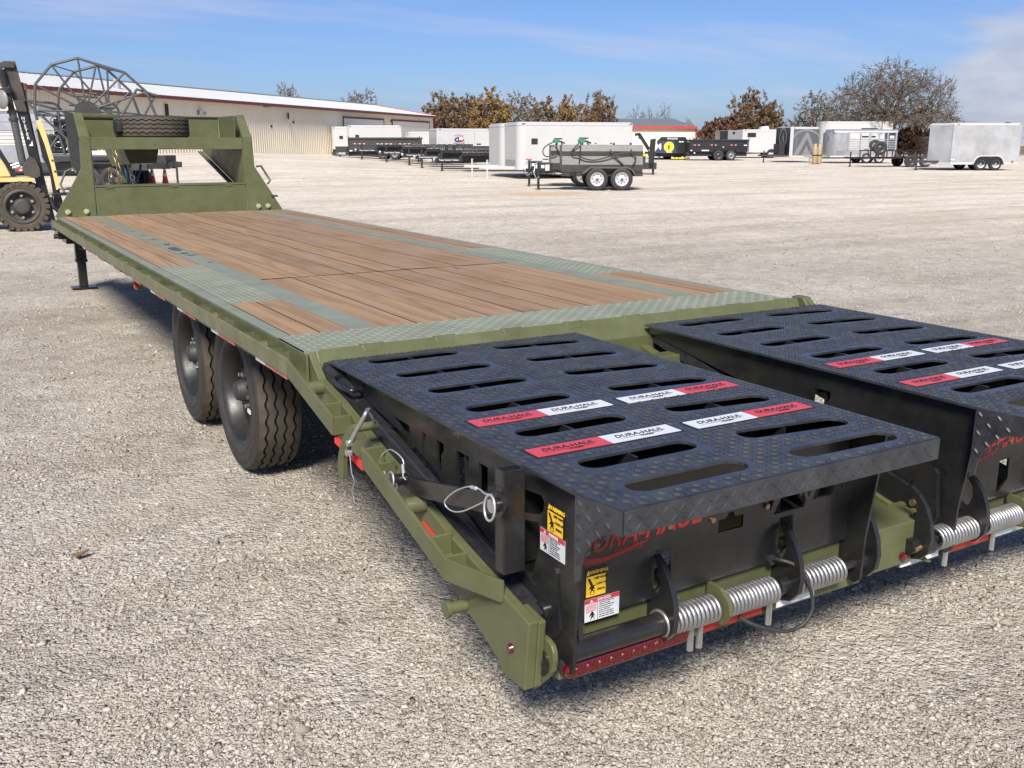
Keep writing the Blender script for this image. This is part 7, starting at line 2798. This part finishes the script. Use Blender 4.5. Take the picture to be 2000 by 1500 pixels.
# ================================================================== TREES
def tree_meshes(seed, height, half, base, leaf, leafmat, trunk_r=.3, n=420, leafsize=.12, twigr=.015, twigs=3, fork=.16, wild=.16, shell=.45, lump=.35):
    """crown points spread through an uneven dome; limbs split towards ever smaller groups of them"""
    r = random.Random(seed)
    mt, mc = MB(), MB()
    leaves = []

    def rv():
        return Vector((r.gauss(0, 1), r.gauss(0, 1), r.gauss(0, 1)))
    pts = []
    cz = base + (height - base) * .25
    while len(pts) < n:
        d = rv().normalized()
        if d.z < -.45:
            continue
        q = 1 - lump + lump * 2 * (.5 + .5 * mnoise.noise(d * 2.3 + Vector((seed, 0, 0))))
        rad = r.random() ** shell * min(1.08, q)
        p = Vector((d.x * half, d.y * half, d.z * ((height - cz) if d.z > 0 else (cz - base) * 1.6))) * rad + Vector((0, 0, cz))
        pts.append(p)
    zt = sorted(p.z for p in pts)[-3]
    k = (height - cz) / max(.1, zt - cz)
    pts = [Vector((p.x, p.y, cz + (p.z - cz) * (k if p.z > cz else 1))) for p in pts]

    def seg(p, q, r0, r1, lev):
        ln = (q - p).length
        m = 3 if ln > .8 else 2
        pl, rl = [], []
        for i in range(m + 1):
            t = i / m
            w = (0 if i in (0, m) else wild * ln * .5)
            pl.append(p.lerp(q, t) + rv() * w * .5 + Vector((0, 0, -w * .3)))
            rl.append(r0 + (r1 - r0) * t)
        big = r0 > .045
        (mt if big else mc).tube(pl, rl, BARK if big else TWIG, 6 if r0 > .12 else (5 if big else 3))

    def rad_of(m):
        return max(twigr, trunk_r * (m / n) ** .48)

    def grow(p, S, lev, d0):
        m = len(S)
        c = sum(S, Vector()) / m
        if m <= 2:
            for t in S:
                seg(p, t, rad_of(1), twigr * .8, lev)
                dd_ = (t - p).normalized()
                for _ in range(twigs):
                    e = t + (dd_ * .5 + rv() * .55) * (height * .045) * r.uniform(.6, 1.4)
                    b = p.lerp(t, r.uniform(.45, 1))
                    mc.tube([b, b.lerp(e, .5) + rv() * .03, e], [twigr * .9, twigr * .8, twigr * .6], TWIG, 3)
                    for _ in range(leaf):
                        leaves.append(b.lerp(e, r.uniform(.3, 1.1)) + rv() * leafsize * .6)
            return
        f = .30 if lev == 0 else r.uniform(.30, .46)
        q = p.lerp(c, f) + d0 * ((c - p).length * .12)
        seg(p, q, rad_of(m) * 1.02, rad_of(m) * .9, lev)
        d1 = (q - p).normalized()
        kk = 5 if lev == 0 else (3 if m > 30 and r.random() < .5 else 2)
        cs = r.sample(S, min(kk, m))
        for _ in range(3):
            gr = [[] for _ in cs]
            for t in S:
                a = (t - q).normalized()
                gr[min(range(len(cs)), key=lambda i: (t - cs[i]).length_squared - .0 * a.z)].append(t)
            cs = [sum(g, Vector()) / len(g) if g else cs[i] for i, g in enumerate(gr)]
        for g in gr:
            if g:
                if len(g) == m:
                    h = m // 2
                    grow(q, g[:h], lev + 1, d1)
                    grow(q, g[h:], lev + 1, d1)
                else:
                    grow(q, g, lev + 1, d1)
    top = Vector((r.uniform(-.1, .1), r.uniform(-.1, .1), height * fork))
    mt.tube([Vector((0, 0, -.2)), top * .5, top], [trunk_r * 1.35, trunk_r * 1.1, trunk_r], BARK, 8)
    grow(top, pts, 0, Vector((0, 0, 1)))
    li = mc.mi(leafmat)
    for c in leaves:
        a, b = rv().normalized(), rv().normalized()
        b = a.cross(b)
        if b.length < .1:
            continue
        b.normalize()
        s_ = leafsize * r.uniform(.55, 1.3)
        i = len(mc.v)
        mc.v += [tuple(c - a * s_), tuple(c + b * s_ * .5), tuple(c + a * s_), tuple(c - b * s_ * .5)]
        mc.f.append((i, i + 1, i + 2, i + 3))
        mc.m.append(li)
        mc.s.append(False)
    return mt.mesh('trunk', False), mc.mesh('crown', False)


def plant_tree(meshes, px, d, label, sc=1.0, rot=0.0, group='oak trees behind the yard', sx=1.0):
    s = Spot(px, d)
    t = thing('oak_tree', label, 'tree', s.loc, rot, group)
    t.scale = (sc * sx, sc * sx, sc)
    link('trunk', meshes[0], t)
    link('crown', meshes[1], t)
    return t


T_BIG = tree_meshes(3, 8.1, 5.6, 1.9, 2, LEAF_GREY, .46, 1600, .090, .018, 3, .16, .15, .36, .14)
plant_tree(T_BIG, 1738, 88, 'big spreading bare oak with few faded leaves behind the stock trailer', 1.0, 2.1, sx=1.0)
T_RUST = tree_meshes(5, 6.4, 3.0, .8, 8, LEAF_RUST, .24, 380, .15, .016, 3, .2, .14, .45, .22)
T_ORNG = tree_meshes(8, 6.9, 2.9, .8, 10, LEAF_ORANGE, .24, 380, .16, .016, 3, .2, .14, .45, .22)
T_GREY = tree_meshes(21, 6.4, 3.0, .8, 5, LEAF_GREY, .22, 420, .12, .017, 3, .2, .14, .45, .2)
T_BARE = tree_meshes(33, 5.6, 1.6, .8, 0, LEAF_GREY, .12, 260, .1, .02, 3, .12, .08, .6, .2)
T_RED = tree_meshes(44, 3.5, 2.4, .2, 9, LEAF_RED, .15, 300, .15, .014, 3, .12, .12, .45, .2)
for (m_, px, d, sc, rot, sx, lb) in (
    (T_RUST, 872, 118, 1.02, .3, 1.05, 'brown leaved oak just right of the warehouse corner'),
    (T_ORNG, 962, 116, 1.02, 1.2, .95, 'amber leaved oak rising highest above the logo trailer'),
    (T_RUST, 917, 124, 1.0, 2.5, 1.0, 'rust brown oak between the corner oak and the amber oak'),
    (T_GREY, 1012, 118, 1.02, .8, 1.1, 'faded thin oak right of the amber oak'),
    (T_RUST, 1060, 122, .96, 4.0, .9, 'brown oak over the nose of the long white trailer'),
    (T_ORNG, 1105, 124, .96, 5.0, .75, 'small amber oak left of the dark trunked oak'),
    (T_RUST, 1168, 112, .98, 5.6, .85, 'dark trunked oak with sparse brown leaves beside the shed roof'),
    (T_GREY, 710, 140, 1.20, 3.0, 1.0, 'faded oak rising behind the warehouse roof, larger of two'),
    (T_GREY, 562, 150, 1.36, 1.0, .7, 'small faded tree tip behind the warehouse roof'),
    (T_RUST, 1465, 108, .98, 2.0, 1.0, 'brown oak behind the white caravan'),
    (T_RED, 1398, 104, .98, .5, 1.0, 'low russet bushy oak beside the black dump trailer'),
    (T_RED, 1432, 107, 1.05, 3.5, 1.0, 'russet bushy oak behind the caravan nose'),
    (T_RUST, 1500, 111, .82, 4.4, .8, 'lower brown oak over the caravan roof'),
    (T_GREY, 1592, 106, .96, 4.2, 1.0, 'grey brown oak behind the dark graphic trailer'),
    (T_RED, 1782, 90, .82, 1.8, 1.0, 'russet low oak under the right side of the big bare oak'),
):
    plant_tree(m_, px, d, lb, sc, rot, sx=sx)
for (px, d, sc, rot, lb) in ((1240, 135, 1.0, 0, 'bare grey sapling clump over the shed roof, left of three'), (1266, 136, .97, 2, 'bare grey sapling clump over the shed roof, middle of three'), (1297, 135, 1.05, 4, 'bare grey sapling clump over the shed roof, right of three')):
    plant_tree(T_BARE, px, d, lb, sc, rot, 'bare saplings over the shed roof')
# scrub that closes the view under the trees
r = random.Random(9)
mb = MB()
k1, k2 = mb.mi(LEAF_GREY), mb.mi(LEAF_RUST)
for i in range(15000):
    px = r.uniform(820, 2150)
    d = r.uniform(119, 131) if px < 1720 else r.uniform(97, 108)
    p = CAM + FD * d + RD * ((px - 1000) / 1951 * d)
    hm = 2.3 * (.55 + .45 * math.sin(px * .035) * math.sin(px * .011 + 1)) if px < 1720 else .9
    c = Vector((p.x, p.y, .5 + r.random() ** 1.3 * max(.6, hm)))
    a = Vector((r.uniform(-1, 1), r.uniform(-1, 1), r.uniform(-1, 1))).normalized()
    b = a.orthogonal().normalized()
    sz = r.uniform(.10, .26)
    j = len(mb.v)
    mb.v += [tuple(c - a * sz), tuple(c + b * sz * .5), tuple(c + a * sz), tuple(c - b * sz * .5)]
    mb.f.append((j, j + 1, j + 2, j + 3))
    mb.m.append(k1 if r.random() < .6 else k2)
    mb.s.append(False)
link('scrub', mb.mesh('scrub', False), kind='stuff', label='brown scrub closing the view under the trees', cat='scrub')
